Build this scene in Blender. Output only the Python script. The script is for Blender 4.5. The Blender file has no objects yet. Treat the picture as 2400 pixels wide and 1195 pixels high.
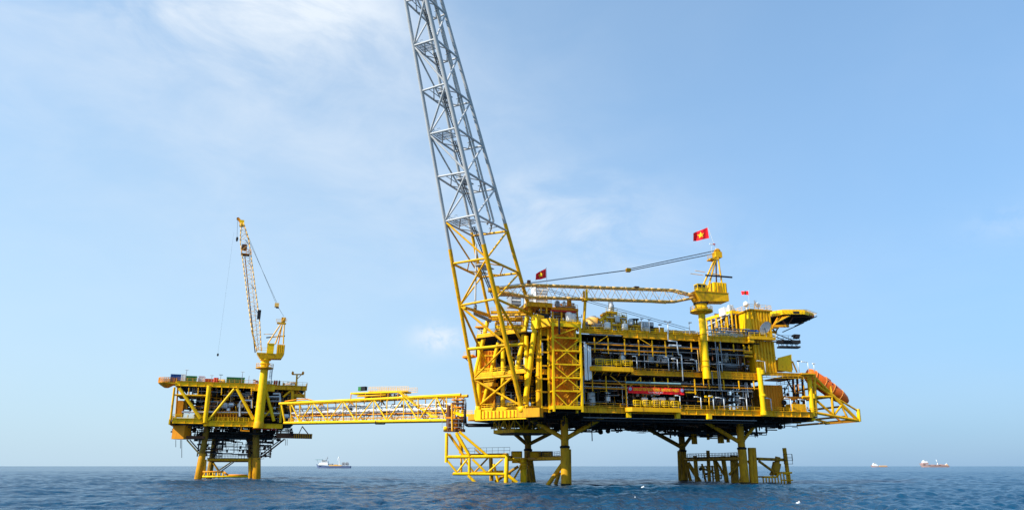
import bpy, bmesh, math, random
from mathutils import Vector, Matrix, noise as mnoise
V = Vector
SC = bpy.context.scene
COL = SC.collection
R = math.radians

# ------------------------------------------------------------------ camera
F_PX = 1610.0
PITCH = math.atan(494.0 / F_PX)
CAM_Z = 5.0
cam_d = bpy.data.cameras.new("camera")
cam = bpy.data.objects.new("camera", cam_d)
COL.objects.link(cam)
cam.location = (0, 0, CAM_Z)
cam.rotation_euler = (math.pi / 2 + PITCH, 0, 0)
cam_d.sensor_width = 36
cam_d.lens = 36 * F_PX / 2400
cam_d.clip_start = 0.5
cam_d.clip_end = 60000
SC.camera = cam

# ------------------------------------------------------------------ world, sun, exposure
SUN_DIR = V((-0.80, -0.49, 0.0)).normalized()
SUN_EL = R(39)
world = bpy.data.worlds.new("World")
SC.world = world
world.use_nodes = True
wn = world.node_tree.nodes
wl = world.node_tree.links
wn.clear()
w_out = wn.new('ShaderNodeOutputWorld')
w_bg = wn.new('ShaderNodeBackground')
w_bg.inputs['Strength'].default_value = 0.15
sky = wn.new('ShaderNodeTexSky')
sky.sky_type = 'NISHITA'
sky.sun_disc = False
sky.sun_elevation = SUN_EL
sky.sun_rotation = math.atan2(SUN_DIR.x, SUN_DIR.y)
sky.altitude = 0
sky.air_density = 0.8
sky.dust_density = 0.3
sky.ozone_density = 1.6

def wmath(op, a, b=None, c=None, clamp=False):
    n = wn.new('ShaderNodeMath'); n.operation = op; n.use_clamp = clamp
    for i, v in enumerate((a, b, c)):
        if v is None: continue
        if isinstance(v, (int, float)): n.inputs[i].default_value = v
        else: wl.new(v, n.inputs[i])
    return n.outputs[0]
tc = wn.new('ShaderNodeTexCoord')
DIRV = tc.outputs['Generated']
def wnoise(scale, detail, rough, sc=(1, 1, 1), off=(0, 0, 0), dist=0.0):
    mp = wn.new('ShaderNodeMapping'); mp.inputs['Scale'].default_value = sc; mp.inputs['Location'].default_value = off
    wl.new(DIRV, mp.inputs['Vector'])
    n = wn.new('ShaderNodeTexNoise'); n.inputs['Scale'].default_value = scale
    n.inputs['Detail'].default_value = detail; n.inputs['Roughness'].default_value = rough
    n.inputs['Distortion'].default_value = dist
    wl.new(mp.outputs[0], n.inputs['Vector'])
    return n.outputs['Fac']
def wramp(x, lo, hi):
    n = wn.new('ShaderNodeMapRange'); n.interpolation_type = 'SMOOTHSTEP'
    n.inputs['From Min'].default_value = lo; n.inputs['From Max'].default_value = hi
    wl.new(x, n.inputs['Value'])
    return n.outputs[0]
def wdir(px, py):
    xc = (px - 1200) / F_PX; yc = (597.5 - py) / F_PX
    return V((xc, math.cos(PITCH) - yc * math.sin(PITCH), math.sin(PITCH) + yc * math.cos(PITCH))).normalized()
def wblob(px, py, sx, sz, rot=0.0):
    """soft elliptical region of the sky round one direction (a real cloud's place)"""
    d = wdir(px, py)
    rt = V((d.y, -d.x, 0)).normalized(); up = rt.cross(d)
    c, s = math.cos(rot), math.sin(rot)
    ax = (rt * c + up * s) / sx; az = (up * c - rt * s) / sz
    outs = []
    for a in (ax, az):
        n = wn.new('ShaderNodeVectorMath'); n.operation = 'DOT_PRODUCT'
        wl.new(DIRV, n.inputs[0]); n.inputs[1].default_value = a
        outs.append(wmath('SUBTRACT', n.outputs['Value'], d.dot(a)))
    r2 = wmath('ADD', wmath('MULTIPLY', outs[0], outs[0]), wmath('MULTIPLY', outs[1], outs[1]))
    return wmath('POWER', 2.718, wmath('MULTIPLY', r2, -1.0))

cirrus = wramp(wnoise(2.6, 8, 0.62, (1.0, 1.0, 2.4), (3.1, 0.4, 1.2), 0.4), 0.30, 0.72)
wisps = wramp(wnoise(7.0, 7, 0.6, (1.0, 1.0, 2.0), (1.1, 4.4, 0.2), 0.5), 0.32, 0.75)
mask = wblob(590, 10, 0.19, 0.075, 0.10)
mask2 = wblob(520, 170, 0.46, 0.24, -0.3)
mask3 = wblob(1330, 520, 0.20, 0.07, -0.25)
m4 = wblob(1028, 793, 0.036, 0.019, 0.0)
m5 = wblob(2390, 520, 0.05, 0.02, 0.0)
clouds = wmath('MULTIPLY', wmath('ADD', mask, wmath('MULTIPLY', mask2, 0.40)), wmath('ADD', wmath('MULTIPLY', cirrus, 0.75), wmath('MULTIPLY', wisps, 0.6)))
clouds = wmath('ADD', clouds, wmath('MULTIPLY', wmath('MULTIPLY', mask3, wisps), 0.5))
puffn = wramp(wnoise(26, 6, 0.62, (1, 1, 1.3), (0.3, 2.2, 5.0), 0.3), 0.30, 0.60)
clouds = wmath('ADD', clouds, wmath('MULTIPLY', wmath('MULTIPLY', m4, puffn), 0.85))
clouds = wmath('ADD', clouds, wmath('MULTIPLY', wmath('MULTIPLY', m5, puffn), 0.2))
veil = wmath('MULTIPLY', wramp(wnoise(1.6, 5, 0.55, (1, 1, 2.0), (7.3, 1.4, 2.2), 0.4), 0.42, 0.75), 0.10)
clouds = wmath('ADD', clouds, veil, None, True)
mixc = wn.new('ShaderNodeMix'); mixc.data_type = 'RGBA'
wl.new(clouds, mixc.inputs[0])
tint = wn.new('ShaderNodeMix'); tint.data_type = 'RGBA'; tint.blend_type = 'MULTIPLY'
tint.inputs[0].default_value = 1.0
SKY_TINT = (1.10, 1.43, 1.52, 1)
tint.inputs[7].default_value = SKY_TINT
wl.new(sky.outputs[0], tint.inputs[6])
# thin sea haze: pale towards the horizon, brighter on the sun's side
sep = wn.new('ShaderNodeSeparateXYZ'); wl.new(DIRV, sep.inputs[0])
hz = wn.new('ShaderNodeMix'); hz.data_type = 'RGBA'
hz.inputs[6].default_value = (2.50, 3.32, 3.95, 1); hz.inputs[7].default_value = (1.38, 2.24, 3.30, 1)
wl.new(wramp(sep.outputs['X'], -0.55, 0.62), hz.inputs[0])
hf = wmath('POWER', 2.718, wmath('MULTIPLY', wmath('MAXIMUM', sep.outputs['Z'], 0.0), -1.25))
hf = wmath('MULTIPLY', hf, wmath('SUBTRACT', 1.0, wmath('MULTIPLY', wramp(sep.outputs['X'], -0.2, 0.7), 0.02)))
hzm = wn.new('ShaderNodeMix'); hzm.data_type = 'RGBA'
wl.new(hf, hzm.inputs[0]); wl.new(tint.outputs[2], hzm.inputs[6]); wl.new(hz.outputs[2], hzm.inputs[7])
hz2 = wn.new('ShaderNodeMix'); hz2.data_type = 'RGBA'; hz2.blend_type = 'MULTIPLY'; hz2.inputs[0].default_value = 1.0
wl.new(hzm.outputs[2], hz2.inputs[6]); hz2.inputs[7].default_value = (0.97, 0.97, 0.97, 1)
wl.new(hz2.outputs[2], mixc.inputs[6])
mixc.inputs[7].default_value = (3.75, 4.15, 4.60, 1)
wl.new(mixc.outputs[2], w_bg.inputs['Color'])
wl.new(w_bg.outputs[0], w_out.inputs['Surface'])

sun_d = bpy.data.lights.new("sun", 'SUN')
sun_d.energy = 5.0
sun_d.angle = R(0.53)
sun_d.color = (1.0, 0.955, 0.88)
sun = bpy.data.objects.new("sun", sun_d)
COL.objects.link(sun)
sv = V((SUN_DIR.x * math.cos(SUN_EL), SUN_DIR.y * math.cos(SUN_EL), math.sin(SUN_EL)))
sun.rotation_euler = sv.to_track_quat('Z', 'Y').to_euler()
sun.location = sv * 400

SC.view_settings.view_transform = 'Standard'
SC.view_settings.look = 'None'
SC.view_settings.exposure = 0.56
SC.view_settings.gamma = 1.0
SC.view_settings.use_curve_mapping = False

# ------------------------------------------------------------------ materials
def mat(name, col, rough=0.5, metal=0.0, var=0.12, rust=0.0, scale=0.35, bump=0.0, spec=0.5, rustcol=(0.13, 0.045, 0.015)):
    m = bpy.data.materials.new(name); m.use_nodes = True
    nt = m.node_tree; ns = nt.nodes; ls = nt.links
    b = ns['Principled BSDF']
    b.inputs['Roughness'].default_value = rough
    b.inputs['Metallic'].default_value = metal
    b.inputs['Specular IOR Level'].default_value = spec * 0.36
    geo = ns.new('ShaderNodeNewGeometry')
    n1 = ns.new('ShaderNodeTexNoise'); n1.inputs['Scale'].default_value = scale
    n1.inputs['Detail'].default_value = 6; n1.inputs['Roughness'].default_value = 0.65
    ls.new(geo.outputs['Position'], n1.inputs['Vector'])
    mx = ns.new('ShaderNodeMix'); mx.data_type = 'RGBA'
    lo = tuple(c * (1 - var * 1.6) for c in col) + (1,)
    hi = tuple(min(1, c * (1 + var)) for c in col) + (1,)
    mx.inputs[6].default_value = lo; mx.inputs[7].default_value = hi
    ls.new(n1.outputs['Fac'], mx.inputs[0])
    out = mx.outputs[2]
    if rust > 0:
        mp = ns.new('ShaderNodeMapping'); mp.inputs['Scale'].default_value = (1.4, 1.4, 0.35)
        ls.new(geo.outputs['Position'], mp.inputs['Vector'])
        n2 = ns.new('ShaderNodeTexNoise'); n2.inputs['Scale'].default_value = 0.9
        n2.inputs['Detail'].default_value = 8; n2.inputs['Roughness'].default_value = 0.7
        ls.new(mp.outputs[0], n2.inputs['Vector'])
        rp = ns.new('ShaderNodeMapRange'); rp.inputs['From Min'].default_value = 0.57 - rust * 0.12
        rp.inputs['From Max'].default_value = 0.74 - rust * 0.1
        rp.inputs['To Max'].default_value = min(1, 0.35 + rust * 0.5)
        ls.new(n2.outputs['Fac'], rp.inputs['Value'])
        m2 = ns.new('ShaderNodeMix'); m2.data_type = 'RGBA'
        ls.new(rp.outputs[0], m2.inputs[0]); ls.new(out, m2.inputs[6])
        m2.inputs[7].default_value = tuple(rustcol) + (1,)
        out = m2.outputs[2]
    ls.new(out, b.inputs['Base Color'])
    if bump > 0:
        bp = ns.new('ShaderNodeBump'); bp.inputs['Strength'].default_value = bump; bp.inputs['Distance'].default_value = 0.1
        ls.new(n1.outputs['Fac'], bp.inputs['Height']); ls.new(bp.outputs[0], b.inputs['Normal'])
    return m

M = {}
M['yellow'] = mat('yellow_paint', (0.82, 0.41, 0.003), 0.5, var=0.2, rust=0.6)
M['yellow2'] = mat('deep_yellow_paint', (0.66, 0.300, 0.005), 0.55, var=0.2, rust=0.7)
M['bright'] = mat('fresh_yellow_paint', (0.95, 0.53, 0.002), 0.5, var=0.14, rust=0.38)  # lighter yellow; on the accommodation side wall it carries the sunlight
M['orangey'] = mat('orange_yellow_cladding', (0.76, 0.27, 0.008), 0.6, var=0.15, rust=0.30)
M['weathered'] = mat('weathered_yellow_paint', (0.62, 0.31, 0.008), 0.65, var=0.22, rust=0.6)
M['splash'] = mat('splash_zone_paint', (0.50, 0.27, 0.015), 0.6, var=0.3, rust=0.9, rustcol=(0.09, 0.04, 0.015))
M['cream'] = mat('cream_paint', (0.86, 0.49, 0.12), 0.5, var=0.12, rust=0.35)
M['galv'] = mat('galvanised_steel', (0.47, 0.47, 0.46), 0.5, 0.0, var=0.22, rust=0.0)
M['silver'] = mat('silver_cladding', (0.62, 0.63, 0.64), 0.32, 0.75, var=0.12)
M['white'] = mat('white_paint', (0.78, 0.78, 0.76), 0.45, var=0.06, rust=0.10)
M['grey'] = mat('grey_paint', (0.27, 0.29, 0.31), 0.5, var=0.14, rust=0.15)
M['lgrey'] = mat('light_grey_paint', (0.58, 0.61, 0.62), 0.5, var=0.10, rust=0.12)
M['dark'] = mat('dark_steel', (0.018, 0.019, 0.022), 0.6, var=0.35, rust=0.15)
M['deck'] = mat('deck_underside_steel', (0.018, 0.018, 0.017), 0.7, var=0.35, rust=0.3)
M['bulk'] = mat('shaded_bulkhead_steel', (0.014, 0.015, 0.014), 0.7, var=0.4, rust=0.3)  # near-black, with the shade between the decks put into the colour
M['brown'] = mat('brown_primer', (0.13, 0.055, 0.03), 0.7, var=0.3, rust=0.3)
M['red'] = mat('red_paint', (0.55, 0.03, 0.02), 0.5, var=0.1)
M['flagred'] = mat('flag_cloth_red', (0.86, 0.016, 0.022), 0.8, var=0.06)
M['flagyel'] = mat('flag_cloth_yellow', (0.85, 0.60, 0.02), 0.8, var=0.05)
M['orange'] = mat('lifeboat_orange', (0.88, 0.15, 0.012), 0.38, var=0.08, rust=0.05)
M['green'] = mat('green_paint', (0.04, 0.22, 0.06), 0.5, var=0.15, rust=0.2)
M['blue'] = mat('blue_paint', (0.02, 0.08, 0.26), 0.5, var=0.15, rust=0.15)
M['teal'] = mat('teal_grey_paint', (0.22, 0.38, 0.38), 0.5, var=0.15)
M['rope'] = mat('wire_rope', (0.05, 0.055, 0.06), 0.6, 0.3, var=0.1)
M['glass'] = mat('dark_glass', (0.02, 0.03, 0.035), 0.08, var=0.02)
M['rubber'] = mat('black_rubber', (0.015, 0.015, 0.016), 0.8, var=0.2)
M['navy'] = mat('hazed_navy_hull_paint', (0.12, 0.16, 0.27), 0.5, var=0.1)  # paled: distance haze is put into the hull colour
M['redhull'] = mat('hazed_red_hull_paint', (0.42, 0.28, 0.25), 0.55, var=0.1)  # red washed out so that it carries the sea haze
M['olive'] = mat('shaded_old_ochre_paint', (0.27, 0.155, 0.012), 0.65, var=0.3, rust=0.7)  # weathered ochre, with the shade under the decks put into it
M['growth'] = mat('marine_growth', (0.035, 0.035, 0.02), 0.9, var=0.4, scale=1.5, bump=0.5)

# ------------------------------------------------------------------ pixel -> place helpers
def ray(px, py):
    xc = (px - 1200) / F_PX; yc = (597.5 - py) / F_PX
    return V((xc, math.cos(PITCH) - yc * math.sin(PITCH), math.sin(PITCH) + yc * math.cos(PITCH)))
def Q(px, py, Y):
    d = ray(px, py)
    return V((0, 0, CAM_Z)) + d * (Y / d.y)
class Frame:
    """a platform's own axes: a along its long face, d back from the face, z up"""
    def __init__(s, px, Y, phi):
        p = Q(px, 1091, Y)
        s.o = V((p.x, p.y, 0)); s.phi = R(phi)
        s.e1 = V((math.cos(s.phi), math.sin(s.phi), 0)); s.e2 = V((-math.sin(s.phi), math.cos(s.phi), 0))
        s.mat = Matrix.Translation(s.o) @ Matrix.Rotation(s.phi, 4, 'Z')
    def W(s, a, d, z): return s.o + s.e1 * a + s.e2 * d + V((0, 0, z))
    def L(s, px, py, d):
        r = ray(px, py); c = V((0, 0, CAM_Z))
        n = s.e2
        t = ((s.o + n * d) - c).dot(n) / r.dot(n)
        w = c + r * t
        return ((w - s.o).dot(s.e1), w.z)
    def P(s, px, py, d):
        a, z = s.L(px, py, d)
        return s.W(a, d, z)
    def A(s, px, py, d): return s.L(px, py, d)[0]
MF = Frame(1365, 190, 15.5)
LF = Frame(607, 285, 20)

# ------------------------------------------------------------------ object helpers
WM = {}
def reg(o, parent, mw):
    WM[o.name] = mw
    if parent is not None:
        o.parent = parent
        o.matrix_basis = WM[parent.name].inverted() @ mw
    else:
        o.matrix_basis = mw
    return o
def thing(name, label, cat, loc=(0, 0, 0), rot=0.0, group=None):
    o = bpy.data.objects.new(name, None); COL.objects.link(o)
    o.empty_display_size = 1
    o['label'] = label; o['category'] = cat
    if group: o['group'] = group
    return reg(o, None, Matrix.Translation(V(loc)) @ Matrix.Rotation(rot, 4, 'Z'))
UNIT = {}
def unit_mesh(kind, m):
    k = (kind, m.name)
    if k in UNIT: return UNIT[k]
    bm = bmesh.new()
    if kind == 'box':
        bmesh.ops.create_cube(bm, size=1)
    else:
        n = int(kind[3:])
        bmesh.ops.create_cone(bm, segments=n, radius1=1, radius2=1, depth=1, cap_ends=True)
        for f in bm.faces: f.smooth = len(f.verts) == 4
    me = bpy.data.meshes.new(kind + '_' + m.name)
    bm.to_mesh(me); bm.free(); me.materials.append(m)
    UNIT[k] = me
    return me
def axis_mat(p, q):
    p = V(p); q = V(q); d = q - p; L = d.length
    rot = d.to_track_quat('Z', 'Y').to_matrix().to_4x4()
    return Matrix.Translation((p + q) / 2) @ rot, L
def tube(name, p, q, r, m, parent, n=10):
    mw, L = axis_mat(p, q)
    o = bpy.data.objects.new(name, unit_mesh('cyl%d' % n, M[m])); COL.objects.link(o)
    return reg(o, parent, mw @ Matrix.Diagonal((r, r, L, 1)))
def bar(name, p, q, w, h, m, parent):
    """rectangular member between two points, w wide (horizontal) and h deep"""
    p = V(p); q = V(q); d = (q - p); L = d.length; x = d.normalized()
    up = V((0, 0, 1)) if abs(x.z) < 0.95 else MF.e2
    y = up.cross(x).normalized(); z = x.cross(y)
    rot = Matrix((x, y, z)).transposed().to_4x4()
    o = bpy.data.objects.new(name, unit_mesh('box', M[m])); COL.objects.link(o)
    return reg(o, parent, Matrix.Translation((p + q) / 2) @ rot @ Matrix.Diagonal((L, w, h, 1)))
def fbox(name, fr, a0, a1, d0, d1, z0, z1, m, parent):
    mw = fr.mat @ Matrix.Translation(((a0 + a1) / 2, (d0 + d1) / 2, (z0 + z1) / 2)) @ Matrix.Diagonal((abs(a1 - a0), abs(d1 - d0), abs(z1 - z0), 1))
    o = bpy.data.objects.new(name, unit_mesh('box', M[m])); COL.objects.link(o)
    return reg(o, parent, mw)
class MB:
    """collects shapes (world coordinates) and links them as ONE mesh object"""
    def __init__(s): s.v = []; s.f = []; s.mi = []; s.sm = []; s.mats = []
    def _m(s, m):
        if m not in s.mats: s.mats.append(m)
        return s.mats.index(m)
    def raw(s, vs, fs, m, smooth=False):
        b = len(s.v); s.v += [tuple(x) for x in vs]; k = s._m(m)
        for f in fs: s.f.append(tuple(b + i for i in f)); s.mi.append(k); s.sm.append(smooth)
        return s
    def box(s, fr, a0, a1, d0, d1, z0, z1, m):
        vs = [fr.W(a, d, z) for z in (z0, z1) for d in (d0, d1) for a in (a0, a1)]
        return s.raw(vs, [(0, 2, 3, 1), (4, 5, 7, 6), (0, 1, 5, 4), (2, 6, 7, 3), (0, 4, 6, 2), (1, 3, 7, 5)], m)
    def tube(s, p, q, r, m, n=6, r2=None, caps=True):
        p = V(p); q = V(q); d = (q - p)
        if d.length < 1e-5: return s
        d.normalize(); u = d.orthogonal().normalized(); w = d.cross(u)
        r2 = r if r2 is None else r2
        vs = []
        for c, rr in ((p, r), (q, r2)):
            for i in range(n):
                t = 2 * math.pi * i / n
                vs.append(c + (u * math.cos(t) + w * math.sin(t)) * rr)
        fs = [(i, (i + 1) % n, n + (i + 1) % n, n + i) for i in range(n)]
        s.raw(vs, fs, m, True)
        if caps:
            b = len(s.v) - 2 * n; k = s._m(m)
            s.f.append(tuple(b + i for i in reversed(range(n)))); s.mi.append(k); s.sm.append(False)
            s.f.append(tuple(b + n + i for i in range(n))); s.mi.append(k); s.sm.append(False)
        return s
    def path(s, pts, r, m, n=6):
        for i in range(len(pts) - 1): s.tube(pts[i], pts[i + 1], r, m, n)
        return s
    def lathe(s, c, axis, prof, m, n=14, smooth=True):
        """prof: (distance along axis, radius)"""
        c = V(c); d = V(axis).normalized(); u = d.orthogonal().normalized(); w = d.cross(u)
        vs = []; fs = []
        for (h, r) in prof:
            for i in range(n):
                t = 2 * math.pi * i / n
                vs.append(c + d * h + (u * math.cos(t) + w * math.sin(t)) * max(r, 0.001))
        for j in range(len(prof) - 1):
            for i in range(n):
                fs.append((j * n + i, j * n + (i + 1) % n, (j + 1) * n + (i + 1) % n, (j + 1) * n + i))
        fs.append(tuple(reversed(range(n)))); fs.append(tuple((len(prof) - 1) * n + i for i in range(n)))
        return s.raw(vs, fs, m, smooth)
    def prism(s, pts, z0, z1, m):
        n = len(pts)
        vs = [V((p[0], p[1], z0)) for p in pts] + [V((p[0], p[1], z1)) for p in pts]
        return s.raw(vs, [tuple(reversed(range(n))), tuple(range(n, 2 * n))] + [(i, (i + 1) % n, n + (i + 1) % n, n + i) for i in range(n)], m)
    def build(s, name, parent=None, kind=None, origin=None):
        me = bpy.data.meshes.new(name)
        o0 = V(origin) if origin is not None else (WM[parent.name].translation if parent is not None else V((0, 0, 0)))
        me.from_pydata([(x[0] - o0.x, x[1] - o0.y, x[2] - o0.z) for x in s.v], [], s.f)
        for m in s.mats: me.materials.append(M[m])
        me.polygons.foreach_set('material_index', s.mi)
        me.polygons.foreach_set('use_smooth', s.sm)
        bm = bmesh.new(); bm.from_mesh(me); bmesh.ops.recalc_face_normals(bm, faces=bm.faces)
        for e in bm.edges:
            if len(e.link_faces) == 2 and e.calc_face_angle(0) > 0.75: e.smooth = False
        bm.to_mesh(me); bm.free()
        o = bpy.data.objects.new(name, me); COL.objects.link(o)
        reg(o, parent, Matrix.Translation(o0))
        if kind: o['kind'] = kind
        return o
def lerp(a, b, t): return a + (b - a) * t
def railing(parent, pts, m='yellow', h=1.15, step=1.9, r=0.068, name='railing', rails=(1.0, 0.55)):
    b = MB()
    for i in range(len(pts) - 1):
        p, q = V(pts[i]), V(pts[i + 1]); L = (q - p).length; k = max(1, round(L / step))
        for j in range(k + (1 if i == len(pts) - 2 else 0)):
            c = p.lerp(q, j / k); b.tube(c, c + V((0, 0, h)), r, m, 4, caps=False)
        for f in rails: b.tube(p + V((0, 0, h * f)), q + V((0, 0, h * f)), r, m, 4, caps=False)
        b.tube(p + V((0, 0, 0.08)), q + V((0, 0, 0.08)), r * 1.3, m, 4, caps=False)
    return b.build(name, parent)
def panelled_railing(parent, fr, a0, a1, d, z, n, m='bright'):
    """a row of framed removable guard panels"""
    w = (a1 - a0) / n
    for i in range(n):
        b = MB(); x0 = a0 + i * w + 0.12; x1 = a0 + (i + 1) * w - 0.12
        b.path([fr.W(x0, d, z + .35), fr.W(x0, d, z + 1.75), fr.W(x1, d, z + 1.75), fr.W(x1, d, z + .35), fr.W(x0, d, z + .35)], 0.10, m, 5)
        b.tube(fr.W(x0, d, z + .85), fr.W(x1, d, z + .85), 0.075, m, 5); b.tube(fr.W(x0, d, z + 1.3), fr.W(x1, d, z + 1.3), 0.075, m, 5)
        for t in (0.22, 0.78): b.tube(fr.W(lerp(x0, x1, t), d, z - .25), fr.W(lerp(x0, x1, t), d, z + 1.75), 0.08, m, 5)
        b.build('guard_panel', parent)
def corrugated(fr, a0, a1, d0, z0, z1, m, b, axis='a', pitch=1.1, depth=0.16, thick=0.25, side=-1):
    """box-profile cladding with real ribs; axis 'a': faces the front, 'd': faces sideways"""
    n = max(1, round(abs(a1 - a0) / pitch)); w = (a1 - a0) / n
    if axis == 'a': b.box(fr, a0, a1, d0, d0 + thick, z0, z1, m)
    else: b.box(fr, d0, d0 + thick, a0, a1, z0, z1, m)
    for i in range(n):
        x0 = a0 + (i + .28) * w; x1 = a0 + (i + .72) * w
        if axis == 'a': b.box(fr, x0, x1, d0 - depth, d0 + .02, z0 + .05, z1 - .05, m)
        else: b.box(fr, d0 - depth, d0 + .02, x0, x1, z0 + .05, z1 - .05, m)
def clutter(parent, fr, a0, a1, d0, d1, z0, z1, n, seed, mats=None, big=1.0, name='pipework'):
    """dense small pipes, valves, trays and brackets nobody could count"""
    rnd = random.Random(seed); b = MB()
    mats = mats or ['dark', 'dark', 'dark', 'grey', 'bulk', 'yellow2', 'dark', 'bulk', 'brown', 'grey', 'dark', 'bulk', 'yellow', 'dark', 'silver']  # mostly near-black: the shade of the bays is painted into the pipes
    for i in range(n):
        m = rnd.choice(mats); a = rnd.uniform(a0, a1); d = rnd.uniform(d0, d1); z = rnd.uniform(z0, z1)
        r = rnd.choice((.05, .07, .09, .12, .18)) * big; k = rnd.random()
        if k < .42:
            L = rnd.uniform(2, 12); e = min(a1, a + L)
            pts = [fr.W(a, d, z), fr.W(e, d, z)]
            if rnd.random() < .6: pts.append(fr.W(e, d, max(z0, min(z1, z + rnd.uniform(-2.5, 2.5)))))
            b.path(pts, r, m, 6)
        elif k < .76:
            L = rnd.uniform(1.2, z1 - z0); zz = min(z1, z + L)
            pts = [fr.W(a, d, z), fr.W(a, d, zz)]
            if rnd.random() < .4: pts.append(fr.W(min(a1, a + rnd.uniform(.6, 3)), d, zz))
            b.path(pts, r, m, 6)
        elif k < .86:
            s = rnd.uniform(.3, .9) * big; b.box(fr, a, a + s, d, d + s, z, z + s * rnd.uniform(.5, 1.6), m)
        elif k < .93:
            s = rnd.uniform(.3, .6) * big; b.lathe(fr.W(a, d, z), fr.e2 if rnd.random() < .5 else fr.e1, [(-.1, s * .8), (-.08, s), (.08, s), (.1, s * .8)], m, 10)
        else:
            L = rnd.uniform(3, 9); b.box(fr, a, min(a1, a + L), d, d + .5, z, z + .1, m)
    return b.build(name, parent, kind='stuff')
def vessel(name, parent, c, axis, r, L, m, n=16):
    b = MB(); c = V(c); ax = V(axis).normalized()
    prof = [(-L / 2 - r * .5, .02), (-L / 2 - r * .42, r * .5), (-L / 2 - r * .22, r * .86), (-L / 2, r), (L / 2, r), (L / 2 + r * .22, r * .86), (L / 2 + r * .42, r * .5), (L / 2 + r * .5, .02)]
    b.lathe(c, ax, prof, m, n)
    for h in (-L * .3, L * .3):
        b.lathe(c, ax, [(h - .1, r * 1.03), (h + .1, r * 1.03)], m, n)
    return b.build(name, parent)
# ------------------------------------------------------------------ the sea: one sheet with real waves
import numpy as np
def build_sea():
    ys = list(np.linspace(-300, 50, 8)); y = 55.0
    while y < 700: ys.append(y); y *= 1.0058
    while y < 45000: ys.append(y); y *= 1.035
    ys = np.array(ys); nc = 1280
    k = np.linspace(-1, 1, nc)
    half = np.where(ys < 50, 260, 70 + ys * 0.84)
    X = half[:, None] * k[None, :]
    Y = np.repeat(ys[:, None], nc, 1)
    rng = np.random.RandomState(7)
    Z = np.zeros_like(X)
    cell = np.maximum(np.gradient(ys)[:, None], half[:, None] * 2 / nc)
    wl_ = np.geomspace(1.3, 46, 54)
    for L in wl_:
        th = R(-62) + rng.normal(0, 0.55); kk = 2 * math.pi / L
        ph = rng.uniform(0, 6.28); amp = 0.0150 * L ** 0.70 * (1.95 if L < 6 else 1.05) * rng.uniform(.6, 1.2) * (1.0 if L < 20 else 0.55)
        fade = np.clip((L / cell - 1.7) / 1.8, 0, 1)
        u = kk * (X * math.cos(th) + Y * math.sin(th)) + ph
        g = 0.55 + 0.45 * np.sin(X * .021 * math.cos(L) + Y * .017 * math.sin(L * 3) + L)
        Z += amp * fade * g * (np.sin(u) + 0.22 * np.cos(2 * u))
    nr = len(ys)
    co = np.stack([X, Y, Z], -1).reshape(-1, 3).astype(np.float32)
    me = bpy.data.meshes.new('sea')
    idx = np.arange(nr * nc).reshape(nr, nc)
    q = np.stack([idx[:-1, :-1], idx[:-1, 1:], idx[1:, 1:], idx[1:, :-1]], -1).reshape(-1, 4)
    nf = len(q)
    me.vertices.add(len(co)); me.vertices.foreach_set('co', co.ravel())
    me.loops.add(nf * 4); me.loops.foreach_set('vertex_index', q.ravel().astype(np.int32))
    me.polygons.add(nf); me.polygons.foreach_set('loop_start', (np.arange(nf) * 4).astype(np.int32))
    me.polygons.foreach_set('loop_total', np.full(nf, 4, np.int32))
    me.polygons.foreach_set('use_smooth', np.ones(nf, bool))
    me.update(calc_edges=True)
    m = bpy.data.materials.new('sea_water'); m.use_nodes = True
    ns = m.node_tree.nodes; ls = m.node_tree.links; b = ns['Principled BSDF']
    b.inputs['Base Color'].default_value = (0.006, 0.055, 0.115, 1)
    b.inputs['Roughness'].default_value = 0.19; b.inputs['Specular IOR Level'].default_value = 0.25
    b.inputs['IOR'].default_value = 1.333
    geo = ns.new('ShaderNodeNewGeometry')
    mp = ns.new('ShaderNodeMapping'); mp.inputs['Rotation'].default_value = (0, 0, 0.5); mp.inputs['Scale'].default_value = (1.0, 0.55, 1)
    ls.new(geo.outputs['Position'], mp.inputs['Vector'])
    prev = None
    for sc_, dist in ((0.16, 0.9), (0.7, 0.34), (2.4, 0.12)):
        n = ns.new('ShaderNodeTexNoise'); n.inputs['Scale'].default_value = sc_; n.inputs['Detail'].default_value = 4
        n.inputs['Roughness'].default_value = 0.6
        ls.new(mp.outputs[0], n.inputs['Vector'])
        bp = ns.new('ShaderNodeBump'); bp.inputs['Strength'].default_value = 1.0; bp.inputs['Distance'].default_value = dist
        ls.new(n.outputs['Fac'], bp.inputs['Height'])
        if prev: ls.new(prev.outputs[0], bp.inputs['Normal'])
        prev = bp
    ls.new(prev.outputs[0], b.inputs['Normal'])
    # wind patches: slightly different water colour where it is ruffled
    n = ns.new('ShaderNodeTexNoise'); n.inputs['Scale'].default_value = 0.03; n.inputs['Detail'].default_value = 9; n.inputs['Roughness'].default_value = 0.7
    ls.new(geo.outputs['Position'], n.inputs['Vector'])
    mx = ns.new('ShaderNodeMix'); mx.data_type = 'RGBA'
    mx.inputs[6].default_value = (0.001, 0.032, 0.074, 1); mx.inputs[7].default_value = (0.002, 0.054, 0.112, 1)
    ls.new(n.outputs['Fac'], mx.inputs[0]); ls.new(mx.outputs[2], b.inputs['Base Color'])
    me.materials.append(m)
    o = bpy.data.objects.new('sea', me); COL.objects.link(o)
    o['kind'] = 'structure'; o['label'] = 'blue rippled sea reaching the horizon'
build_sea()

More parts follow.
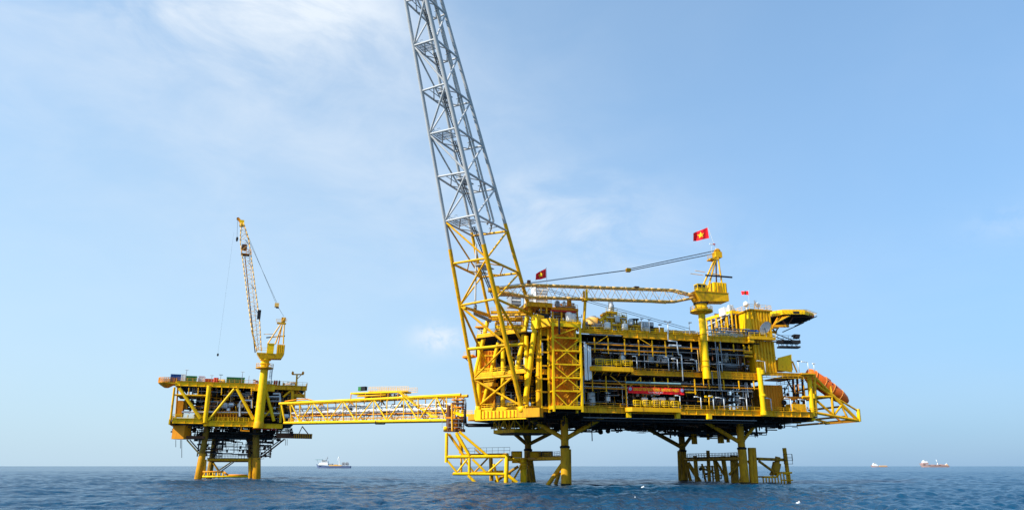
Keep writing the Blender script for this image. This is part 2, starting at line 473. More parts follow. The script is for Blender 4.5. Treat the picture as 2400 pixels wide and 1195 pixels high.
# ------------------------------------------------------------------ main platform
F = MF
plat = thing('production_platform', 'large yellow three-deck offshore production platform standing on four legs, right of the bridge', 'oil platform', F.W(30, 10, 0))
T = plat
def zf(px, py, d=0): return F.L(px, py, d)[1]
def af(px, d=0, py=900): return F.L(px, py, d)[0]
aL = af(1262, 0, 860)            # near left corner column
aR = af(1909, 0, 900)            # right end
aM = af(1783, 0, 900)            # column with the boat deck beyond
DEPTH = 62.0
ZL0, ZL1 = 18.6, 20.3            # lower deck girder
ZM0, ZM1 = 28.7, 30.1            # middle deck
ZU0, ZU1 = 39.3, 41.3            # upper deck
# chamfered left outline in world coordinates
cA = F.W(aL - 3, 1.5, 0)
dir_c = V((math.cos(R(145)), math.sin(R(145)), 0))
cB = cA + dir_c * 17.0
cC = V((cB.x - 2.0, cB.y + 34, 0))
cD = cC + F.e1 * 8 + V((0, 12, 0))
def outline(aright, dn=0.0, back=DEPTH, dfront=0.5):
    return [F.W(aL, dfront, 0), F.W(aright, dfront, 0), F.W(aright, back, 0), F.W(aL + 18, back, 0), cD, cC, cB + V((dn, dn, 0)), cA + V((dn, dn, 0))]
for (z0, z1, ar) in ((ZL0 + .2, ZL0 + .5, aR), (ZM0 + .5, ZM0 + .8, aM + 1.5), (ZU0 + .8, ZU0 + 1.1, aM + 1.5)):
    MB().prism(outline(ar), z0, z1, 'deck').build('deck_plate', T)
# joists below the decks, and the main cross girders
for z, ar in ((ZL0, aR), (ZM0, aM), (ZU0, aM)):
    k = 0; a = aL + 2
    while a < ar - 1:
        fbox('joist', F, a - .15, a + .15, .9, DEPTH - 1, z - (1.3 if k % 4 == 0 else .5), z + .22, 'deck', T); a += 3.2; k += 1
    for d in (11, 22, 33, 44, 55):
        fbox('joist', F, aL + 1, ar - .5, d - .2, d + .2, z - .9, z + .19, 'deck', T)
# front girders (H sections: web set back, two flanges)
def girder(a0, a1, z0, z1, d=0.0, m='yellow', stiff=3.0):
    b = MB()
    b.box(F, a0, a1, d + .30, d + .42, z0 + .1, z1 - .1, m)
    b.box(F, a0, a1, d, d + .75, z1 - .12, z1, m); b.box(F, a0, a1, d, d + .75, z0, z0 + .12, m)
    a = a0 + stiff / 2
    while a < a1: b.box(F, a - .04, a + .04, d + .04, d + .31, z0 + .1, z1 - .1, m); a += stiff
    b.build('deck_girder', T)
zU = zf(1500, 792)
girder(af(1360, 0, 775), af(1461, 0, 780), zf(1410, 782), zf(1410, 771))
girder(af(1461, 0, 780), af(1644, 0, 790), zf(1560, 795.5), zf(1560, 778))
girder(af(1661, 0, 795), af(1766, 0, 795), zf(1700, 801), zf(1700, 788))
girder(aL, af(1293, 0, 770), ZU0, ZU1 + .2)
girder(af(1481, 0, 870), af(1650, 0, 875), zf(1560, 880.5), zf(1560, 870))
girder(af(1666, 0, 875), af(1783, 0, 880), zf(1700, 887), zf(1700, 872))
girder(af(1783, 0, 875), af(1911, 0, 880), zf(1850, 880), zf(1850, 873.3))
girder(aL, af(1390, 0, 870), ZM0, ZM1)
girder(af(1366, 0, 955), af(1783, 0, 965), min(zf(1600, 966), ZL0 + .25), zf(1600, 956))
girder(af(1783, 0, 960), af(1905, 0, 970), min(zf(1850, 972), ZL0 + .25), zf(1850, 963))
girder(aL - 3, af(1293, 0, 955), ZL0 + .2, ZL1)
# balcony on the middle deck and at the lower deck (project forward)
def balcony(px0, px1, py, th, dep):
    a0 = af(px0, -dep, py); a1 = af(px1, -dep, py); z1 = zf((px0 + px1) / 2, py, -dep); z0 = z1 - th
    b = MB(); ch = 1.2
    pts = [F.W(a0, 0.0, 0), F.W(a0, -dep + ch, 0), F.W(a0 + ch, -dep, 0), F.W(a1, -dep, 0), F.W(a1, 0.0, 0)]
    b.prism(pts, z0, z1, 'yellow'); b.build('balcony_deck', T)
    b = MB(); a = a0 + 1.5
    while a < a1 and z0 > 25: b.tube(F.W(a, -dep + .3, z0 - .05), F.W(a, -.1, z0 - 1.1), .09, 'yellow', 5); a += 2.4
    if z0 > 25: b.build('balcony_brackets', T)
    return a0, a1, z1
b0, b1, bz = balcony(1386, 1483, 858.5, 1.25, 2.6)
panelled_railing(T, F, b0 + 1.2, b1, -2.5, bz + .2, 4)
b0, b1, bz = balcony(1472, 1596, 955, 1.1, 2.4)
panelled_railing(T, F, b0 + 1.6, b1, -2.3, bz + .15, 5)
for px in (1475, 1590, 1664):
    a = af(px, -1, 968); fbox('bracket', F, a - .6, a + .6, -.9, .28, ZL0 - .9, ZL0 + .6, 'bright', T)

# columns along the faces
def fcol(px, pyt, pyb, r, d=0.0, m='yellow'):
    p = F.P(px, (pyt + pyb) / 2, d); a, z = F.L(px, (pyt + pyb) / 2, d)
    zt = F.L(px, pyt, d)[1]; zb = F.L(px, pyb, d)[1]
    return tube('column', F.W(a, d, zb), F.W(a, d, zt), r, m, T, 16), a
tube('column', F.W(aL + .3, .9, ZL0), F.W(aL + .3, .9, ZU0), .78, 'yellow', T, 18)
b = MB()
for z in (ZL1 + 4, ZM0 - .4, ZM1 + 3, ZU0 - 1.5): b.lathe(F.W(aL + .3, .9, z), V((0, 0, 1)), [(-.12, .79), (-.1, .98), (.1, .98), (.12, .79)], 'yellow', 18)
b.build('column_ring', T)
fcol(1785, 862, 974, .76, -.6, 'bright')
for py, h in ((872, 1.4), (926, .7), (968, 1.1)):
    a, z = F.L(1786 + (py - 900) * .06, py, -.6)
    MB().lathe(F.W(a, -.6, z), V((0, 0, 1)), [(-h / 2, .78), (-h / 2 + .05, 1.0), (h / 2 - .05, 1.0), (h / 2, .78)], 'bright', 18).build('column_ring', T)
for px in (1420, 1500, 1580, 1700):
    for (z0, z1) in ((ZL1, ZM0), (ZM1, ZU0)):
        a = af(px, 9, 900); tube('column', F.W(a, 9, z0), F.W(a, 9, z1), .5, 'yellow2', T, 12)
for d in (9, 22, 36, 50):
    for a in (aL + 1, 20, 45, aM - 1):
        tube('column', F.W(a, d, ZL1 - .5), F.W(a, d, ZU0 + .5), .5, 'weathered', T, 12)

# hanging frame below the upper deck: posts, two long rails, braces
zr1, zr2 = zf(1500, 811), zf(1500, 823.5)
bar('rail_beam', F.W(af(1368, -.1, 805), -.1, zr1), F.W(af(1640, -.1, 818), -.1, zr1), .22, .26, 'orangey', T)
bar('rail_beam', F.W(af(1378, -.1, 817), -.1, zr2), F.W(af(1562, -.1, 827), -.1, zr2), .22, .26, 'orangey', T)
for px, pyb in ((1394, 826), (1426, 829), (1465, 831), (1498, 833), (1530, 835), (1561, 837), (1621, 824)):
    a, zb = F.L(px, pyb, -.05); fbox('post', F, a - .14, a + .14, -.22, .05, zb, ZU0 + .15, 'yellow', T)
for (p, q) in (((1396, 805), (1424, 787)), ((1500, 794), (1529, 811))):
    bar('brace', F.P(*p, -.2), F.P(*q, -.2), .16, .2, 'yellow', T)
# posts right of the crane column, upper bay
for px in (1688, 1720, 1744, 1757):
    a, zb = F.L(px, 824, -.05); fbox('post', F, a - .13, a + .13, -.2, .08, zb, ZU0 + .3, 'yellow', T)
z = zf(1710, 820); bar('rail_beam', F.W(af(1668, 0, 820), 0, z), F.W(af(1760, 0, 820), 0, z), .25, .3, 'orangey', T)
# same in the lower bay
zr3, zr4 = zf(1500, 901), zf(1440, 910.5)
bar('rail_beam', F.W(af(1368, -.1, 897), -.1, zr3), F.W(af(1778, -.1, 906), -.1, zr3), .2, .24, 'orangey', T)
bar('rail_beam', F.W(af(1368, -.1, 910), -.1, zr4), F.W(af(1470, -.1, 910), -.1, zr4), .2, .24, 'orangey', T)
z = zf(1620, 919); bar('rail_beam', F.W(af(1606, 0, 918), 0, z), F.W(af(1632, 0, 918), 0, z), .26, .34, 'yellow', T)
for px, pyb in ((1389, 916), (1421, 918), (1469, 955), (1502, 907), (1534, 908), (1566, 908), (1630, 924), (1662, 911), (1697, 912), (1733, 912), (1768, 913)):
    a, zb = F.L(px, pyb, -.05); fbox('post', F, a - .13, a + .13, -.25, .08, zb, ZM0 + .2, 'yellow', T)
for (p, q) in (((1476, 905), (1500, 886)), ((1430, 880), (1466, 908))):
    bar('brace', F.P(*p, -.15), F.P(*q, -.15), .2, .26, 'yellow2', T)
z = zf(1520, 897.5); tube('pipe', F.W(af(1466, -.6, 898), -.6, z), F.W(af(1595, -.6, 898), -.6, z), .26, 'teal', T)
z = zf(1590, 811); tube('pipe', F.W(af(1568, -.6, 811), -.6, z), F.W(af(1596, -.6, 811), -.6, z), .3, 'lgrey', T)

# tall silver riser pipes beside the stair tower
for i, (px, t, bt) in enumerate(((1369.5, 801, 890), (1373, 806, 891), (1378.5, 810, 890), (1382.5, 812, 888))):
    a, zt = F.L(px, t, -1.0); zb = F.L(px + 2, bt, -1.0)[1]
    tube('riser_pipe', F.W(a, -1.0, zb), F.W(a, -1.0, zt), .30, 'silver', T, 12)
# tall pipe down the middle of the face, and small drop pipes
pts = [F.P(1565, 772, -.8), F.P(1566, 798, -.8), F.P(1586, 800, -.8), F.P(1590, 830, -.8), F.P(1597, 832, -.8), F.P(1601, 892, -.8)]
MB().path(pts, .17, 'lgrey', 8).build('drop_pipe', T)
for px, t, bt, m in ((1635, 820, 869, 'cream'), (1638, 790, 869, 'yellow'), (1640, 790, 869, 'yellow'), (1648, 884, 902, 'yellow'), (1668, 870, 900, 'grey'), (1676, 800, 912, 'grey'), (1681, 812, 915, 'grey'), (1684, 845, 915, 'lgrey'), (1688, 800, 850, 'grey'), (1367, 880, 946, 'grey')):
    a, zt = F.L(px, t, -.7); zb = F.L(px, bt, -.7)[1]
    tube('drop_pipe', F.W(a, -.7, zb), F.W(a, -.7, zt), .15, m, T, 8)

# interior bulkheads and process equipment between the decks
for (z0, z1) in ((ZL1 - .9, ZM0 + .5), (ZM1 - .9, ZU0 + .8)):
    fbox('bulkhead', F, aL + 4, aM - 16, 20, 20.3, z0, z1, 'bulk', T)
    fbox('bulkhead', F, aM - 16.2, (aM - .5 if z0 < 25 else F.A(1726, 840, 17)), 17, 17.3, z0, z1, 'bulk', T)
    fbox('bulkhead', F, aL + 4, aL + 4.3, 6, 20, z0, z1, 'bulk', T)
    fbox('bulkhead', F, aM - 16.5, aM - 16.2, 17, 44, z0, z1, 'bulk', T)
S = 11
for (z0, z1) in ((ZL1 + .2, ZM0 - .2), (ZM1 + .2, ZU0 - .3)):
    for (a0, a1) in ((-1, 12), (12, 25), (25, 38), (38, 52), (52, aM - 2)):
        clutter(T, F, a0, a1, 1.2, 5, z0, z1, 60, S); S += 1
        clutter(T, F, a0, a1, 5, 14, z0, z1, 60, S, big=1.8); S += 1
# cable trays and long pipe runs under the upper deck
for i, (z, d, m, r) in enumerate(((ZU0 - 1.0, 1.5, 'grey', .18), (ZU0 - 1.7, 2.2, 'dark', .25), (ZU0 - 2.6, 1.4, 'grey', .14), (ZU0 - 3.6, 2.4, 'silver', .2), (ZM0 - 1.0, 1.5, 'grey', .16), (ZM0 - 1.8, 2.2, 'brown', .2), (ZM0 - 2.7, 1.3, 'lgrey', .12), (ZL0 - 1.0, .8, 'grey', .09), (ZL0 - 1.6, 2.5, 'dark', .3), (ZU0 - 5.6, 2.0, 'grey', .16))):
    tube('pipe_run', F.W(1, d, z), F.W(aM - 2 if i != 3 else 30, d, z), r, m, T, 8)
# vessels
for i, (px, py, d, r, L, m, ver) in enumerate(((1458, 838, 4, 1.2, 2.4, 'silver', 1), (1540, 842, 5, 1.3, 6, 'lgrey', 0), (1710, 860, 5, 1.2, 5, 'grey', 0), (1700, 838, 6, 1.0, 2.5, 'white', 1), (1424, 930, 4, .9, 3, 'silver', 1), (1386, 935, 4, 1.1, 3, 'lgrey', 1), (1730, 936, 4, .8, 2, 'white', 1), (1680, 938, 5, 1.2, 4.5, 'grey', 0), (1400, 842, 6, 1.3, 4, 'grey', 0), (1640, 935, 6, 1.4, 5, 'dark', 0))):
    vessel('vessel', T, F.P(px, py, d), V((0, 0, 1)) if ver else F.e1, r, L, m)
# three white air units behind the banner and the guard panels
for px0, px1 in ((1506, 1520), (1530, 1544), (1545, 1562), (1571, 1584)):
    a0 = af(px0, .9, 933); a1 = af(px1, .9, 933); z0 = zf(px0, 937.5, .9); z1 = zf(px0, 930, .9)
    b = MB(); c = F.W((a0 + a1) / 2, 1.6, (z0 + z1) / 2); h = (a1 - a0) / 2; r = (z1 - z0) / 2
    b.lathe(c, F.e1, [(-h, r * .6), (-h + .15, r * .95), (-h + .3, r), (h - .3, r), (h - .15, r * .95), (h, r * .6)], 'white', 14)
    b.box(F, a0 + .3, a0 + .6, 1.3, 1.9, z0 - 1.2, z0 + .2, 'grey'); b.box(F, a1 - .6, a1 - .3, 1.3, 1.9, z0 - 1.2, z0 + .2, 'grey')
    b.build('white_drum', T)
# right bay of the upper level: openings with light cladding seen through
fbox('wall_panel', F, af(1728, 3, 840), af(1738, 3, 840), 3, 3.3, zf(1730, 866, 3), zf(1730, 806, 3), 'brown', T)
for py0, py1 in ((812, 816), (820, 828), (832, 836)):
    fbox('wall_panel', F, af(1746, 1.2, 840), af(1765, 1.2, 840), 1.2, 1.6, zf(1755, py1, 1.2), zf(1755, py0, 1.2), 'yellow', T)

# railings along deck edges
railing(T, [F.W(af(1485, 0, 865), 0, ZM1 + .05), F.W(af(1648, 0, 865), 0, ZM1 + .05)], 'yellow2')
railing(T, [F.W(af(1668, 0, 865), 0, ZM1 + .05), F.W(aM, 0, ZM1 + .05)], 'yellow')
railing(T, [F.W(aM + .5, 0, ZM1), F.W(aR, 0, ZM1), F.W(aR, 18, ZM1)], 'yellow')
railing(T, [F.W(af(1372, 0, 950), 0, ZL1), F.W(af(1470, 0, 950), 0, ZL1)], 'yellow2')
railing(T, [F.W(af(1598, 0, 950), 0, ZL1), F.W(aM - 1, 0, ZL1)], 'yellow')
railing(T, [F.W(aM + 1, 0, ZL1), F.W(aR, 0, ZL1)], 'yellow')
railing(T, [F.W(af(1366, 0, 760), 0, ZU1), F.W(af(1462, 0, 760), 0, ZU1)], 'bright')
railing(T, [F.W(af(1462, 0, 760), 0, ZU1 + .3), F.W(af(1634, 0, 770), 0, ZU1 + .3)], 'bright')
railing(T, [F.W(af(1664, 0, 780), 0, ZU1 + .1), F.W(af(1755, 0, 780), 0, ZU1 + .1)], 'bright')

# left, chamfered side: girders, columns, decks and the orange cladding
for z0, z1 in ((ZL0 + .2, ZL1), (ZM0, ZM1), (ZU0, ZU1)):
    if z0 > 20: z0 = z1 - 1.0
    p = cA + V((0, 0, (z0 + z1) / 2)); q = cB + V((0, 0, (z0 + z1) / 2))
    bar('deck_girder', p, q, .5, z1 - z0, 'yellow', T)
    p = cB + V((0, 0, (z0 + z1) / 2)); q = cC + V((0, 0, (z0 + z1) / 2))
    bar('deck_girder', p, q, .5, z1 - z0, 'bright', T)
def onC(t, z, off=0.0):
    n = V((-math.sin(R(145)), math.cos(R(145)), 0))
    n = -n if n.y > 0 else n
    return cA + dir_c * t + n * off + V((0, 0, z))
for t in (0.3, 8.2, 16.6):
    tube('column', onC(t, ZL0 + .2, -.6), onC(t, ZU0, -.6), .62, 'bright', T, 14)
for (z0, z1, t0) in ((ZL1, ZM0, .5), (ZM1, ZU0, .5), (ZU1, ZU1 + 3.2, 5)):
    railing(T, [onC(t0, z0, .1), onC(16.8, z0, .1)], 'bright')
CF = Frame(1000, 100, 0); CF.o = V((cB.x, cB.y, 0)); CF.phi = 0; CF.e1 = V((1, 0, 0)); CF.e2 = V((0, 1, 0)); CF.mat = Matrix.Translation(CF.o)
b = MB()
corrugated(CF, .2, 5.4, .5, ZL1, ZM1 - 2.4, 'orangey', b, pitch=.85, depth=.3)
corrugated(CF, .2, 5.4, .5, ZM1 - 2.3, ZU0 - 2.5, 'orangey', b, pitch=.85, depth=.3)
b.build('cladding', T)
for z in (ZL1 + 4.6, ZM1 + 1.2, ZM1 + 5): fbox('cladding_rail', CF, .1, 5.6, .05, .3, z, z + .45, 'yellow', T)
fbox('cladding_side', CF, 0.0, .2, .5, 20, ZL1, ZU0 - 2.5, 'orangey', T)
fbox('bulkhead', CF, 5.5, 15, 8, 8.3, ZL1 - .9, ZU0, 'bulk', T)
for z0, z1 in ((ZL1 + .2, ZM0), (ZM1, ZU0)):
    clutter(T, CF, 5.5, 14, 2.0, 6.5, z0, z1, 70, S, mats=['dark', 'grey', 'yellow2', 'silver', 'orangey', 'brown', 'yellow', 'dark', 'lgrey', 'brown']); S += 1
    clutter(T, CF, 9, 17, -4, 2, z0, z1, 60, S, mats=['dark', 'grey', 'yellow2', 'silver', 'yellow', 'brown', 'dark']); S += 1
for c, r, L, m in ((CF.W(12, -1, ZM1 + 2), 1.0, 3, 'lgrey'), (CF.W(9, 1, ZL1 + 2), 1.2, 3, 'silver'), (CF.W(6, 3, ZL1 + 2.2), .8, 3, 'white'), (CF.W(14, -4.5, ZM1 + 2.4), .7, 3, 'lgrey'), (CF.W(10, 0, ZU1 + 1.4), 1.2, 4, 'silver')):
    vessel('vessel', T, c, V((0, 0, 1)) if m != 'silver' else V((1, 0, 0)), r, L, m)
# curved yellow walkways round the chamfer
for t0, t1, z in ((1, 5.5, ZM1 - 2.2), (9.5, 13, ZM1 - 3.6), (10, 16.5, ZL1 + 8.2)):
    p = onC(t0, z, 1.0); q = onC(t1, z, 1.0)
    bar('walkway', p, q, 2.0, .9, 'yellow2', T); railing(T, [onC(t0, z + .45, 1.9), onC(t1, z + .45, 1.9)], 'yellow')
# balcony at the far left edge with struts
p = Q(1088, 838, 199); q = Q(1112, 834, 198)
bar('balcony_deck', p, q, 3, .5, 'orangey', T); tube('strut', p + V((0.2, 0, 0)), Q(1104, 853, 199), .12, 'brown', T, 6)
railing(T, [p + V((0, -1.4, .25)), q + V((0, -1.4, .25))], 'cream')
p = Q(1117, 768, 200); q = Q(1142, 768, 199)
bar('balcony_deck', p, q, 3, .35, 'orangey', T); tube('strut', (p + q) / 2, Q(1128, 795, 200), .12, 'dark', T, 6)
tube('strut', p + V((.4, 0, 0)), Q(1128, 776, 200), .1, 'dark', T, 6); tube('strut', q - V((.4, 0, 0)), Q(1128, 776, 200), .1, 'dark', T, 6)
railing(T, [p + V((0, -1.2, .2)), q + V((0, -1.2, .2))], 'cream')
# upper left decks (stepped, seen behind the boom)
def wbox(name, px0, py0, px1, py1, Y, dep, m, par):
    p = Q(px0, py0, Y); q = Q(px1, py1, Y)
    fr = Frame(1000, 100, 0); fr.o = V((p.x, Y, 0)); fr.phi = 0; fr.e1 = V((1, 0, 0)); fr.e2 = V((0, 1, 0)); fr.mat = Matrix.Translation(fr.o)
    return fbox(name, fr, 0, q.x - p.x, 0, dep, min(p.z, q.z), max(p.z, q.z), m, par)
for (x0, y0, x1, y1, Y, m) in ((1160, 772, 1232, 782, 196, 'orangey'), (1160, 763, 1232, 769, 194, 'bright'), (1142, 745, 1240, 750, 200, 'yellow'), (1150, 729, 1236, 733, 206, 'yellow'), (1165, 783, 1226, 800, 199, 'orangey')):
    wbox('walkway_beam', x0, y0, x1, y1, Y, 1.5, m, T)
for (x0, x1, y, Y) in ((1162, 1230, 763, 193.5), (1145, 1238, 745, 199.5), (1150, 1236, 729, 206)):
    railing(T, [Q(x0, y, Y), Q(x1, y, Y)], 'yellow')
UF = Frame(1000, 100, 0); UF.o = V((0, 200, 0)); UF.phi = 0; UF.e1 = V((1, 0, 0)); UF.e2 = V((0, 1, 0)); UF.mat = Matrix.Translation(UF.o)
clutter(T, UF, -5.5, 4.5, 1, 8, ZU1 + .5, ZU1 + 6.5, 110, 71, mats=['yellow', 'orangey', 'grey', 'silver', 'yellow2', 'dark', 'brown', 'cream', 'yellow'])
clutter(T, F, aL + 3, 2, 2, 12, ZU1 + .3, ZU1 + 5, 90, 72, mats=['yellow', 'orangey', 'grey', 'silver', 'yellow2', 'dark', 'brown', 'cream', 'yellow'])
for i, (px, t, bt, Y) in enumerate(((1167, 760, 812, 199), (1171, 775, 812, 199), (1217, 765, 830, 196), (1270, 803, 832, 187), (1207, 800, 870, 198))):
    p = Q(px, bt, Y); q = Q(px, t, Y); tube('riser_pipe', p, V((p.x, p.y, q.z)), .3 if i != 3 else .4, ('silver', 'grey', 'white', 'silver', 'brown')[i], T, 10)

# frame column bracing visible left of the corner column
for (p, q, y0, y1, r) in (((1253, 772), (1231, 945), 186.5, 188, .72), ((1236, 742), (1211, 870), 190, 190, .68), ((1143, 752), (1113, 880), 197, 197.5, .62), ((1168, 803), (1133, 945), 195, 197, .55)):
    tube('brace', Q(p[0], p[1], y0), Q(q[0], q[1], y1), r, 'bright', T, 14)
# box joint at the boom's upper support
pj = Q(1263, 756, 187.2)
b = MB(); az_ = R(15.5)
JF = Frame(1000, 100, 0); JF.o = V((pj.x, pj.y, 0)); JF.phi = R(40); JF.e1 = V((math.cos(R(40)), -math.sin(R(40)), 0)); JF.e2 = V((math.sin(R(40)), math.cos(R(40)), 0)); JF.mat = Matrix.Identity(4)
b.box(JF, -1.6, .9, -1.6, 2.2, pj.z - 1.9, pj.z + 2.0, 'bright')
b.box(JF, .8, 5, -.9, 1.4, pj.z - 1.6, pj.z + .6, 'yellow')
b.build('box_joint', T)

# ---- underside: dark girders, hanging pipe racks and the yellow hanging gantry
for i in range(9):
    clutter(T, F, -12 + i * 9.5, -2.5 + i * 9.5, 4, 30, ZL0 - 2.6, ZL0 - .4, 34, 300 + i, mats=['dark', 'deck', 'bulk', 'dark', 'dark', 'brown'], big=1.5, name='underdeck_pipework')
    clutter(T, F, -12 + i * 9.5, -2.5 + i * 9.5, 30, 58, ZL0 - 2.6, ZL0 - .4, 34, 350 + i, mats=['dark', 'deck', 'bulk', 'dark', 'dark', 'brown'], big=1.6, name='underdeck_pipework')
# sub-cellar deck at the back right
sa0, sa1 = af(1552, 45, 1010), af(1738, 45, 1015)
fbox('subcellar_deck', F, sa0, sa1, 30, 52, 15.6, 16.0, 'deck', T)
for k in range(9):
    a = lerp(sa0, sa1, k / 8)
    fbox('hanger', F, a - .25, a + .25, 30, 30.5, 15.9, ZL0, 'deck', T); fbox('hanger', F, a - .25, a + .25, 50, 50.5, 15.9, ZL0, 'deck', T)
clutter(T, F, sa0, sa1, 30, 50, 14.4, 18.2, 170, 401, mats=['dark', 'deck', 'bulk', 'dark', 'brown'], big=1.6, name='underdeck_pipework')
for px, pb, r in ((1628, 1040, 1.0), (1690, 1038, 1.1), (1707, 1036, .6), (1660, 1030, .5)):
    a, zb = F.L(px, pb, 42); tube('caisson', F.W(a, 42, zb), F.W(a, 42, ZL0), r, 'weathered', T, 12)
for px, pt, pb, d in ((1388, 1000, 1033, 6), (1454, 998, 1012, 20), (1745, 1000, 1025, 30), (1370, 1000, 1010, 15)):
    a, zb = F.L(px, pb, d); tube('drain_pipe', F.W(a, d, zb), F.W(a, d, ZL0), .14, 'dark', T, 6)
z = zf(1790, 995, 12)
b = MB()
for k, dz in enumerate((0, .35, .7)): b.tube(F.W(af(1757 + 6 * k, 12, 995), 12, z + dz - .3), F.W(af(1828 - 8 * k, 12, 995), 12, z + dz - .3), .32, 'dark', 8)
for px in (1765, 1785, 1812): b.tube(F.W(af(px, 12, 995), 12, z), F.W(af(px, 12, 995), 12, ZL0), .12, 'dark', 5)
b.build('hanging_pipes', T)
# under the boat deck: shallow dark structure rising to the right
clutter(T, F, aM, aR + 1, 2, 20, ZL0 - 1.1, ZL0 + .1, 60, 402, mats=['dark', 'deck', 'brown', 'bulk'], big=1.3, name='underdeck_pipework')
# yellow hanging gantry under the left end
gz0 = Q(1160, 1012, 214).z; gz1 = Q(1160, 984, 214).z
g0 = Q(1158, 1000, 214); g1 = Q(1206, 1000, 206); g2 = Q(1290, 1000, 212)
for (p, q) in ((g0, g1), (g1, g2)):
    bar('gantry_beam', V((p.x, p.y, gz0)), V((q.x, q.y, gz0)), .4, .9, 'yellow', T)
    bar('gantry_beam', V((p.x, p.y, gz1)), V((q.x, q.y, gz1)), .4, .6, 'yellow', T)
    n = 4
    for k in range(n):
        t0, t1 = k / n, (k + 1) / n; a_ = p.lerp(q, t0); b_ = p.lerp(q, t1)
        tube('gantry_brace', V((a_.x, a_.y, gz0 if k % 2 else gz1)), V((b_.x, b_.y, gz1 if k % 2 else gz0)), .22, 'yellow', T, 8)
        tube('gantry_post', V((a_.x, a_.y, gz0)), V((a_.x, a_.y, gz1)), .16, 'yellow', T, 6)
MB().prism([g0, g1, g2, g2 + V((-3, 14, 0)), g0 + V((2, 12, 0))], gz0 - .5, gz0 - .2, 'deck').build('gantry_floor', T)
railing(T, [V((g0.x, g0.y, gz0 + .4)), V((g1.x, g1.y, gz0 + .4)), V((g2.x, g2.y, gz0 + .4))], 'weathered')
GF = Frame(1000, 100, 0); GF.o = V((g0.x, g0.y, 0)); GF.phi = 0; GF.e1 = V((1, 0, 0)); GF.e2 = V((0, 1, 0)); GF.mat = Matrix.Translation(GF.o)
clutter(T, GF, 1, 17, 1, 10, gz0, gz1 + 1, 80, 77, mats=['dark', 'brown', 'weathered', 'dark'], name='underdeck_pipework')
# black U-shaped pipe loop at the far left below the deck
MB().path([Q(1090, 960, 203), Q(1089, 992, 203), Q(1096, 997, 203), Q(1155, 997, 206)], .4, 'dark', 8).path([Q(1092, 972, 203), Q(1093, 993, 203), Q(1155, 993, 206)], .16, 'dark', 6).build('pipe_loop', T)
# orange underside skirt of the chamfer
bar('skirt_girder', Q(1100, 978, 201), Q(1180, 973, 192), 1.0, 1.4, 'orangey', T)
bar('skirt_girder', Q(1098, 983, 203), Q(1140, 985, 205), 1.0, .7, 'orangey', T)

# ---- substructure: four legs with their deck braces
LEG = {'FL': V((14.9, 201, 0)), 'FR': V((69.9, 217, 0)), 'RL': V((5.3, 235.7, 0)), 'RR': V((60.1, 251.7, 0))}
zc = {k: Q(1325, 1053, v.y).z for k, v in LEG.items()}
for k, v in LEG.items():
    zk = 9.8
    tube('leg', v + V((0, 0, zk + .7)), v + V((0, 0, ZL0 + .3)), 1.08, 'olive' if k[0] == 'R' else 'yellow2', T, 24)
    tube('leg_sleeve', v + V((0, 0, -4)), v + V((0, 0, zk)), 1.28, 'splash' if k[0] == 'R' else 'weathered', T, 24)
    MB().lathe(v + V((0, 0, zk)), V((0, 0, 1)), [(0, 1.30), (.05, 1.42), (.55, 1.42), (.6, 1.2), (.75, 1.09)], 'rubber', 24).build('collar', T)
    MB().lathe(v + V((0, 0, zk + 2.2)), V((0, 0, 1)), [(0, 1.09), (.05, 1.22), (.3, 1.22), (.35, 1.09)], 'weathered', 24).build('collar', T)
    MB().lathe(v + V((0, 0, -.6)), V((0, 0, 1)), [(0, 1.30), (.1, 1.34), (.8, 1.34), (1.0, 1.29)], 'growth', 24).build('marine_growth_band', T)
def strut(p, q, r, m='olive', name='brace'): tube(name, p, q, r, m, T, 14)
zt = ZL0 - .2
v = LEG['FL']; strut(v + V((-.6, 0, 12.6)), V((v.x - 10.6, v.y + 0.5, zt)), .62, 'yellow2'); strut(v + V((.6, 0, 12.6)), V((v.x + 11.3, v.y + 2, zt)), .62, 'yellow2')
v = LEG['FR']; strut(v + V((-.6, 0, 12.0)), V((v.x - 12.2, v.y - 2, zt + .2)), .62, 'yellow2'); strut(v + V((.6, 0, 12.4)), V((v.x + 6.6, v.y + 3, zt - .4)), .5, 'weathered')
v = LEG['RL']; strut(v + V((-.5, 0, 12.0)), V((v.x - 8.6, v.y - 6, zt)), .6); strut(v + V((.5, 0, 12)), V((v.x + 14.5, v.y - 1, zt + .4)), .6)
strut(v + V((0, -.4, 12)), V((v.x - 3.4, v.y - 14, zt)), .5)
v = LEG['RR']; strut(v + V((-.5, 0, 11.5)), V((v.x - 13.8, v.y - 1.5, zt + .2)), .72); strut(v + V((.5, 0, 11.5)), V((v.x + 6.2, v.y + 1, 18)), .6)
# jacket members at the water
def jt(name, p, q, r, m='splash'): tube(name, p, q, r, m, T, 12)
zj = 7.2
FLp, FRp, RLp, RRp = LEG['FL'], LEG['FR'], LEG['RL'], LEG['RR']
jt('jacket_beam', RRp + V((0, 0, zj)), FRp + V((0, 0, zj)), .62); jt('jacket_beam', RLp + V((0, 0, zj)), FLp + V((0, 0, zj)), .62, 'weathered')
jt('jacket_beam', RLp + V((0, 0, zj)), RRp.lerp(RLp, .98) + V((0, 0, zj)), .5)
jt('jacket_brace', Q(1320, 1084, 201.5), Q(1283, 1137, 203), .60, 'weathered'); jt('jacket_brace', Q(1311, 1106, 206), Q(1301, 1138, 206), .55)
jt('jacket_brace', Q(1215, 1092, 232), Q(1160, 1128, 232), .45); jt('jacket_brace', Q(1244, 1078, 234), Q(1251, 1130, 236), .75); jt('jacket_brace', Q(1240, 1090, 232), Q(1246, 1130, 232), .5)
jt('jacket_pile', Q(1320, 1078, 203), Q(1330, 1138, 201), .8, 'weathered'); jt('jacket_pile', Q(1336, 1052, 203), Q(1337, 1138, 203), .32, 'weathered')
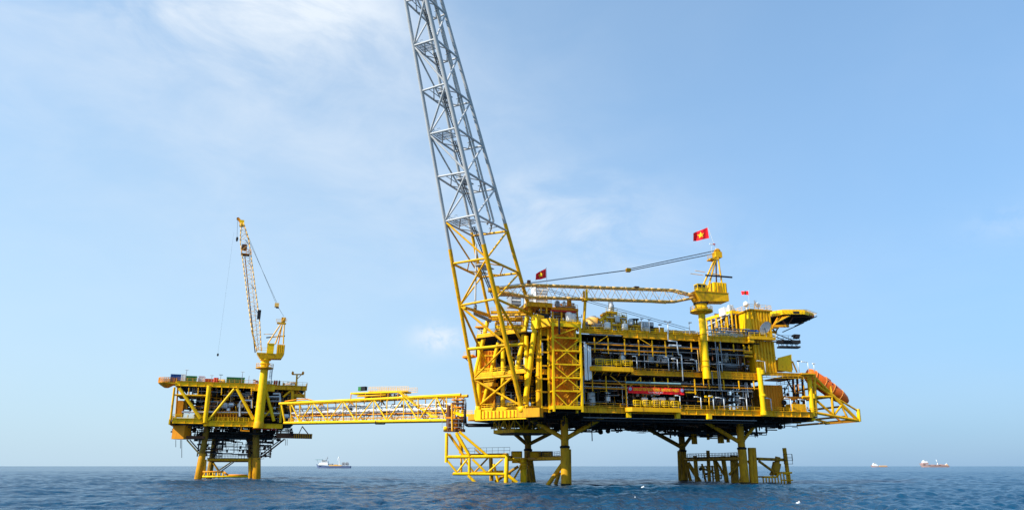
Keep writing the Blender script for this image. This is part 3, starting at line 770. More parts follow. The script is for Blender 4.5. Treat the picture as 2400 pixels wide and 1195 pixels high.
for (x0, y0, x1, y1, Y, r) in ((1591, 1056, 1594, 1132, 247, .55), (1612, 1083, 1643, 1132, 245, .7), (1607, 1078, 1620, 1132, 247, .55), (1629, 1068, 1634, 1132, 243, .7), (1659, 1055, 1663, 1130, 240, .6), (1676, 1078, 1683, 1132, 238, .75), (1680, 1082, 1697, 1112, 237, .4), (1694, 1068, 1704, 1132, 236, .75), (1720, 1066, 1723, 1134, 228, 1.25), (1645, 1086, 1655, 1132, 242, .35), (1669, 1090, 1672, 1128, 242, .3), (1640, 1095, 1668, 1105, 241, .3), (1754, 1078, 1768, 1112, 220, .45), (1709, 1112, 1735, 1084, 226, .4), (1733, 1132, 1742, 1095, 219, .35)):
    jt('jacket_brace', Q(x0, y0, Y), Q(x1, y1, Y), r)
for (x0, x1) in ((1758, 1763), (1766, 1772)):
    jt('pile_guide', Q(x0, 1049, 219), Q(x1, 1134, 218), .75, 'weathered')
jt('jacket_beam', Q(1775, 1074.5, 222), Q(1842, 1077, 226), .45); jt('jacket_brace', Q(1779, 1080, 222), Q(1812, 1104, 225), .4)
jt('pile_guide', Q(1838, 1049, 226), Q(1849, 1130, 226), .62, 'weathered')
MB().tube(Q(1823, 1070, 226), Q(1821, 1085, 226), .8, 'splash', 12).tube(Q(1821, 1084, 226), Q(1815, 1112, 226), 1.3, 'splash', 12).tube(Q(1818, 1100, 226), Q(1805, 1112, 226), .4, 'weathered', 8).build('jacket_brace', T)
railing(T, [Q(1838, 1087, 224), Q(1858, 1087, 224)], 'dark', h=3); railing(T, [Q(1838, 1079, 224), Q(1858, 1079, 224)], 'dark', h=2)
# ladders / guard rails along the jacket walkways
railing(T, [RRp + V((1.5, 0, zj + .6)), FRp + V((-1.5, 0, zj + .6))], 'dark'); railing(T, [RLp + V((1, 0, zj + .6)), FLp + V((-1.5, 0, zj + .6))], 'dark')
clutter(T, UF, RRp.x + 2, RRp.x + 10, 38, 46, .8, 5, 46, 88, mats=['dark', 'splash', 'brown'], name='conductor_pipework')
railing(T, [Q(1612, 1074, 242), Q(1735, 1073, 224)], 'dark', h=1.6, step=1.2)
# boat landing at the right
b = MB(); yb = 221
z1 = Q(1820, 1117, yb).z; z2 = Q(1830, 1107, yb).z
P0, P1, P2, P3 = Q(1785, 1119, yb), Q(1820, 1119, yb), Q(1828, 1107, yb), Q(1856, 1107, yb)
b.path([V((P0.x, yb, z1)), V((P1.x, yb, z1)), V((P2.x, yb, z2)), V((P3.x, yb, z2))], .28, 'yellow', 8)
b.path([V((P0.x, yb + 4, z1)), V((P1.x, yb + 4, z1)), V((P2.x, yb + 4, z2)), V((P3.x, yb + 4, z2))], .22, 'yellow', 8)
for px in range(1788, 1857, 7):
    p = Q(px, 1115, yb); z = z1 if px < 1822 else z2
    b.tube(V((p.x, yb, -1)), V((p.x, yb, z)), .22, 'weathered', 8); b.tube(V((p.x, yb, z)), V((p.x, yb + 4, z)), .15, 'yellow', 6)
b.tube(Q(1850, 1112, yb), Q(1834, 1107, yb), .3, 'yellow', 6); b.tube(V((P3.x, yb, .9)), V((P2.x, yb, .9)), .2, 'yellow', 6)
b.build('boat_landing', T)
# yellow weather shields round the rear left leg, and clamp rings
for (x0, x1, y0, y1, Y, m) in ((1200, 1223, 1058, 1071.5, 230, 'bright'), (1200, 1222, 1071.8, 1084.5, 229, 'bright'), (1240, 1269, 1057.5, 1071.5, 225, 'yellow'), (1270, 1294, 1057.5, 1071.5, 222, 'yellow')):
    wbox('weather_shield', x0, y0, x1, y1, Y, 1.6, m, T)
b = MB()
for x0, x1, Y in ((1199, 1223, 229.5), (1240, 1269, 224.6), (1270, 1295, 221.6)):
    for (p, q) in (((x0, 1057.5), (x1, 1057.5)), ((x0, 1057.5), (x0, 1072)), ((x1, 1057.5), (x1, 1072))): b.tube(Q(*p, Y), Q(*q, Y), .13, 'dark', 6)
b.build('shield_frames', T, kind='stuff')
pp = Q(1227, 1100, 226)
tube('jacket_pile', V((pp.x, 226, -3)), V((pp.x, 226, Q(1227, 1072, 226).z)), 1.05, 'bright', T, 18)
for py in (1075, 1084, 1091, 1097):
    MB().lathe(V((pp.x, 226, Q(1227, py, 226).z)), V((0, 0, 1)), [(-.25, 1.06), (-.2, 1.35), (.2, 1.35), (.25, 1.06)], 'yellow', 18).build('collar', T)
# ------------------------------------------------------------------ stair tower on the front face
T = thing('stair_tower', 'tall open yellow stair tower with braced landings on the front left of the main platform', 'stair tower', F.W(af(1330, -3, 955), -3, ZL0))
ds = -4.2
s0, s1 = F.A(1297, 880, ds), F.A(1362.5, 880, ds)
zsT, zsB = zf(1330, 762, ds), zf(1330, 957, ds)
for a in (s0, s1):
    for d in (ds, -.3):
        fbox('column', F, a - .25, a + .25, d - .25, d + .25, zsB - .8, zsT + .6, 'bright', T)
lv = [zf(1330, y, ds) for y in (954, 916, 885, 854, 822, 792, 762)]
b = MB(); corrugated(F, s0 + .4, s1 - .35, -.55, lv[0], lv[-1] - .3, 'orangey', b, pitch=.8, depth=.12, thick=.2); b.build('back_cladding', T)
for k, z in enumerate(lv):
    h = .9 if k in (0, 6) else .36
    fbox('landing_beam', F, s0 + .3, s1 - .3, ds - .2, ds + .2, z - h / 2, z + h / 2, 'bright', T)
    fbox('landing_beam', F, s0 - .15, s0 + .15, ds + .25, -.5, z - h / 2, z + h / 2, 'yellow', T)
    fbox('landing_beam', F, s1 - .15, s1 + .15, ds + .25, -.5, z - h / 2, z + h / 2, 'yellow', T)
    fbox('landing', F, s0 + .4, s0 + 2.4, ds + .3, -.8, z - .05, z + .05, 'orangey', T); fbox('landing', F, s1 - 2.4, s1 - .4, ds + .3, -.8, z - .05, z + .05, 'orangey', T)
am = (s0 + s1) / 2
for k in range(6):
    z0, z1 = lv[k] + .25, lv[k + 1] - .25
    if k in (5,): prs = [((s0, z0), (s1, z1))]
    elif k % 2 == 0: prs = [((s0, z1), (am, z0)), ((am, z0), (s1, z1))]
    else: prs = [((s0, z0), (am, z1)), ((am, z1), (s1, z0))]
    for (p, q) in prs: bar('brace', F.W(p[0], ds, p[1]), F.W(q[0], ds, q[1]), .2, .25, 'bright', T)
    b = MB()
    ax, bx = (s0 + 2.3, s1 - 2.3) if k % 2 == 0 else (s1 - 2.3, s0 + 2.3)
    for dd in (-2.4, -1.3):
        p = F.W(ax, dd, lv[k]); q = F.W(bx, dd, lv[k + 1]); b.tube(p, q, .13, 'yellow2', 6); b.tube(p + V((0, 0, 1)), q + V((0, 0, 1)), .05, 'yellow', 4)
    n = 12
    for j in range(n):
        t = (j + .5) / n; a = lerp(ax, bx, t); z = lerp(lv[k], lv[k + 1], t)
        b.box(F, a - .16, a + .16, -2.4, -1.3, z, z + .05, 'yellow2')
    b.build('stair_flight', T)
    railing(T, [F.W(s1 - 2.4, ds, lv[k] + .2), F.W(s1 - .4, ds, lv[k] + .2)], 'bright', r=.05)
railing(T, [F.W(s0, -.4, lv[-1] + .4), F.W(s0, ds, lv[-1] + .4), F.W(s1, ds, lv[-1] + .4), F.W(s1, -.4, lv[-1] + .4)], 'bright', r=.07)
fbox('side_frame', F, s0 - 2.3, s0 - 2.0, -.6, -.2, zsB, zsT + .8, 'bright', T)
for z in lv: fbox('side_frame', F, s0 - 2.2, s0 - .1, -.55, -.3, z - .2, z + .2, 'yellow', T)
tube('downpipe', F.P(1310, 745, ds - .3), F.P(1311, 783, ds - .3), .28, 'dark', T, 8)

# ------------------------------------------------------------------ flare boom
T = thing('flare_boom', 'tall grey lattice flare boom with yellow foot leaning out left of the main platform', 'flare boom', Q(1170, 955, 188))
Bb, Bt = Q(1223, 957, 185.5), Q(998, -8, 148.5)
Ab, At = Q(1121, 957, 192), Q(949, -8, 152.5)
Cb, Ct = Q(1246, 742, 191), Q(1032, -8, 157)
Db, Dt = Q(1147, 742, 197.5), Q(989, -8, 161)
def at_py(p, q, py):
    lo, hi = 0.0, 1.0
    for _ in range(40):
        m = (lo + hi) / 2; w = p.lerp(q, m); d = w - V((0, 0, CAM_Z))
        cz = d.y * math.cos(PITCH) + d.z * math.sin(PITCH); cy = -d.y * math.sin(PITCH) + d.z * math.cos(PITCH)
        y = 597.5 - F_PX * cy / cz
        if y > py: lo = m
        else: hi = m
    return p.lerp(q, (lo + hi) / 2)
# extend every chord above the frame so that the boom goes on
EXT = 1.16
Atx, Btx, Ctx, Dtx = (Ab.lerp(At, EXT), Bb.lerp(Bt, EXT), Cb.lerp(Ct, EXT * 1.005), Db.lerp(Dt, EXT * 1.005))
NA = [at_py(Ab, At, y) for y in (888, 818, 716, 618, 519, 415, 315, 214, 108)]
NB = [at_py(Bb, Bt, y) for y in (880, 808, 700, 605, 503, 403, 300, 196, 92)]
NC = [None, None, at_py(Cb, Ct, 736)] + [at_py(Cb, Ct, y) for y in (640, 542, 443, 342, 240, 136)]
ND = [None, None, at_py(Db, Dt, 742)] + [at_py(Db, Dt, y) for y in (650, 553, 455, 356, 254, 152)]
def ext(n, base, top, k=1):
    s = (n[-1] - n[-2]).length
    return n + [n[-1] + (top - base).normalized() * s * .97, n[-1] + (top - base).normalized() * s * 1.93]
NA, NB, NC, ND = ext(NA, Ab, At), ext(NB, Bb, Bt), ext(NC, Cb, Ct), ext(ND, Db, Dt)
for nm, base, nodes, rr, tr in (('A', Ab, NA, .52, (0, 584)), ('B', Bb, NB, .62, (0, 572)), ('C', Cb, NC, .52, (0, 524)), ('D', Db, ND, .46, (0, 545))):
    br = at_py(base, nodes[-1], tr[1])
    tube('chord', base, br, rr, 'yellow', T, 16); tube('chord', br, nodes[-1], rr * .94, 'galv', T, 16)
tube('base_stub', Ab - V((0, 0, .8)), Ab + V((0, 0, .6)), .8, 'bright', T, 16); tube('base_stub', Bb - V((0, 0, .8)), Bb + V((0, 0, .6)), .9, 'bright', T, 16)
def mem(i, p, q, r, lim=4):
    tube('horizontal' if r > .27 else 'brace', p, q, r, 'yellow' if i < lim else 'galv', T, 10)
for i in range(len(NA)):
    y = i < 4
    mem(i, NA[i], NB[i], .33 if y else .28)
    if NC[i] is not None:
        mem(i, NB[i], NC[i], .33 if y else .28); mem(i, NC[i], ND[i], .33 if y or i == 4 else .28, 5); mem(i, ND[i], NA[i], .33 if y else .28)
        if i > 2:   # plan bracing inside each level frame
            mAB, mCD, mBC, mDA = (NA[i] + NB[i]) / 2, (NC[i] + ND[i]) / 2, (NB[i] + NC[i]) / 2, (NA[i] + ND[i]) / 2
            for (p, q) in ((mAB, mBC), (mBC, mCD), (mCD, mDA), (mDA, mAB)): mem(i, p, q, .16)
# face A-B zigzag (B at even nodes)
Aall = NA; Ball = NB
for i in range(1, len(NA)):
    # i indexes upward; nodes 1 (818), 2 (716) ...
    if i % 2 == 0: mem(i - 1, NA[i], NB[i - 1], .26)
    else: mem(i - 1, NB[i], NA[i - 1], .26)
mem(0, Ab + V((0, 0, .6)), NB[0], .3); mem(0, Bb + V((0, 0, .6)), NA[0], .3)
for i in range(3, len(NC)):
    mem(i - 1, NC[i], NB[i - 1], .26)
    mem(i - 1, NA[i - 1], ND[i], .24) if i % 2 else mem(i - 1, ND[i - 1], NA[i], .24)
mem(1, NB[2], Q(1228, 728, 189), .34); mem(1, NA[2], Q(1140, 850, 196), .34); mem(1, NA[2], NB[1], .34)
tube('foot_brace', Q(1146, 738, 197.5), Q(1088, 720, 181), .42, 'yellow', T, 12)
tube('foot_brace', NB[2], Q(1230, 812, 188), .36, 'yellow', T, 12)
tube('cross_tube', Q(1097, 818, 183), Q(1227, 806, 180), .42, 'bright', T, 12)
# base girder under the lower chords
b = MB(); p, q = Ab + V((0, 0, -1.8)), Bb + V((0, 0, -1.6)); x = (q - p).normalized(); y = V((0, 0, 1)).cross(x).normalized()
BF = Frame(1000, 100, 0); BF.o = V((p.x, p.y, 0)); BF.e1 = V((x.x, x.y, 0)).normalized(); BF.e2 = V((y.x, y.y, 0)).normalized(); L_ = (q - p).length
b.box(BF, 1.4, L_ - 1.2, -.7, .7, p.z - .9, p.z + 1.0, 'bright')
for k in range(9): b.box(BF, 2.2 + k * 1.15, 2.5 + k * 1.15, -.95, -.68, p.z - .8, p.z + .9, 'orangey')
b.box(BF, -.6, 1.4, -1.1, 1.1, p.z - 1.2, p.z + 1.4, 'bright'); b.box(BF, L_ - 1.2, L_ + 5.5, -.6, 1.6, p.z - 1.0, p.z + 1.3, 'yellow2')
b.box(BF, 0, L_ + 2, -1.6, -.9, p.z - 1.5, p.z - 1.2, 'bright')
b.build('base_girder', T)
# flare risers running up inside, ending in a bend
rl = lambda p, q, t: p.lerp(q, t)
def inside(i, u, w):   # u along AB, w towards the back face
    j = max(2, min(i, len(NC) - 1)); f = i - int(i)
    def lv_(k):
        a = NA[k].lerp(NB[k], u); d = ND[k].lerp(NC[k], u); return a.lerp(d, w)
    k = int(i)
    return lv_(k) if f == 0 else lv_(k).lerp(lv_(k + 1), f)
for u, w, k0 in ((.93, .66, 4.12), (.80, .72, 4.2)):
    pts = [inside(k0, u, w)] + [inside(k, u, w) for k in range(5, 11)]
    for i in range(len(pts) - 1): tube('flare_riser', pts[i], pts[i + 1], .30, 'galv', T, 10)
    tube('flare_riser', pts[0], inside(k0 - .1, u - .12, w), .30, 'galv', T, 10)
for i in range(4, 11):   # pipe guides
    tube('pipe_guide', inside(i, .70, .72), NC[i].lerp(NB[i], .3), .13, 'galv', T, 6)
    tube('pipe_guide', inside(i, .98, .45), inside(i, .72, .80), .11, 'galv', T, 6)
    tube('pipe_guide', inside(i, .28, .0), inside(i, .28, .98), .12, 'galv', T, 6)
p0 = inside(3.6, .12, .85); pts = [p0, V((p0.x, p0.y, Q(1106, 722, 190).z)), Q(1113, 735, 193), Q(1150, 752, 197)]
pts[0] = V((pts[1].x, pts[1].y, pts[1].z + 18))
MB().path(pts[:2], .26, 'galv', 10).path(pts[1:], .5, 'grey', 12).build('flare_riser', T)
# caged ladders and rest platforms
def ladder(p, q, side, m='grey', name='ladder', cage=True):
    b = MB(); L = (q - p).length; ax = (q - p).normalized(); s = side.normalized(); nrm = ax.cross(s).normalized()
    for k in (-.32, .32): b.tube(p + s * k, q + s * k, .14, m, 5)
    n = int(L / .55)
    for j in range(n):
        c = p + ax * (j + .5) * L / n; b.tube(c - s * .32, c + s * .32, .08, m, 4, caps=False)
    if cage:
        n = int(L / 1.25)
        for j in range(1, n):
            c = p + ax * j * L / n; ring = [c + s * .42 * math.cos(t) + nrm * (.45 + .45 * math.sin(t)) for t in [R(x) for x in (200, 150, 90, 30, -20)]]
            b.path(ring, .07, m, 4)
        for t in (150, 90, 30):
            o = s * .42 * math.cos(R(t)) + nrm * (.45 + .45 * math.sin(R(t))); b.tube(p + ax * 2 + o, q + o, .06, m, 4)
    return b.build(name, T)
for i in range(2, 10):
    k = i % 2
    u0, u1 = (.42, .62) if k else (.40, .60)
    p = inside(i, u1 - .0, .50); q = inside(i + 1, u0, .50)
    ladder(p, q, (NB[i] - NA[i]), 'rope')
def grating(pts):
    b = MB(); b.path(pts + [pts[0]], .11, 'galv', 5)
    for k in range(1, 12): b.tube(pts[0].lerp(pts[1], k / 12), pts[3].lerp(pts[2], k / 12), .055, 'grey', 4)
    for k in (1, 2): b.tube(pts[0].lerp(pts[3], k / 3), pts[1].lerp(pts[2], k / 3), .07, 'grey', 4)
    b.build('rest_platform', T)
for i in (4, 6, 8, 10):
    pts = [inside(i, .10, .03), inside(i, .62, .03), inside(i, .62, .36), inside(i, .10, .36)]
    grating(pts)
    railing(T, [pts[0], pts[3], pts[2]], 'galv', r=.05, h=1.3); railing(T, [pts[0], pts[0].lerp(pts[1], .5)], 'galv', r=.05, h=1.3)
for i in (5, 7, 3):
    pts = [inside(i, .42, .25), inside(i, .66, .25), inside(i, .66, .6), inside(i, .42, .6)]
    grating(pts)
    railing(T, [pts[3], pts[0], pts[1]], 'galv', r=.05, h=1.2)
# foot platform round the ladder's start
c = inside(2, .62, .8); b = MB()
UB = Frame(1000, 100, 0); UB.o = V((c.x, c.y, 0)); UB.phi = 0; UB.e1 = V((1, 0, 0)); UB.e2 = V((0, 1, 0))
b.box(UB, -2.6, 2.2, -1.5, 1.5, c.z + 5.0, c.z + 5.12, 'grey'); b.build('rest_platform', T)
railing(T, [UB.W(-2.6, -1.5, c.z + 5.1), UB.W(2.2, -1.5, c.z + 5.1)], 'galv', step=1.2); railing(T, [UB.W(-2.6, 1.5, c.z + 5.1), UB.W(2.2, 1.5, c.z + 5.1)], 'galv', step=1.2)

# ------------------------------------------------------------------ lattice helper for crane jibs
def lattice(T, p, q, side, hw0, hw1, up, hh, n, rc, rb, m, taper=None, mb2=None):
    """four-chord jib from p to q; hh(t) half depth along up, hw half width; each chord segment a part"""
    cs = []
    for k in range(n + 1):
        t = k / n; c = p.lerp(q, t); h = hh(t); w = lerp(hw0, hw1, t) if not callable(hw0) else hw0(t)
        cs.append([c + side * w + up * h, c - side * w + up * h, c - side * w - up * h, c + side * w - up * h])
    for j in range(4):
        b = MB(); b.path([c[j] for c in cs], rc, m, 6); b.build('jib_chord', T)
    for k in range(n):
        a, c = cs[k], cs[k + 1]
        b = MB()
        for j in (1, 3):
            j2 = (j + 1) % 4
            if k % 2: b.tube(a[j], c[j2], rb, mb2 or m, 4)
            else: b.tube(a[j2], c[j], rb, mb2 or m, 4)
        for j in (0, 2):
            j2 = (j + 1) % 4
            b.tube(a[j], a[j2], rb, mb2 or m, 4)
            if k % 2: b.tube(a[j], c[j2], rb * .8, mb2 or m, 4)
            else: b.tube(a[j2], c[j], rb * .8, mb2 or m, 4)
        b.build('jib_lacing', T)
    return cs
# ------------------------------------------------------------------ main crane
dC = -1.6
cpx = F.W(F.L(1653, 840, dC)[0], dC, 0)
T = thing('pedestal_crane', 'yellow pedestal crane with a long level lattice jib on the front of the main platform', 'crane', V((cpx.x, cpx.y, ZM0)), group=None)
def cz(py): return F.L(1650, py, dC)[1]
def cyl(name, z0, z1, r, m, n=24, r2=None):
    return MB().lathe(V((cpx.x, cpx.y, 0)), V((0, 0, 1)), [(z0, r), (z1, r if r2 is None else r2)], m, n).build(name, T)
rp = 1.0
cyl('pedestal', cz(886), cz(734), rp, 'bright')
cyl('pedestal_foot', cz(887), cz(870), rp + .1, 'bright')
for py in (784, 799, 858, 845): cyl('pedestal_ring', cz(py) - .1, cz(py) + .1, rp + .14, 'yellow')
# access ring with guard rail, slewing column
MB().lathe(V((cpx.x, cpx.y, 0)), V((0, 0, 1)), [(cz(737), 1.2), (cz(733), 3.1), (cz(733) + .1, 3.3), (cz(733) + .5, 3.3), (cz(733) + .52, 1.2)], 'yellow', 28).build('access_ring', T)
ring = [V((cpx.x + 3.2 * math.cos(t), cpx.y + 3.2 * math.sin(t), cz(733) + .5)) for t in [2 * math.pi * i / 14 for i in range(15)]]
railing(T, ring, 'yellow', step=1.4)
MB().lathe(V((cpx.x, cpx.y, 0)), V((0, 0, 1)), [(cz(733) + .4, 1.9), (cz(722), 2.0), (cz(720), 1.75), (cz(713), 1.75), (cz(711.5), 2.1), (cz(710), 2.1)], 'bright', 28).build('slew_column', T)
MB().lathe(V((cpx.x, cpx.y, 0)), V((0, 0, 1)), [(cz(712) - .2, 2.16), (cz(712) + .2, 2.16)], 'dark', 28).build('slew_bearing', T)
xa = lambda px, py: F.L(px, py, dC)[0]
a0, a1 = xa(1622, 700), xa(1698, 700)
b = MB(); z0, z1 = cz(709), cz(689)
b.raw([F.W(a0 + 1.5, dC - 2.0, z0), F.W(a1 - 6.5, dC - 2.0, z0), F.W(a1 - 6.5, dC + 2, z0), F.W(a0 + 1.5, dC + 2, z0), F.W(a0, dC - 2.3, z1), F.W(a1, dC - 2.3, z1), F.W(a1, dC + 2.3, z1), F.W(a0, dC + 2.3, z1), F.W(a1, dC - 2.3, z0 + .4), F.W(a1, dC + 2.3, z0 + .4)],
      [(0, 1, 8, 5, 4), (3, 7, 6, 9, 2), (0, 4, 7, 3), (1, 2, 9, 8), (5, 8, 9, 6), (4, 5, 6, 7), (0, 3, 2, 1)], 'yellow'); b.build('slew_platform', T)
fbox('deck_edge', F, a0 - .1, a1 + .1, dC - 2.4, dC + 2.4, z1, z1 + .25, 'yellow2', T)
fbox('machinery_house', F, xa(1664, 676), a1 - .3, dC - 2.2, dC + 2.2, z1 + .25, cz(664), 'bright', T)
for k in range(5): fbox('house_rib', F, xa(1667 + k * 6, 676) - .06, xa(1667 + k * 6, 676) + .06, dC - 2.3, dC - 2.19, z1 + .4, cz(665), 'yellow', T)
hs = fbox('house_door', F, xa(1674, 676), xa(1681, 676), dC - 2.32, dC - 2.2, z1 + .3, z1 + 2.3, 'yellow2', T)
ca = MB(); c0, c1 = xa(1626, 676), xa(1646, 676); zc0, zc1 = z1 + .25, cz(670)
ca.box(F, c0, c1, dC - 2.2, dC - .2, zc0, zc0 + 1.0, 'bright'); ca.box(F, c0 - .05, c1 + .05, dC - 2.25, dC - .15, zc1 - .3, zc1, 'bright')
for (x, d) in ((c0, dC - 2.2), (c1 - .16, dC - 2.2), ((c0 + c1) / 2, dC - 2.2), (c0, dC - .36), (c1 - .16, dC - .36)): ca.box(F, x, x + .16, d, d + .16, zc0 + 1.0, zc1 - .3, 'bright')
cab_ = ca.build('operator_cab', T)
g = MB(); g.box(F, c0 + .05, c1 - .05, dC - 2.12, dC - .28, zc0 + 1.0, zc1 - .3, 'glass'); g.build('cab_window', cab_)
railing(T, [F.W(a0, dC - 2.3, z1 + .25), F.W(xa(1664, 676), dC - 2.3, z1 + .25)], 'bright', r=.05); 
# A-frame
tp = {}
for s in (-1, 1):
    d = dC + s * 1.5
    top = F.P(1681, 594, dC + s * .7)
    for (px, py) in ((1647, 671), (1658, 682), (1692, 666)):
        tube('gantry_leg', F.P(px, py, d), top, .26, 'yellow', T, 10)
    tube('gantry_brace', F.P(1662, 640, dC + s * 1.1), F.P(1691, 645, dC + s * 1.1), .14, 'yellow', T, 8)
tube('gantry_leg', F.P(1679, 662, dC), F.P(1678, 602, dC), .22, 'brown', T, 8)
fbox('gantry_head', F, xa(1673, 595), xa(1688, 595), dC - 1.0, dC + 1.0, cz(602), cz(589), 'yellow', T)
fbox('head_platform', F, xa(1661, 606), xa(1677, 606), dC - 1.2, dC + 1.2, cz(609), cz(606), 'yellow', T)
MB().lathe(F.P(1681, 590, dC) - F.e2 * .5, F.e2, [(0, .8), (.1, .95), (.9, .95), (1, .8)], 'yellow2', 16).build('sheave', T)
railing(T, [F.P(1659, 607, dC - 1.2), F.P(1674, 604, dC - 1.2)], 'yellow')
fbox('exhaust_pipe', F, xa(1646, 646), xa(1708, 650), dC - 1.9, dC - 1.6, cz(648.5) - .25, cz(648.5) + .2, 'dark', T)
for (x0, y0, x1, y1) in ((1618, 641, 1648, 645), (1629, 634, 1653, 638)): tube('boom_stop', F.P(x0, y0, dC), F.P(x1, y1, dC), .1, 'cream', T, 6)
# jib: root at the slew platform, drawn level over the deck
jr = F.P(1624, 695.5, dC); jt_ = F.P(1163, 680, dC + 1)
jdir = (jt_ - jr).normalized(); jside = jdir.cross(V((0, 0, 1))).normalized(); jup = jside.cross(jdir).normalized()
if jup.z < 0: jup = -jup
def hh(t): return max(.35, min(1.75, .35 + t * 13, .35 + (1 - t) * 9.0))
cs = lattice(T, jr, jt_, jside, .85, .85, jup, hh, 30, .27, .075, 'cream')
b = MB()
for k in range(6, 44): pass
b.box(F, xa(1560, 690), xa(1465, 690), dC - .1, dC + .3, cs[13][2].z - .1, cs[13][2].z + .05, 'cream'); b.build('jib_walkway', T)
tube('jib_head', jt_, jt_ + jdir * 2.2, .7, 'yellow', T, 10)
fbox('jib_head_plate', F, F.L(1165, 680, dC)[0] - .5, F.L(1165, 680, dC)[0] + .6, dC - .2, dC + 2, jt_.z - 1.2, jt_.z + 1.0, 'yellow', T)
fbox('jib_winch', F, xa(1496, 680), xa(1486, 680), dC - .8, dC + .8, cs[8][0].z - .1, cs[8][0].z + .5, 'brown', T)
# pendant ropes and floating sheave block
blk = F.P(1472, 633, dC)
for s in (-.5, .5):
    o = F.e2 * s
    tube('pendant_rope', F.P(1679, 590, dC) + o + V((0, 0, .4)), blk + o * .6 + V((0, 0, .25)), .07, 'rope', T, 5)
    tube('pendant_rope', F.P(1676, 594, dC) + o, blk + o * .6 - V((0, 0, .25)), .07, 'rope', T, 5)
    tube('pendant_rope', blk + o * .6, F.P(1268, 660, dC) + o, .07, 'rope', T, 5)
    tube('pendant_rope', F.P(1268, 660, dC) + o, F.P(1170, 672, dC + 1) + o, .07, 'rope', T, 5)
fbox('sheave_block', F, xa(1468, 633), xa(1477, 633), dC - .6, dC + .6, blk.z - .5, blk.z + .5, 'yellow2', T)
fbox('sheave_block', F, xa(1236, 661), xa(1243, 661), dC - .4, dC + .4, F.P(1240, 661, dC).z - .5, F.P(1240, 661, dC).z + .5, 'brown', T)
for (x0, y0, x1, y1) in ((1283, 677, 1616, 770), (1290, 683, 1606, 772)): tube('hoist_rope', F.P(x0, y0, dC), F.P(x1, y1, dC), .07, 'rope', T, 5)
# jib rest post
T = thing('jib_rest', 'slim yellow post that carries the level crane jib on the upper deck', 'crane rest', F.W(F.L(1372, 760, dC + .2)[0], dC + .2, ZU1))
ar_, zr_ = F.L(1371.5, 702, dC + .2); zb_ = F.L(1371.5, 756, dC + .2)[1]
tube('post', F.W(ar_, .6, ZU1), F.W(ar_, dC + .2, cs[16][3].z - .5), .42, 'yellow', T, 12)
fbox('saddle', F, ar_ - .7, ar_ + .7, dC - 1.0, dC + 1.2, cs[16][3].z - .7, cs[16][3].z - .15, 'yellow', T)
for d in (dC - 1.0, dC + 1.0): fbox('horn', F, ar_ - .3, ar_ + .3, d - .15, d + .15, cs[16][3].z - .2, cs[16][3].z + 2.4, 'yellow', T)

# ------------------------------------------------------------------ banner, flags
T = thing('banner', 'long red banner with yellow lettering tied along the lower bay of the main platform', 'banner', F.P(1537, 925, -.5))
ba0, ba1 = af(1472, -.5, 914), af(1602.5, -.5, 917)
bz1, bz0 = zf(1537, 907.6, -.5), zf(1537, 922.6, -.5)
b = MB(); n = 30
vs = []; fs = []
for k in range(n + 1):
    t = k / n; w = .07 * math.sin(t * 23) + .05 * math.sin(t * 61 + 1)
    for z in (bz0, bz1):
        for dd in (0, .05): vs.append(F.W(lerp(ba0, ba1, t), -.5 + w + dd, z + .05 * math.sin(t * 31)))
for k in range(n):
    i = k * 4; fs += [(i, i + 4, i + 6, i + 2), (i + 1, i + 3, i + 7, i + 5), (i, i + 1, i + 5, i + 4), (i + 2, i + 6, i + 7, i + 3)]
b.raw(vs, fs, 'flagred', False); b.build('cloth', T)
def text(s, a_mid, z, size, m, name, parent, d=-.68, width=None, fr=MF, bold=0.0):
    c = bpy.data.curves.new(name, 'FONT'); c.body = s; c.align_x = 'CENTER'; c.align_y = 'CENTER'; c.size = size; c.extrude = .01; c.offset = bold
    to = bpy.data.objects.new(name + '_tmp', c); COL.objects.link(to)
    bpy.context.view_layer.update()
    me = bpy.data.meshes.new_from_object(to.evaluated_get(bpy.context.evaluated_depsgraph_get()))
    bpy.data.objects.remove(to)
    me.name = name; me.materials.clear(); me.materials.append(M[m])
    xs = [v.co.x for v in me.vertices]; w = max(xs) - min(xs); sx = (width / w) if width else 1
    for v in me.vertices: v.co.x *= sx
    o = bpy.data.objects.new(name, me); COL.objects.link(o)
    return reg(o, parent, fr.mat @ Matrix.Translation((a_mid, d, z)) @ Matrix.Rotation(math.pi / 2, 4, 'X'))
bw = ba1 - ba0
text('LOAD-OUT FOR PQP-HT TOPSIDE - BIEN DONG 1 PROJECT', (ba0 + ba1) / 2, lerp(bz0, bz1, .60), (bz1 - bz0) * .62, 'flagyel', 'lettering', T, width=bw * .82, bold=.008)
text('Vung Tau, May 2, 2013', (ba0 + ba1) / 2 - .3, lerp(bz0, bz1, .20), (bz1 - bz0) * .28, 'white', 'lettering', T, width=bw * .26)
for a, m in ((ba0 + bw * .035, 'blue'), (ba1 - bw * .035, 'blue')):
    b = MB(); c = F.W(a, -.66, lerp(bz0, bz1, .66))
    b.lathe(c, -F.e2, [(0, .55), (.03, .55)], m, 16); b.lathe(c - F.e2 * .035, -F.e2, [(0, .36), (.02, .36)], 'white', 16); b.lathe(c - F.e2 * .06, -F.e2, [(0, .2), (.02, .2)], m, 12)
    b.build('round_emblem', T)
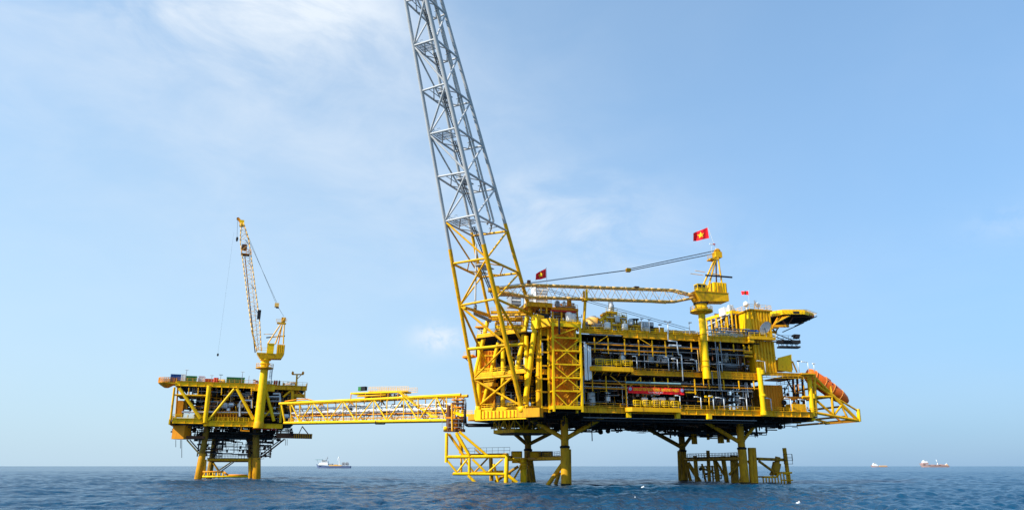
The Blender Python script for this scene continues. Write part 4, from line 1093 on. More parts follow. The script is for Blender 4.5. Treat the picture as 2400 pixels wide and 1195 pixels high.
def flag(label, fr, corners, base, Y, ph, cls='flag', star=True):
    """corners: px of hoist top, hoist bottom, fly bottom, fly top"""
    w = [Q(p[0], p[1], Y) for p in corners]
    T = thing('flag', label, 'flag', Q(base[0], base[1], Y))
    tube('pole', Q(base[0], base[1], Y), w[0] + V((.1, 0, .3)), .07, 'lgrey', T, 6)
    n, mrow = 14, 6; vs = []; fs = []
    def pt(u, v):
        p = w[1].lerp(w[0], v).lerp(w[2].lerp(w[3], v), u)
        amp = .42 * u ** .6
        return p + V((0, amp * math.sin(u * 9 + v * 1.6 + ph), amp * .35 * math.sin(u * 8 + v * 2 + ph)))
    for i in range(n + 1):
        for j in range(mrow + 1): vs.append(pt(i / n, j / mrow))
    for i in range(n):
        for j in range(mrow): k = i * (mrow + 1) + j; fs.append((k, k + mrow + 1, k + mrow + 2, k + 1))
    b = MB(); b.raw(vs, fs, 'flagred', True); cloth = b.build('cloth', T)
    if star:
        b = MB(); H = (w[0] - w[1]).length; Wd = (w[3] - w[0]).length
        def ring(off):
            out = []
            for k in range(10):
                r = H * (.34 if k % 2 == 0 else .14); t = math.pi / 2 + k * math.pi / 5
                p = pt(.5 + r * math.cos(t) / Wd, .5 + r * math.sin(t) / H); out.append(p + V((0, off, 0)))
            return out + [pt(.5, .5) + V((0, off, 0))]
        for off in (-.06, .06):
            b.raw(ring(off), [(i, (i + 1) % 10, 10) for i in range(10)], 'flagyel')
        b.build('star', T)
    return T
flag('red flag with a yellow star above the main crane gantry, largest of the three', F, ((1658, 533), (1662, 558), (1625, 566), (1624, 547)), (1680, 590), F.P(1681, 594, dC).y, .3)
flag('red flag with a yellow star above the crane jib beside the flare boom', F, ((1279.5, 629), (1280, 651), (1255, 657), (1256, 641)), (1282, 668), F.P(1280, 668, dC).y, 1.9)
flag('smallest red flag, flying above the roof of the accommodation block', F, ((1754, 682), (1755, 691), (1739, 690), (1738, 682)), (1756, 716), 213, 4.0, star=True)
# wind vane lamp on top of the gantry
T = thing('aviation_lamp', 'small white and red lamp bar on top of the main crane gantry', 'lamp', F.P(1682, 589, dC))
tube('mast', F.P(1668, 592, dC), F.P(1668, 571, dC), .05, 'lgrey', T, 5); fbox('lamp_bar', F, xa(1663, 570), xa(1670, 570), dC - .1, dC + .1, cz(571.5), cz(569), 'white', T); fbox('lamp_lens', F, xa(1670, 570), xa(1676, 570), dC - .1, dC + .1, cz(571.5), cz(569), 'red', T)

# ------------------------------------------------------------------ accommodation block, right end
T = thing('accommodation_block', 'tall yellow ribbed accommodation block at the right end of the main platform', 'accommodation block', F.W(af(1790, 2, 873), 2, ZM1))
dq = 1.2
qa0, qa1 = F.A(1767, 830, dq), F.A(1817, 830, dq)
zq0, zq1, zq2 = F.L(1790, 872, dq)[1], F.L(1790, 792, dq)[1], F.L(1785, 729, dq)[1]
b = MB(); corrugated(F, qa0, qa1, dq, zq0, zq1 - 1.0, 'yellow', b, pitch=1.05, depth=.3, thick=8); b.build('lower_wall', T)
qb0, qb1 = F.A(1761, 760, dq), F.A(1808, 760, dq)
b = MB(); corrugated(F, qb0, qb1, dq, zq1, zq2, 'yellow', b, pitch=1.05, depth=.3, thick=16); b.build('upper_wall', T)
# left side wall of the upper part, sunlight painted in with brighter yellow: receding from the front corner
sw0 = F.L(1740, 760, 11)[0]
b = MB()
for k in range(8):
    d = dq + .4 + k * 1.9; b.box(F, qb0 - .12, qb0 + .02, d, d + .8, zq1 + .1, zq2 - .1, 'bright')
b.box(F, qb0 - .05, qb0 + .05, dq + .01, dq + 15.9, zq1, zq2 - .05, 'bright'); b.build('side_wall', T)
b = MB(); b.box(F, F.A(1741, 745, dq + 4), qb0 - .1, dq + 4, dq + 9, zq1 + .2, zq2 - .4, 'bright'); b.build('side_annex', T)
fbox('roof_edge', F, qb0 - .5, qb1 + .5, dq - .5, dq + 16.5, zq2, zq2 + .35, 'yellow2', T)
railing(T, [F.W(qb0 - .3, dq + 10, zq2 + .35), F.W(qb0 - .3, dq - .3, zq2 + .35), F.W(qb1 + .3, dq - .3, zq2 + .35), F.W(qb1 + .3, dq + 12, zq2 + .35)], 'cream', h=1.5)
fbox('balcony_slab', F, F.A(1756, 790, dq - 2.4), F.A(1818, 790, dq - 2.4), dq - 2.4, dq, zq1 - .9, zq1 - .1, 'yellow', T)
fbox('balcony_box', F, F.A(1757, 800, dq - 2.2), F.A(1768, 800, dq - 2.2), dq - 2.2, dq, F.L(1760, 802, dq - 2)[1], zq1 - .9, 'yellow', T)
railing(T, [F.W(F.A(1756, 790, dq - 2.3), dq - 2.3, zq1), F.W(F.A(1818, 790, dq - 2.3), dq - 2.3, zq1)], 'bright')
fbox('storey_line', F, qa0 - .02, qa1 + .02, dq - .25, dq - .17, F.L(1790, 836, dq)[1] - .15, F.L(1790, 836, dq)[1] + .1, 'yellow2', T)
p = [F.L(x, y, 3) for x, y in ((1824, 867), (1857, 872), (1855, 830), (1824, 838))]
b = MB(); b.raw([F.W(a, 3, z) for a, z in p] + [F.W(a, 3.4, z) for a, z in p], [(0, 1, 2, 3), (7, 6, 5, 4), (0, 4, 5, 1), (1, 5, 6, 2), (2, 6, 7, 3), (3, 7, 4, 0)], 'bright'); b.build('wind_wall', T)
fbox('wall_box', F, F.A(1824, 850, 4), F.A(1854, 850, 4), 3.5, 9, F.L(1830, 866, 4)[1], F.L(1830, 842, 4)[1], 'yellow', T)
bar('stair_stringer', F.P(1857, 846, 3), F.P(1868, 872, 3), .3, .35, 'yellow', T)
fbox('ground_wall', F, F.A(1788, 920, 6), F.A(1835, 920, 6), 6, 18, ZL1, ZM0, 'yellow2', T)
b = MB(); corrugated(F, F.A(1790, 920, 5.9), F.A(1834, 920, 5.9), 5.7, ZL1 + .1, ZM0 - .1, 'orangey', b, pitch=1.0, depth=.12, thick=.2); b.build('ground_cladding', T)
fbox('doorway', F, F.A(1833, 945, 5.5), F.A(1841, 945, 5.5), 5.4, 5.6, ZL1, ZL1 + 2.2, 'dark', T)
for px in (1837,): MB().lathe(F.P(px, 943, 5.3), -F.e2, [(0, .8), (.3, .8)], 'dark', 14).build('vent_opening', T)
# left wing: sloping-roof open frame with equipment
wa0, wa1 = F.A(1657, 746, 24), F.A(1714, 728, 8)
pL, pM, pR = F.P(1656, 748, 26), F.P(1714, 731, 7), F.P(1741, 733, 7)
bar('roof_beam', pL, pM, .6, .9, 'bright', T); bar('roof_beam', pM, pR, .6, .9, 'bright', T)
zb = ZU1 + .4
for t in (0, .2, .42, .6, .82, 1.0):
    p = pL.lerp(pM, t); tube('wing_post', V((p.x, p.y, zb)), p, .3, 'yellow', T, 8)
for (t0, t1) in ((.2, .42), (.6, .82)):
    p, q = pL.lerp(pM, t0), pL.lerp(pM, t1); tube('wing_brace', V((p.x, p.y, zb)), q, .26, 'yellow', T, 8)
for t in (.33, .66, 1): p = pM.lerp(pR, t); tube('wing_post', V((p.x, p.y, zb)), p, .25, 'yellow', T, 8)
wf = Frame(1000, 100, 0); x = (pM - pL); x.z = 0; wf.e1 = x.normalized(); wf.e2 = V((-wf.e1.y, wf.e1.x, 0)); wf.o = V((pL.x, pL.y, 0)); wl_w = x.length
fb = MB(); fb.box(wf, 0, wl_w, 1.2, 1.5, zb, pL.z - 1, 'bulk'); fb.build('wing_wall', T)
clutter(T, wf, .5, wl_w - 1, -.2, 1.0, zb, pL.z - .6, 70, 505, mats=['grey', 'white', 'dark', 'yellow2', 'silver', 'brown', 'lgrey'])
MB().prism([V((p.x, p.y, 0)) for p in (pL, pM, pR, pR + V((4, 14, 0)), pL + V((12, 6, 0)))], pM.z - .7, pM.z - .4, 'lgrey').build('wing_roof', T)
for i, (x0, x1) in enumerate(((1709, 1713.5), (1715, 1719))): fbox('roof_vent', F, F.A(x0, 718, 9), F.A(x1, 718, 9), 9, 10, pM.z, F.L(1712, 714, 9)[1], 'lgrey', T)
fbox('roof_tank', F, F.A(1697, 724, 10), F.A(1722, 724, 10), 10, 13, pM.z - .3, F.L(1712, 722.5, 10)[1] + .3, 'white', T)

# white satellite domes, dish and mast on the roof: each a thing
def dome(px, py, r, label, Y=214):
    c = Q(px, py, Y); T = thing('satellite_dome', label, 'satellite dome', c - V((0, 0, r * 1.6)))
    b = MB(); b.lathe(c, V((0, 0, 1)), [(-r, r * .5), (-r * .8, r * .8), (-.3 * r, r), (.2 * r, r * .95), (.6 * r, r * .72), (.85 * r, r * .45), (r, .05)], 'white', 14); b.build('radome', T)
    MB().tube(c - V((0, 0, r)), c - V((0, 0, r + 1.9)), .25, 'lgrey', 8).build('pedestal', T)
dome(1748, 712, .85, 'white radome nearest the small flag on the accommodation roof')
dome(1776, 714, .7, 'smaller white radome in the middle of the accommodation roof')
T = thing('antenna_dish', 'white upright antenna dish on the accommodation roof beside the radomes', 'antenna', Q(1768, 722, 213))
MB().lathe(Q(1768, 713, 213), V((.9, -.3, .35)), [(0, .1), (.25, .9), (.5, 1.35), (.55, 1.35), (.3, .85), (.1, .05)], 'white', 16).build('reflector', T)
tube('mast', Q(1768, 722, 213), Q(1768, 713, 213), .15, 'lgrey', T, 6); tube('whip', Q(1772, 724, 213), Q(1772, 703, 213), .06, 'white', T, 5)
T = thing('satellite_dish', 'large grey satellite dish facing right on the accommodation balcony', 'satellite dish', F.P(1796, 789, dq - 1.5))
c = F.P(1792.5, 768, dq - 1.8); ax = (V((.42, -.72, -.55)))
b = MB(); b.lathe(c, ax, [(-.5, .15), (-.42, .9), (-.2, 1.6), (.1, 2.1), (.15, 2.15), (.05, 1.9), (-.15, 1.4), (-.3, .7), (-.35, .05)], 'white', 22); b.build('reflector', T)
tube('mount', F.P(1797, 789, dq - 1.5), c, .18, 'grey', T, 8)
for s in (-1, 1): tube('feed_arm', c + V((s * .8, 0, -.3)), c + ax.normalized() * 1.9, .05, 'grey', T, 5)
for i, (px, w, lab) in enumerate(((1761, 8, 'blue tarpaulin bundle on the accommodation balcony, left of the dish'), (1771, 9, 'blue tarpaulin bundle on the accommodation balcony right under the dish edge'))):
    T = thing('tarpaulin', lab, 'tarpaulin', F.P(px, 788, dq - 1.5), group='blue tarpaulins on the balcony')
    rnd = random.Random(i + 5); p = F.P(px, 783, dq - 1.5); b = MB()
    prof = [(-1.2, .15), (-1.1, .5), (-.7, .75), (-.2, .62), (.3, .8), (.8, .6), (1.1, .35), (1.15, .1)]
    b.lathe(p + V((0, 0, .6)), V((1, .2, .1)), prof, 'blue', 9, smooth=False); b.build('cover', T)

# ------------------------------------------------------------------ helideck
T = thing('helideck', 'yellow edged helideck on dark struts reaching out behind the accommodation block', 'helideck', Q(1850, 800, 236))
hc = Q(1837, 748, 236); hr = 9.6
oct_ = [(hc.x + hr * math.cos(R(22.5 + 45 * i)), hc.y + hr * math.sin(R(22.5 + 45 * i))) for i in range(8)]
oc2 = [(hc.x + (hr + 1.2) * math.cos(R(22.5 + 45 * i)), hc.y + (hr + 1.2) * math.sin(R(22.5 + 45 * i))) for i in range(8)]
MB().prism(oct_, hc.z + .3, hc.z + 1.0, 'deck').build('deck_slab', T)
for i in range(8):
    p, q = V((*oct_[i], hc.z + .6)), V((*oct_[(i + 1) % 8], hc.z + .6)); bar('edge_beam', p, q, .35, 1.5, 'bright', T)
    p2, q2 = V((*oc2[i], hc.z + 1.2)), V((*oc2[(i + 1) % 8], hc.z + 1.2))
    b = MB(); b.tube(p2, q2, .08, 'cream', 5)
    for k in range(7): b.tube(p.lerp(q, k / 7), p2.lerp(q2, k / 7), .06, 'cream', 4)
    b.build('safety_net', T)
for k in range(-5, 6):
    y = hc.y + k * 2.2; w = math.sqrt(max(1, (hr * .95) ** 2 - (k * 2.2) ** 2)); bar('joist', V((hc.x - w, y, hc.z)), V((hc.x + w, y, hc.z)), .3, .8, 'deck', T)
rl1 = hc.z - 3.6
for y in (hc.y - 6, hc.y + 5):
    for (x0, x1) in ((-9, -6.5), (-4, -6.5), (-4, -1.5), (1, -1.5), (-9, -9)): bar('support_strut', V((hc.x + x0, y, hc.z - .2)), V((hc.x + x1, y, rl1)), .4, .4, 'brown', T)
    bar('support_beam', V((hc.x - 12, y, rl1)), V((hc.x - 1, y, rl1)), .6, .8, 'yellow2', T); bar('support_beam', V((hc.x - 12, y, hc.z - .2)), V((hc.x + 8, y, hc.z - .2)), .4, .7, 'brown', T)
    bar('support_strut', V((hc.x + 1, y, rl1)), V((hc.x + 9, y, hc.z - .2)), .3, .3, 'dark', T)
for (px0, px1, py, th) in ((1858, 1872, 786, .5), (1822, 1873, 801, 1.0), (1824, 1873, 813, .5), (1862, 1871, 789, .9)):
    p, q = Q(px0, py, 226), Q(px1, py + 1, 226); bar('access_walkway', p, q, 2.5, th, 'dark', T)
b = MB()
for i in range(9):
    p, q = Q(1824 + i * 5.4, 802, 225), Q(1824 + (i + (1 if i % 2 else .2)) * 5.4, 813, 225); b.tube(p, q, .1, 'dark', 4)
b.build('walkway_lacing', T)
for k in range(6):
    tube('tie_strut', Q(1811 + k * 1.2, 765 - k * 1.5, 221), Q(1822 + k * 6, 745 - k * 1.2, 228), .22, 'yellow' if k % 2 else 'orangey', T, 8)
bar('tie_beam', Q(1806, 738, 221), Q(1833, 737, 230), .6, .7, 'bright', T); bar('tie_beam', Q(1810, 768, 221), Q(1824, 768, 231), .5, .6, 'yellow2', T)
railing(T, [Q(1824, 801, 225), Q(1874, 802, 225)], 'dark', h=2.2)
for px in (1828, 1846, 1866): tube('walkway_hanger', Q(px, 800, 227), V((Q(px, 800, 227).x, 253, hc.z - .5)), .15, 'dark', T, 6)

for d_, a_ in ((22, 10), (31, 10), (22, 5), (31, 5)):
    tube('deck_strut', F.W(aM + 1, d_, ZU0 + .4), V((*F.W(aM + 1 + a_, d_, 0).xy, hc.z - .1 if a_ > 6 else rl1)), .3, 'brown', T, 10)
for d_ in (22, 31): tube('deck_post', F.W(aM + 1, d_, ZU0 + .4), F.W(aM + 1, d_, hc.z - .2), .35, 'yellow2', T, 10); bar('support_beam', F.W(aM + .5, d_, hc.z - .3), F.W(aM + 12, d_, hc.z - .3), .4, .6, 'brown', T)
for px_ in (1826, 1846): tube('walkway_tie', Q(px_, 801, 226), V((*F.W(aM + 1.5, 20, 0).xy, Q(px_, 801, 226).z)), .2, 'dark', T, 6)
# ------------------------------------------------------------------ lifeboats and their ramp
def lifeboat(label, d):
    p = F.P(1888, 881, d); q = F.P(1985, 950, d)
    ax = (q - p).normalized(); L = (q - p).length
    T = thing('lifeboat', label, 'lifeboat', p.lerp(q, .5), group='free fall lifeboats on the ramp')
    side = F.e2; up = side.cross(ax).normalized()
    if up.z < 0: up = -up
    prof = [(0, .8, 1.5), (.03, 1.7, 1.8), (.10, 2.2, 2.0), (.3, 2.35, 2.1), (.6, 2.3, 2.1), (.78, 2.1, 1.85), (.9, 1.6, 1.35), (.97, .9, .7), (1.0, .2, .2)]
    n = 16; vs = []; fs = []
    for (t, w, h) in prof:
        for i in range(n):
            a = 2 * math.pi * i / n; cx, cy = math.cos(a), math.sin(a)
            cx = math.copysign(abs(cx) ** .8, cx); hy = cy * (h if cy > 0 else h * 1.15)
            vs.append(p + ax * (t * L) + side * (cx * w) + up * (hy + 1.2))
    for j in range(len(prof) - 1):
        for i in range(n): fs.append((j * n + i, j * n + (i + 1) % n, (j + 1) * n + (i + 1) % n, (j + 1) * n + i))
    fs.append(tuple(range(n))); fs.append(tuple((len(prof) - 1) * n + i for i in range(n)))
    b = MB(); b.raw(vs, fs, 'orange', True); b.build('hull', T)
    # raised steering canopy near the stern (upper end), bands and fender
    b = MB(); c0 = p + ax * (L * .45) + up * 3.2
    b.lathe(c0, ax, [(-1.6, .3), (-1.2, .8), (.6, .8), (1.3, .2)], 'orange', 12); b.build('canopy', T)
    b = MB()
    for t in (.12, .35, .55, .75):
        w, h = (2.38, 2.14) if t < .7 else (2.18, 1.95)
        pts = [p + ax * (t * L) + side * (w * math.copysign(abs(math.cos(a)) ** .8, math.cos(a))) + up * (h * math.sin(a) * (1 if math.sin(a) > 0 else 1.15) + 1.2) for a in [2 * math.pi * i / 16 for i in range(17)]]
        b.path(pts, .06, 'cream', 4)
    b.build('lashing_strap', T)
    for t in (.38, .48, .58): MB().lathe(p + ax * (t * L) + up * 2.0 - side * 2.2, -side, [(0, .22), (.06, .22)], 'glass', 10).build('porthole', T)
lifeboat('nearer orange enclosed lifeboat resting nose down on the yellow ramp', 5.5)
lifeboat('orange enclosed lifeboat on the yellow ramp, hidden mostly behind the nearer lifeboat', 12)
T = thing('lifeboat_ramp', 'yellow launching ramp of braced beams sloping out at the right end of the main platform', 'lifeboat ramp', F.W(af(1900, 2, 960), 2, ZL0))
for d, nm in ((1.5, 0), (9.0, 1), (16.5, 2)):
    P_ = lambda x, y: F.P(x, y, d)
    segs = [((1896, 880), (1906, 985), .62, 'bright'), ((1908, 876), (1912, 975), .45, 'yellow'), ((1905, 880), (2009, 983), .42, 'yellow'), ((1905, 896), (1954, 930), .36, 'yellow'),
            ((1880, 930), (1954, 929), .30, 'yellow'), ((1908, 933), (1955, 974), .32, 'yellow'), ((1947, 905), (1953, 972), .34, 'yellow'), ((1955, 972), (1972, 950), .28, 'yellow'),
            ((1908, 966), (2012, 985), .38, 'yellow'), ((1953, 973), (1972, 988), .25, 'orangey'), ((1972, 950), (1986, 978), .25, 'yellow'), ((1953, 928), (2010, 962), .25, 'yellow')]
    for (p, q, r, m) in segs: tube('ramp_beam', P_(*p), P_(*q), r * 1.15, m if nm == 0 else 'yellow2', T, 10)
    tube('bumper_post', P_(2011, 958), P_(2014, 987), .55, 'bright', T, 12)
    bar('bottom_beam', P_(1905, 981), P_(1944, 991), .4, .6, 'yellow2', T); bar('bottom_beam', P_(1944, 991), P_(2014, 986), .4, .6, 'orangey', T)
for (x, y) in ((1896, 880), (1906, 985), (1944, 990), (1953, 929), (2009, 983), (1972, 952), (2013, 986), (1930, 905), (1912, 966), (1985, 975)):
    tube('cross_beam', F.P(x, y, 1.5), F.W(F.L(x, y, 1.5)[0], 16.5, F.L(x, y, 1.5)[1]), .3, 'yellow2', T, 8)
MB().lathe(F.P(1905, 928, 1.5), V((0, 0, 1)), [(-.7, .8), (.7, .8)], 'bright', 14).build('sleeve', T)
# boat deck steelwork left of the ramp
T = plat
fbox('deck_end', F, af(1876, 0, 877), aR + .3, -.6, 18, zf(1900, 878), zf(1900, 874.5), 'yellow', T)
for x in (1858, 1868, 1880): bar('post', F.P(x, 882, 8), F.P(x + 4, 955, 8), .5, .5, 'brown', T)
bar('brace', F.P(1842, 884, 9), F.P(1868, 932, 9), .35, .35, 'brown', T); bar('brace', F.P(1852, 890, 5), F.P(1836, 922, 5), .2, .2, 'dark', T)
wb0 = fbox('store_box', F, F.A(1858, 955, .8), F.A(1891, 955, .8), .8, 4, ZL1, zf(1875, 946, .8), 'yellow', T)
fbox('beam', F, F.A(1838, 935, 4), F.A(1898, 935, 4), 4, 4.4, zf(1870, 936, 4), zf(1870, 929, 4), 'orangey', T)
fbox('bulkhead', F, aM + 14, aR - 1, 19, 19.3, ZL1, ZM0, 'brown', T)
clutter(T, F, aM + 13, aR - 1, 2, 16, ZL1, ZM0, 60, 560, mats=['brown', 'orangey', 'dark', 'yellow2', 'grey'])
# ------------------------------------------------------------------ things on the upper deck
def louvre_stack(label, px0, px1, py0, py1, Y, dep, m='lgrey'):
    p = Q(px0, py1, Y); q = Q(px1, py0, Y); w = q.x - p.x; h = q.z - p.z
    fr = Frame(1000, 100, 0); fr.o = V((p.x, Y, 0)); fr.phi = R(15.5); fr.e1 = F.e1; fr.e2 = F.e2; fr.mat = Matrix.Translation(fr.o) @ Matrix.Rotation(fr.phi, 4, 'Z')
    T = thing('air_intake', label, 'air intake', fr.W(w / 2, dep / 2, p.z))
    fbox('housing', fr, 0, w, 0, dep, p.z, p.z + h, m, T)
    n = max(2, int(h / .9))
    for k in range(n):
        z = p.z + (k + .5) * h / n
        fbox('louvre', fr, .1, w - .1, -.22, .02, z - .28, z + .12, 'white' if k % 2 else m, T)
    fbox('cap', fr, -.2, w + .2, -.25, dep + .2, p.z + h, p.z + h + .25, m, T)
    for x in (.02, w - .14): fbox('corner_post', fr, x, x + .12, -.28, -.02, p.z, p.z + h, 'grey', T)
louvre_stack('tall grey louvred air intake stack behind the crane jib, nearest the second flag', 1256, 1284, 667, 716, 200, 5)
louvre_stack('lower grey louvred air intake box, left of the tall stack', 1238, 1258, 690, 716, 202, 5)
louvre_stack('pale grey intake box half hidden behind the flare boom foot', 1198, 1222, 690, 714, 205, 5, 'grey')

T = thing('turbine_module', 'yellow framed turbine module with red edged roof on the upper deck beside the flare boom', 'process module', F.W(-10, 3, ZU1))
m0, m1 = F.A(1234, 740, 4), F.A(1352, 740, 3)
def fz(py, d=3): return F.L(1310, py, d)[1]
for px in (1268, 1281, 1295, 1316, 1336, 1353):
    a = F.A(px, 740, 2); fbox('post', F, a - .2, a + .2, 1.8, 2.2, ZU1, fz(722 if px > 1290 else 716, 2), 'yellow', T)
    fbox('post', F, a - .2, a + .2, 9.8, 10.2, ZU1, fz(722 if px > 1290 else 716, 2), 'orangey', T)
fbox('deck_beam', F, F.A(1234, 716, 2), F.A(1294, 716, 2), 1.6, 10, fz(722, 2), fz(713, 2), 'yellow', T)
fbox('roof_beam', F, F.A(1292, 722, 2), F.A(1354, 722, 2), 1.5, 10, fz(727, 2), fz(722, 2), 'orangey', T)
fbox('roof_edge', F, F.A(1292, 722, 1.4), F.A(1350, 722, 1.4), 1.3, 1.5, fz(730, 1.4), fz(727, 1.4), 'red', T)
railing(T, [F.W(F.A(1234, 714, 1.7), 1.7, fz(713, 2)), F.W(F.A(1292, 714, 1.7), 1.7, fz(713, 2))], 'yellow'); railing(T, [F.W(F.A(1292, 721, 1.7), 1.7, fz(722, 2)), F.W(F.A(1354, 722, 1.7), 1.7, fz(722, 2))], 'yellow')
clutter(T, F, m0, m1 - .5, 2.3, 9, ZU1 + .2, fz(728, 2), 170, 601, mats=['yellow', 'grey', 'silver', 'orangey', 'white', 'dark', 'brown', 'lgrey', 'yellow2'])
clutter(T, F, m0 + 8, m1 - .5, 2.3, 8, fz(721, 2), fz(706, 2), 36, 602, mats=['yellow', 'grey', 'silver', 'orangey', 'brown'])
for px, py, r, L, m, vert in ((1272, 744, 1.15, 2.6, 'dark', 0), (1306, 712, .7, 1.2, 'grey', 1), (1334, 707, .65, 1.8, 'orangey', 1), (1333, 745, 1.0, 2.5, 'white', 1), (1343, 746, .9, 2.0, 'lgrey', 1), (1322, 712, .4, 1.4, 'silver', 1)):
    vessel('vessel', T, F.P(px, py, 1.4), V((0, 0, 1)) if vert else F.e1, r, L, m)
# guard house on top of the stair tower side: yellow girder strip
fbox('edge_girder', F, F.A(1283, 757, 0), F.A(1360, 757, 0), -.8, .2, zf(1320, 761), zf(1320, 753), 'bright', T)

T = thing('storage_tank', 'low cream domed tank on the upper deck beside the jib rest post', 'tank', F.P(1388, 755, 6))
MB().lathe(F.P(1389, 757, 8), V((0, 0, 1)), [(-1, 2.4), (.9, 2.4), (1.3, 2.1), (1.55, 1.2), (1.6, .05)], 'cream', 24).build('shell', T)
T = thing('storage_tank', 'grey green cap of a tank rising behind the cream tank', 'tank', F.P(1386, 745, 12))
MB().lathe(F.P(1388, 747, 12), V((0, 0, 1)), [(-3, 1.5), (.3, 1.5), (.8, 1.1), (.95, .05)], 'grey', 20).build('shell', T)

T = thing('flare_scrubber_skid', 'pile of yellow framed equipment with a white flue in the middle of the upper deck', 'equipment skid', F.W(af(1445, 3, 770), 3, ZU1))
e0, e1_ = F.A(1408, 760, 2.5), F.A(1500, 765, 2.5)
for (x0, x1, py) in ((1412, 1452, 742), (1420, 1446, 730), (1444, 1468, 742), (1408, 1500, 758)):
    a0, a1 = F.A(x0, py, 2.5), F.A(x1, py, 2.5); z = F.L(x0, py, 2.5)[1]
    fbox('frame_beam', F, a0, a1, 2.2, 7, z - .5, z, 'yellow', T)
    for a in (a0 + .2, (a0 + a1) / 2, a1 - .2): fbox('frame_post', F, a - .15, a + .15, 2.3, 2.6, ZU1, z - .5, 'yellow', T)
    railing(T, [F.W(a0, 2.3, z), F.W(a1, 2.3, z)], 'bright')
bar('sloping_beam', F.P(1405, 752, 2.4), F.P(1424, 738, 2.4), .4, .5, 'bright', T)
tube('flue', F.P(1432, 742, 3.5), F.P(1431, 706, 3.5), .75, 'white', T, 14); tube('flue', F.P(1437, 742, 4.5), F.P(1436, 714, 4.5), .35, 'lgrey', T, 10)
clutter(T, F, e0, F.A(1470, 760, 2.5), 2.3, 7, ZU1 + .2, F.L(1440, 738, 2.5)[1], 130, 611, mats=['yellow', 'grey', 'silver', 'white', 'dark', 'yellow2', 'lgrey', 'orangey'])
clutter(T, F, F.A(1468, 760, 2.5), F.A(1500, 760, 2.5), 2.3, 7, ZU1 + .2, F.L(1440, 752, 2.5)[1], 60, 612, mats=['yellow', 'grey', 'silver', 'white', 'dark', 'yellow2', 'lgrey'])
for px, py, r, L in ((1423, 764, 1.0, 1.4), (1464, 767, .95, 1.5), (1447, 748, .7, 1.4), (1478, 755, .8, 1.2)):
    vessel('vessel', T, F.P(px, py, 1.6), V((0, 0, 1)), r, L, 'white' if r > .9 else 'lgrey')
T = thing('generator_set', 'grey boxed generator with black exhausts on the upper deck right of the equipment skid', 'generator', F.W(af(1510, 3, 770), 3, ZU1))
fbox('housing', F, F.A(1502, 762, 3), F.A(1532, 762, 3), 3, 7, ZU1 + .2, F.L(1515, 754, 3)[1], 'grey', T)
for k in range(5): a = F.A(1504 + k * 5.6, 762, 2.9); fbox('door_panel', F, a, a + .55 * 1.0, 2.9, 2.99, ZU1 + .5, F.L(1515, 755.5, 3)[1], 'lgrey', T)
for px in (1480, 1486, 1492): MB().lathe(F.P(px, 751, 3), V((0, 0, 1)), [(-2, .25), (0, .25), (.2, .7), (.5, .7)], 'dark', 10).build('exhaust', T)
for i, (x0, x1, t, m, lab) in enumerate(((1512, 1521, 765, 'lgrey', 'light grey cabinet standing in front of the generator'), (1523, 1531, 764, 'dark', 'dark open crate at the right end of the generator'), (1535, 1556, 768, 'yellow2', 'row of yellow valve boxes on the upper deck near the guard rail'), (1570, 1600, 775, 'cream', 'long low cream skid on the upper deck left of the crane column'), (1604, 1630, 776, 'lgrey', 'pale pipe rack on the upper deck just left of the crane column'))):
    T = thing('equipment_box', lab, 'equipment box', F.W(F.A(x0, t, 1.5), 1.5, ZU1))
    a0, a1 = F.A(x0, t, 1.5), F.A(x1, t, 1.5); z = F.L((x0 + x1) / 2, t, 1.5)[1]; z = max(z, ZU1 + 1.0)
    fbox('body', F, a0, a1, 1.5, 3.5, ZU1 + .15, z, m, T); fbox('lid', F, a0 - .08, a1 + .08, 1.42, 3.6, z, z + .12, 'grey', T)
    for a in (a0 + .3, a1 - .5): fbox('foot', F, a, a + .2, 1.5, 3.5, ZU1 - .2, ZU1 + .15, 'dark', T)
clutter(plat, F, F.A(1535, 770, 3), F.A(1640, 770, 3), 2.5, 8, ZU1 + .1, ZU1 + 2.2, 80, 620, mats=['yellow', 'white', 'silver', 'grey', 'cream', 'dark', 'lgrey'])
clutter(plat, F, F.A(1366, 760, 3), F.A(1408, 760, 3), 1.5, 5, ZU1 + .1, ZU1 + 2.6, 60, 621, mats=['yellow', 'white', 'silver', 'grey', 'yellow2', 'dark', 'lgrey'])
clutter(plat, F, F.A(1662, 780, 3), F.A(1756, 780, 3), 1.5, 6, ZU1 + .1, ZU1 + 3.4, 120, 622, mats=['white', 'white', 'silver', 'grey', 'lgrey', 'dark', 'yellow2'])

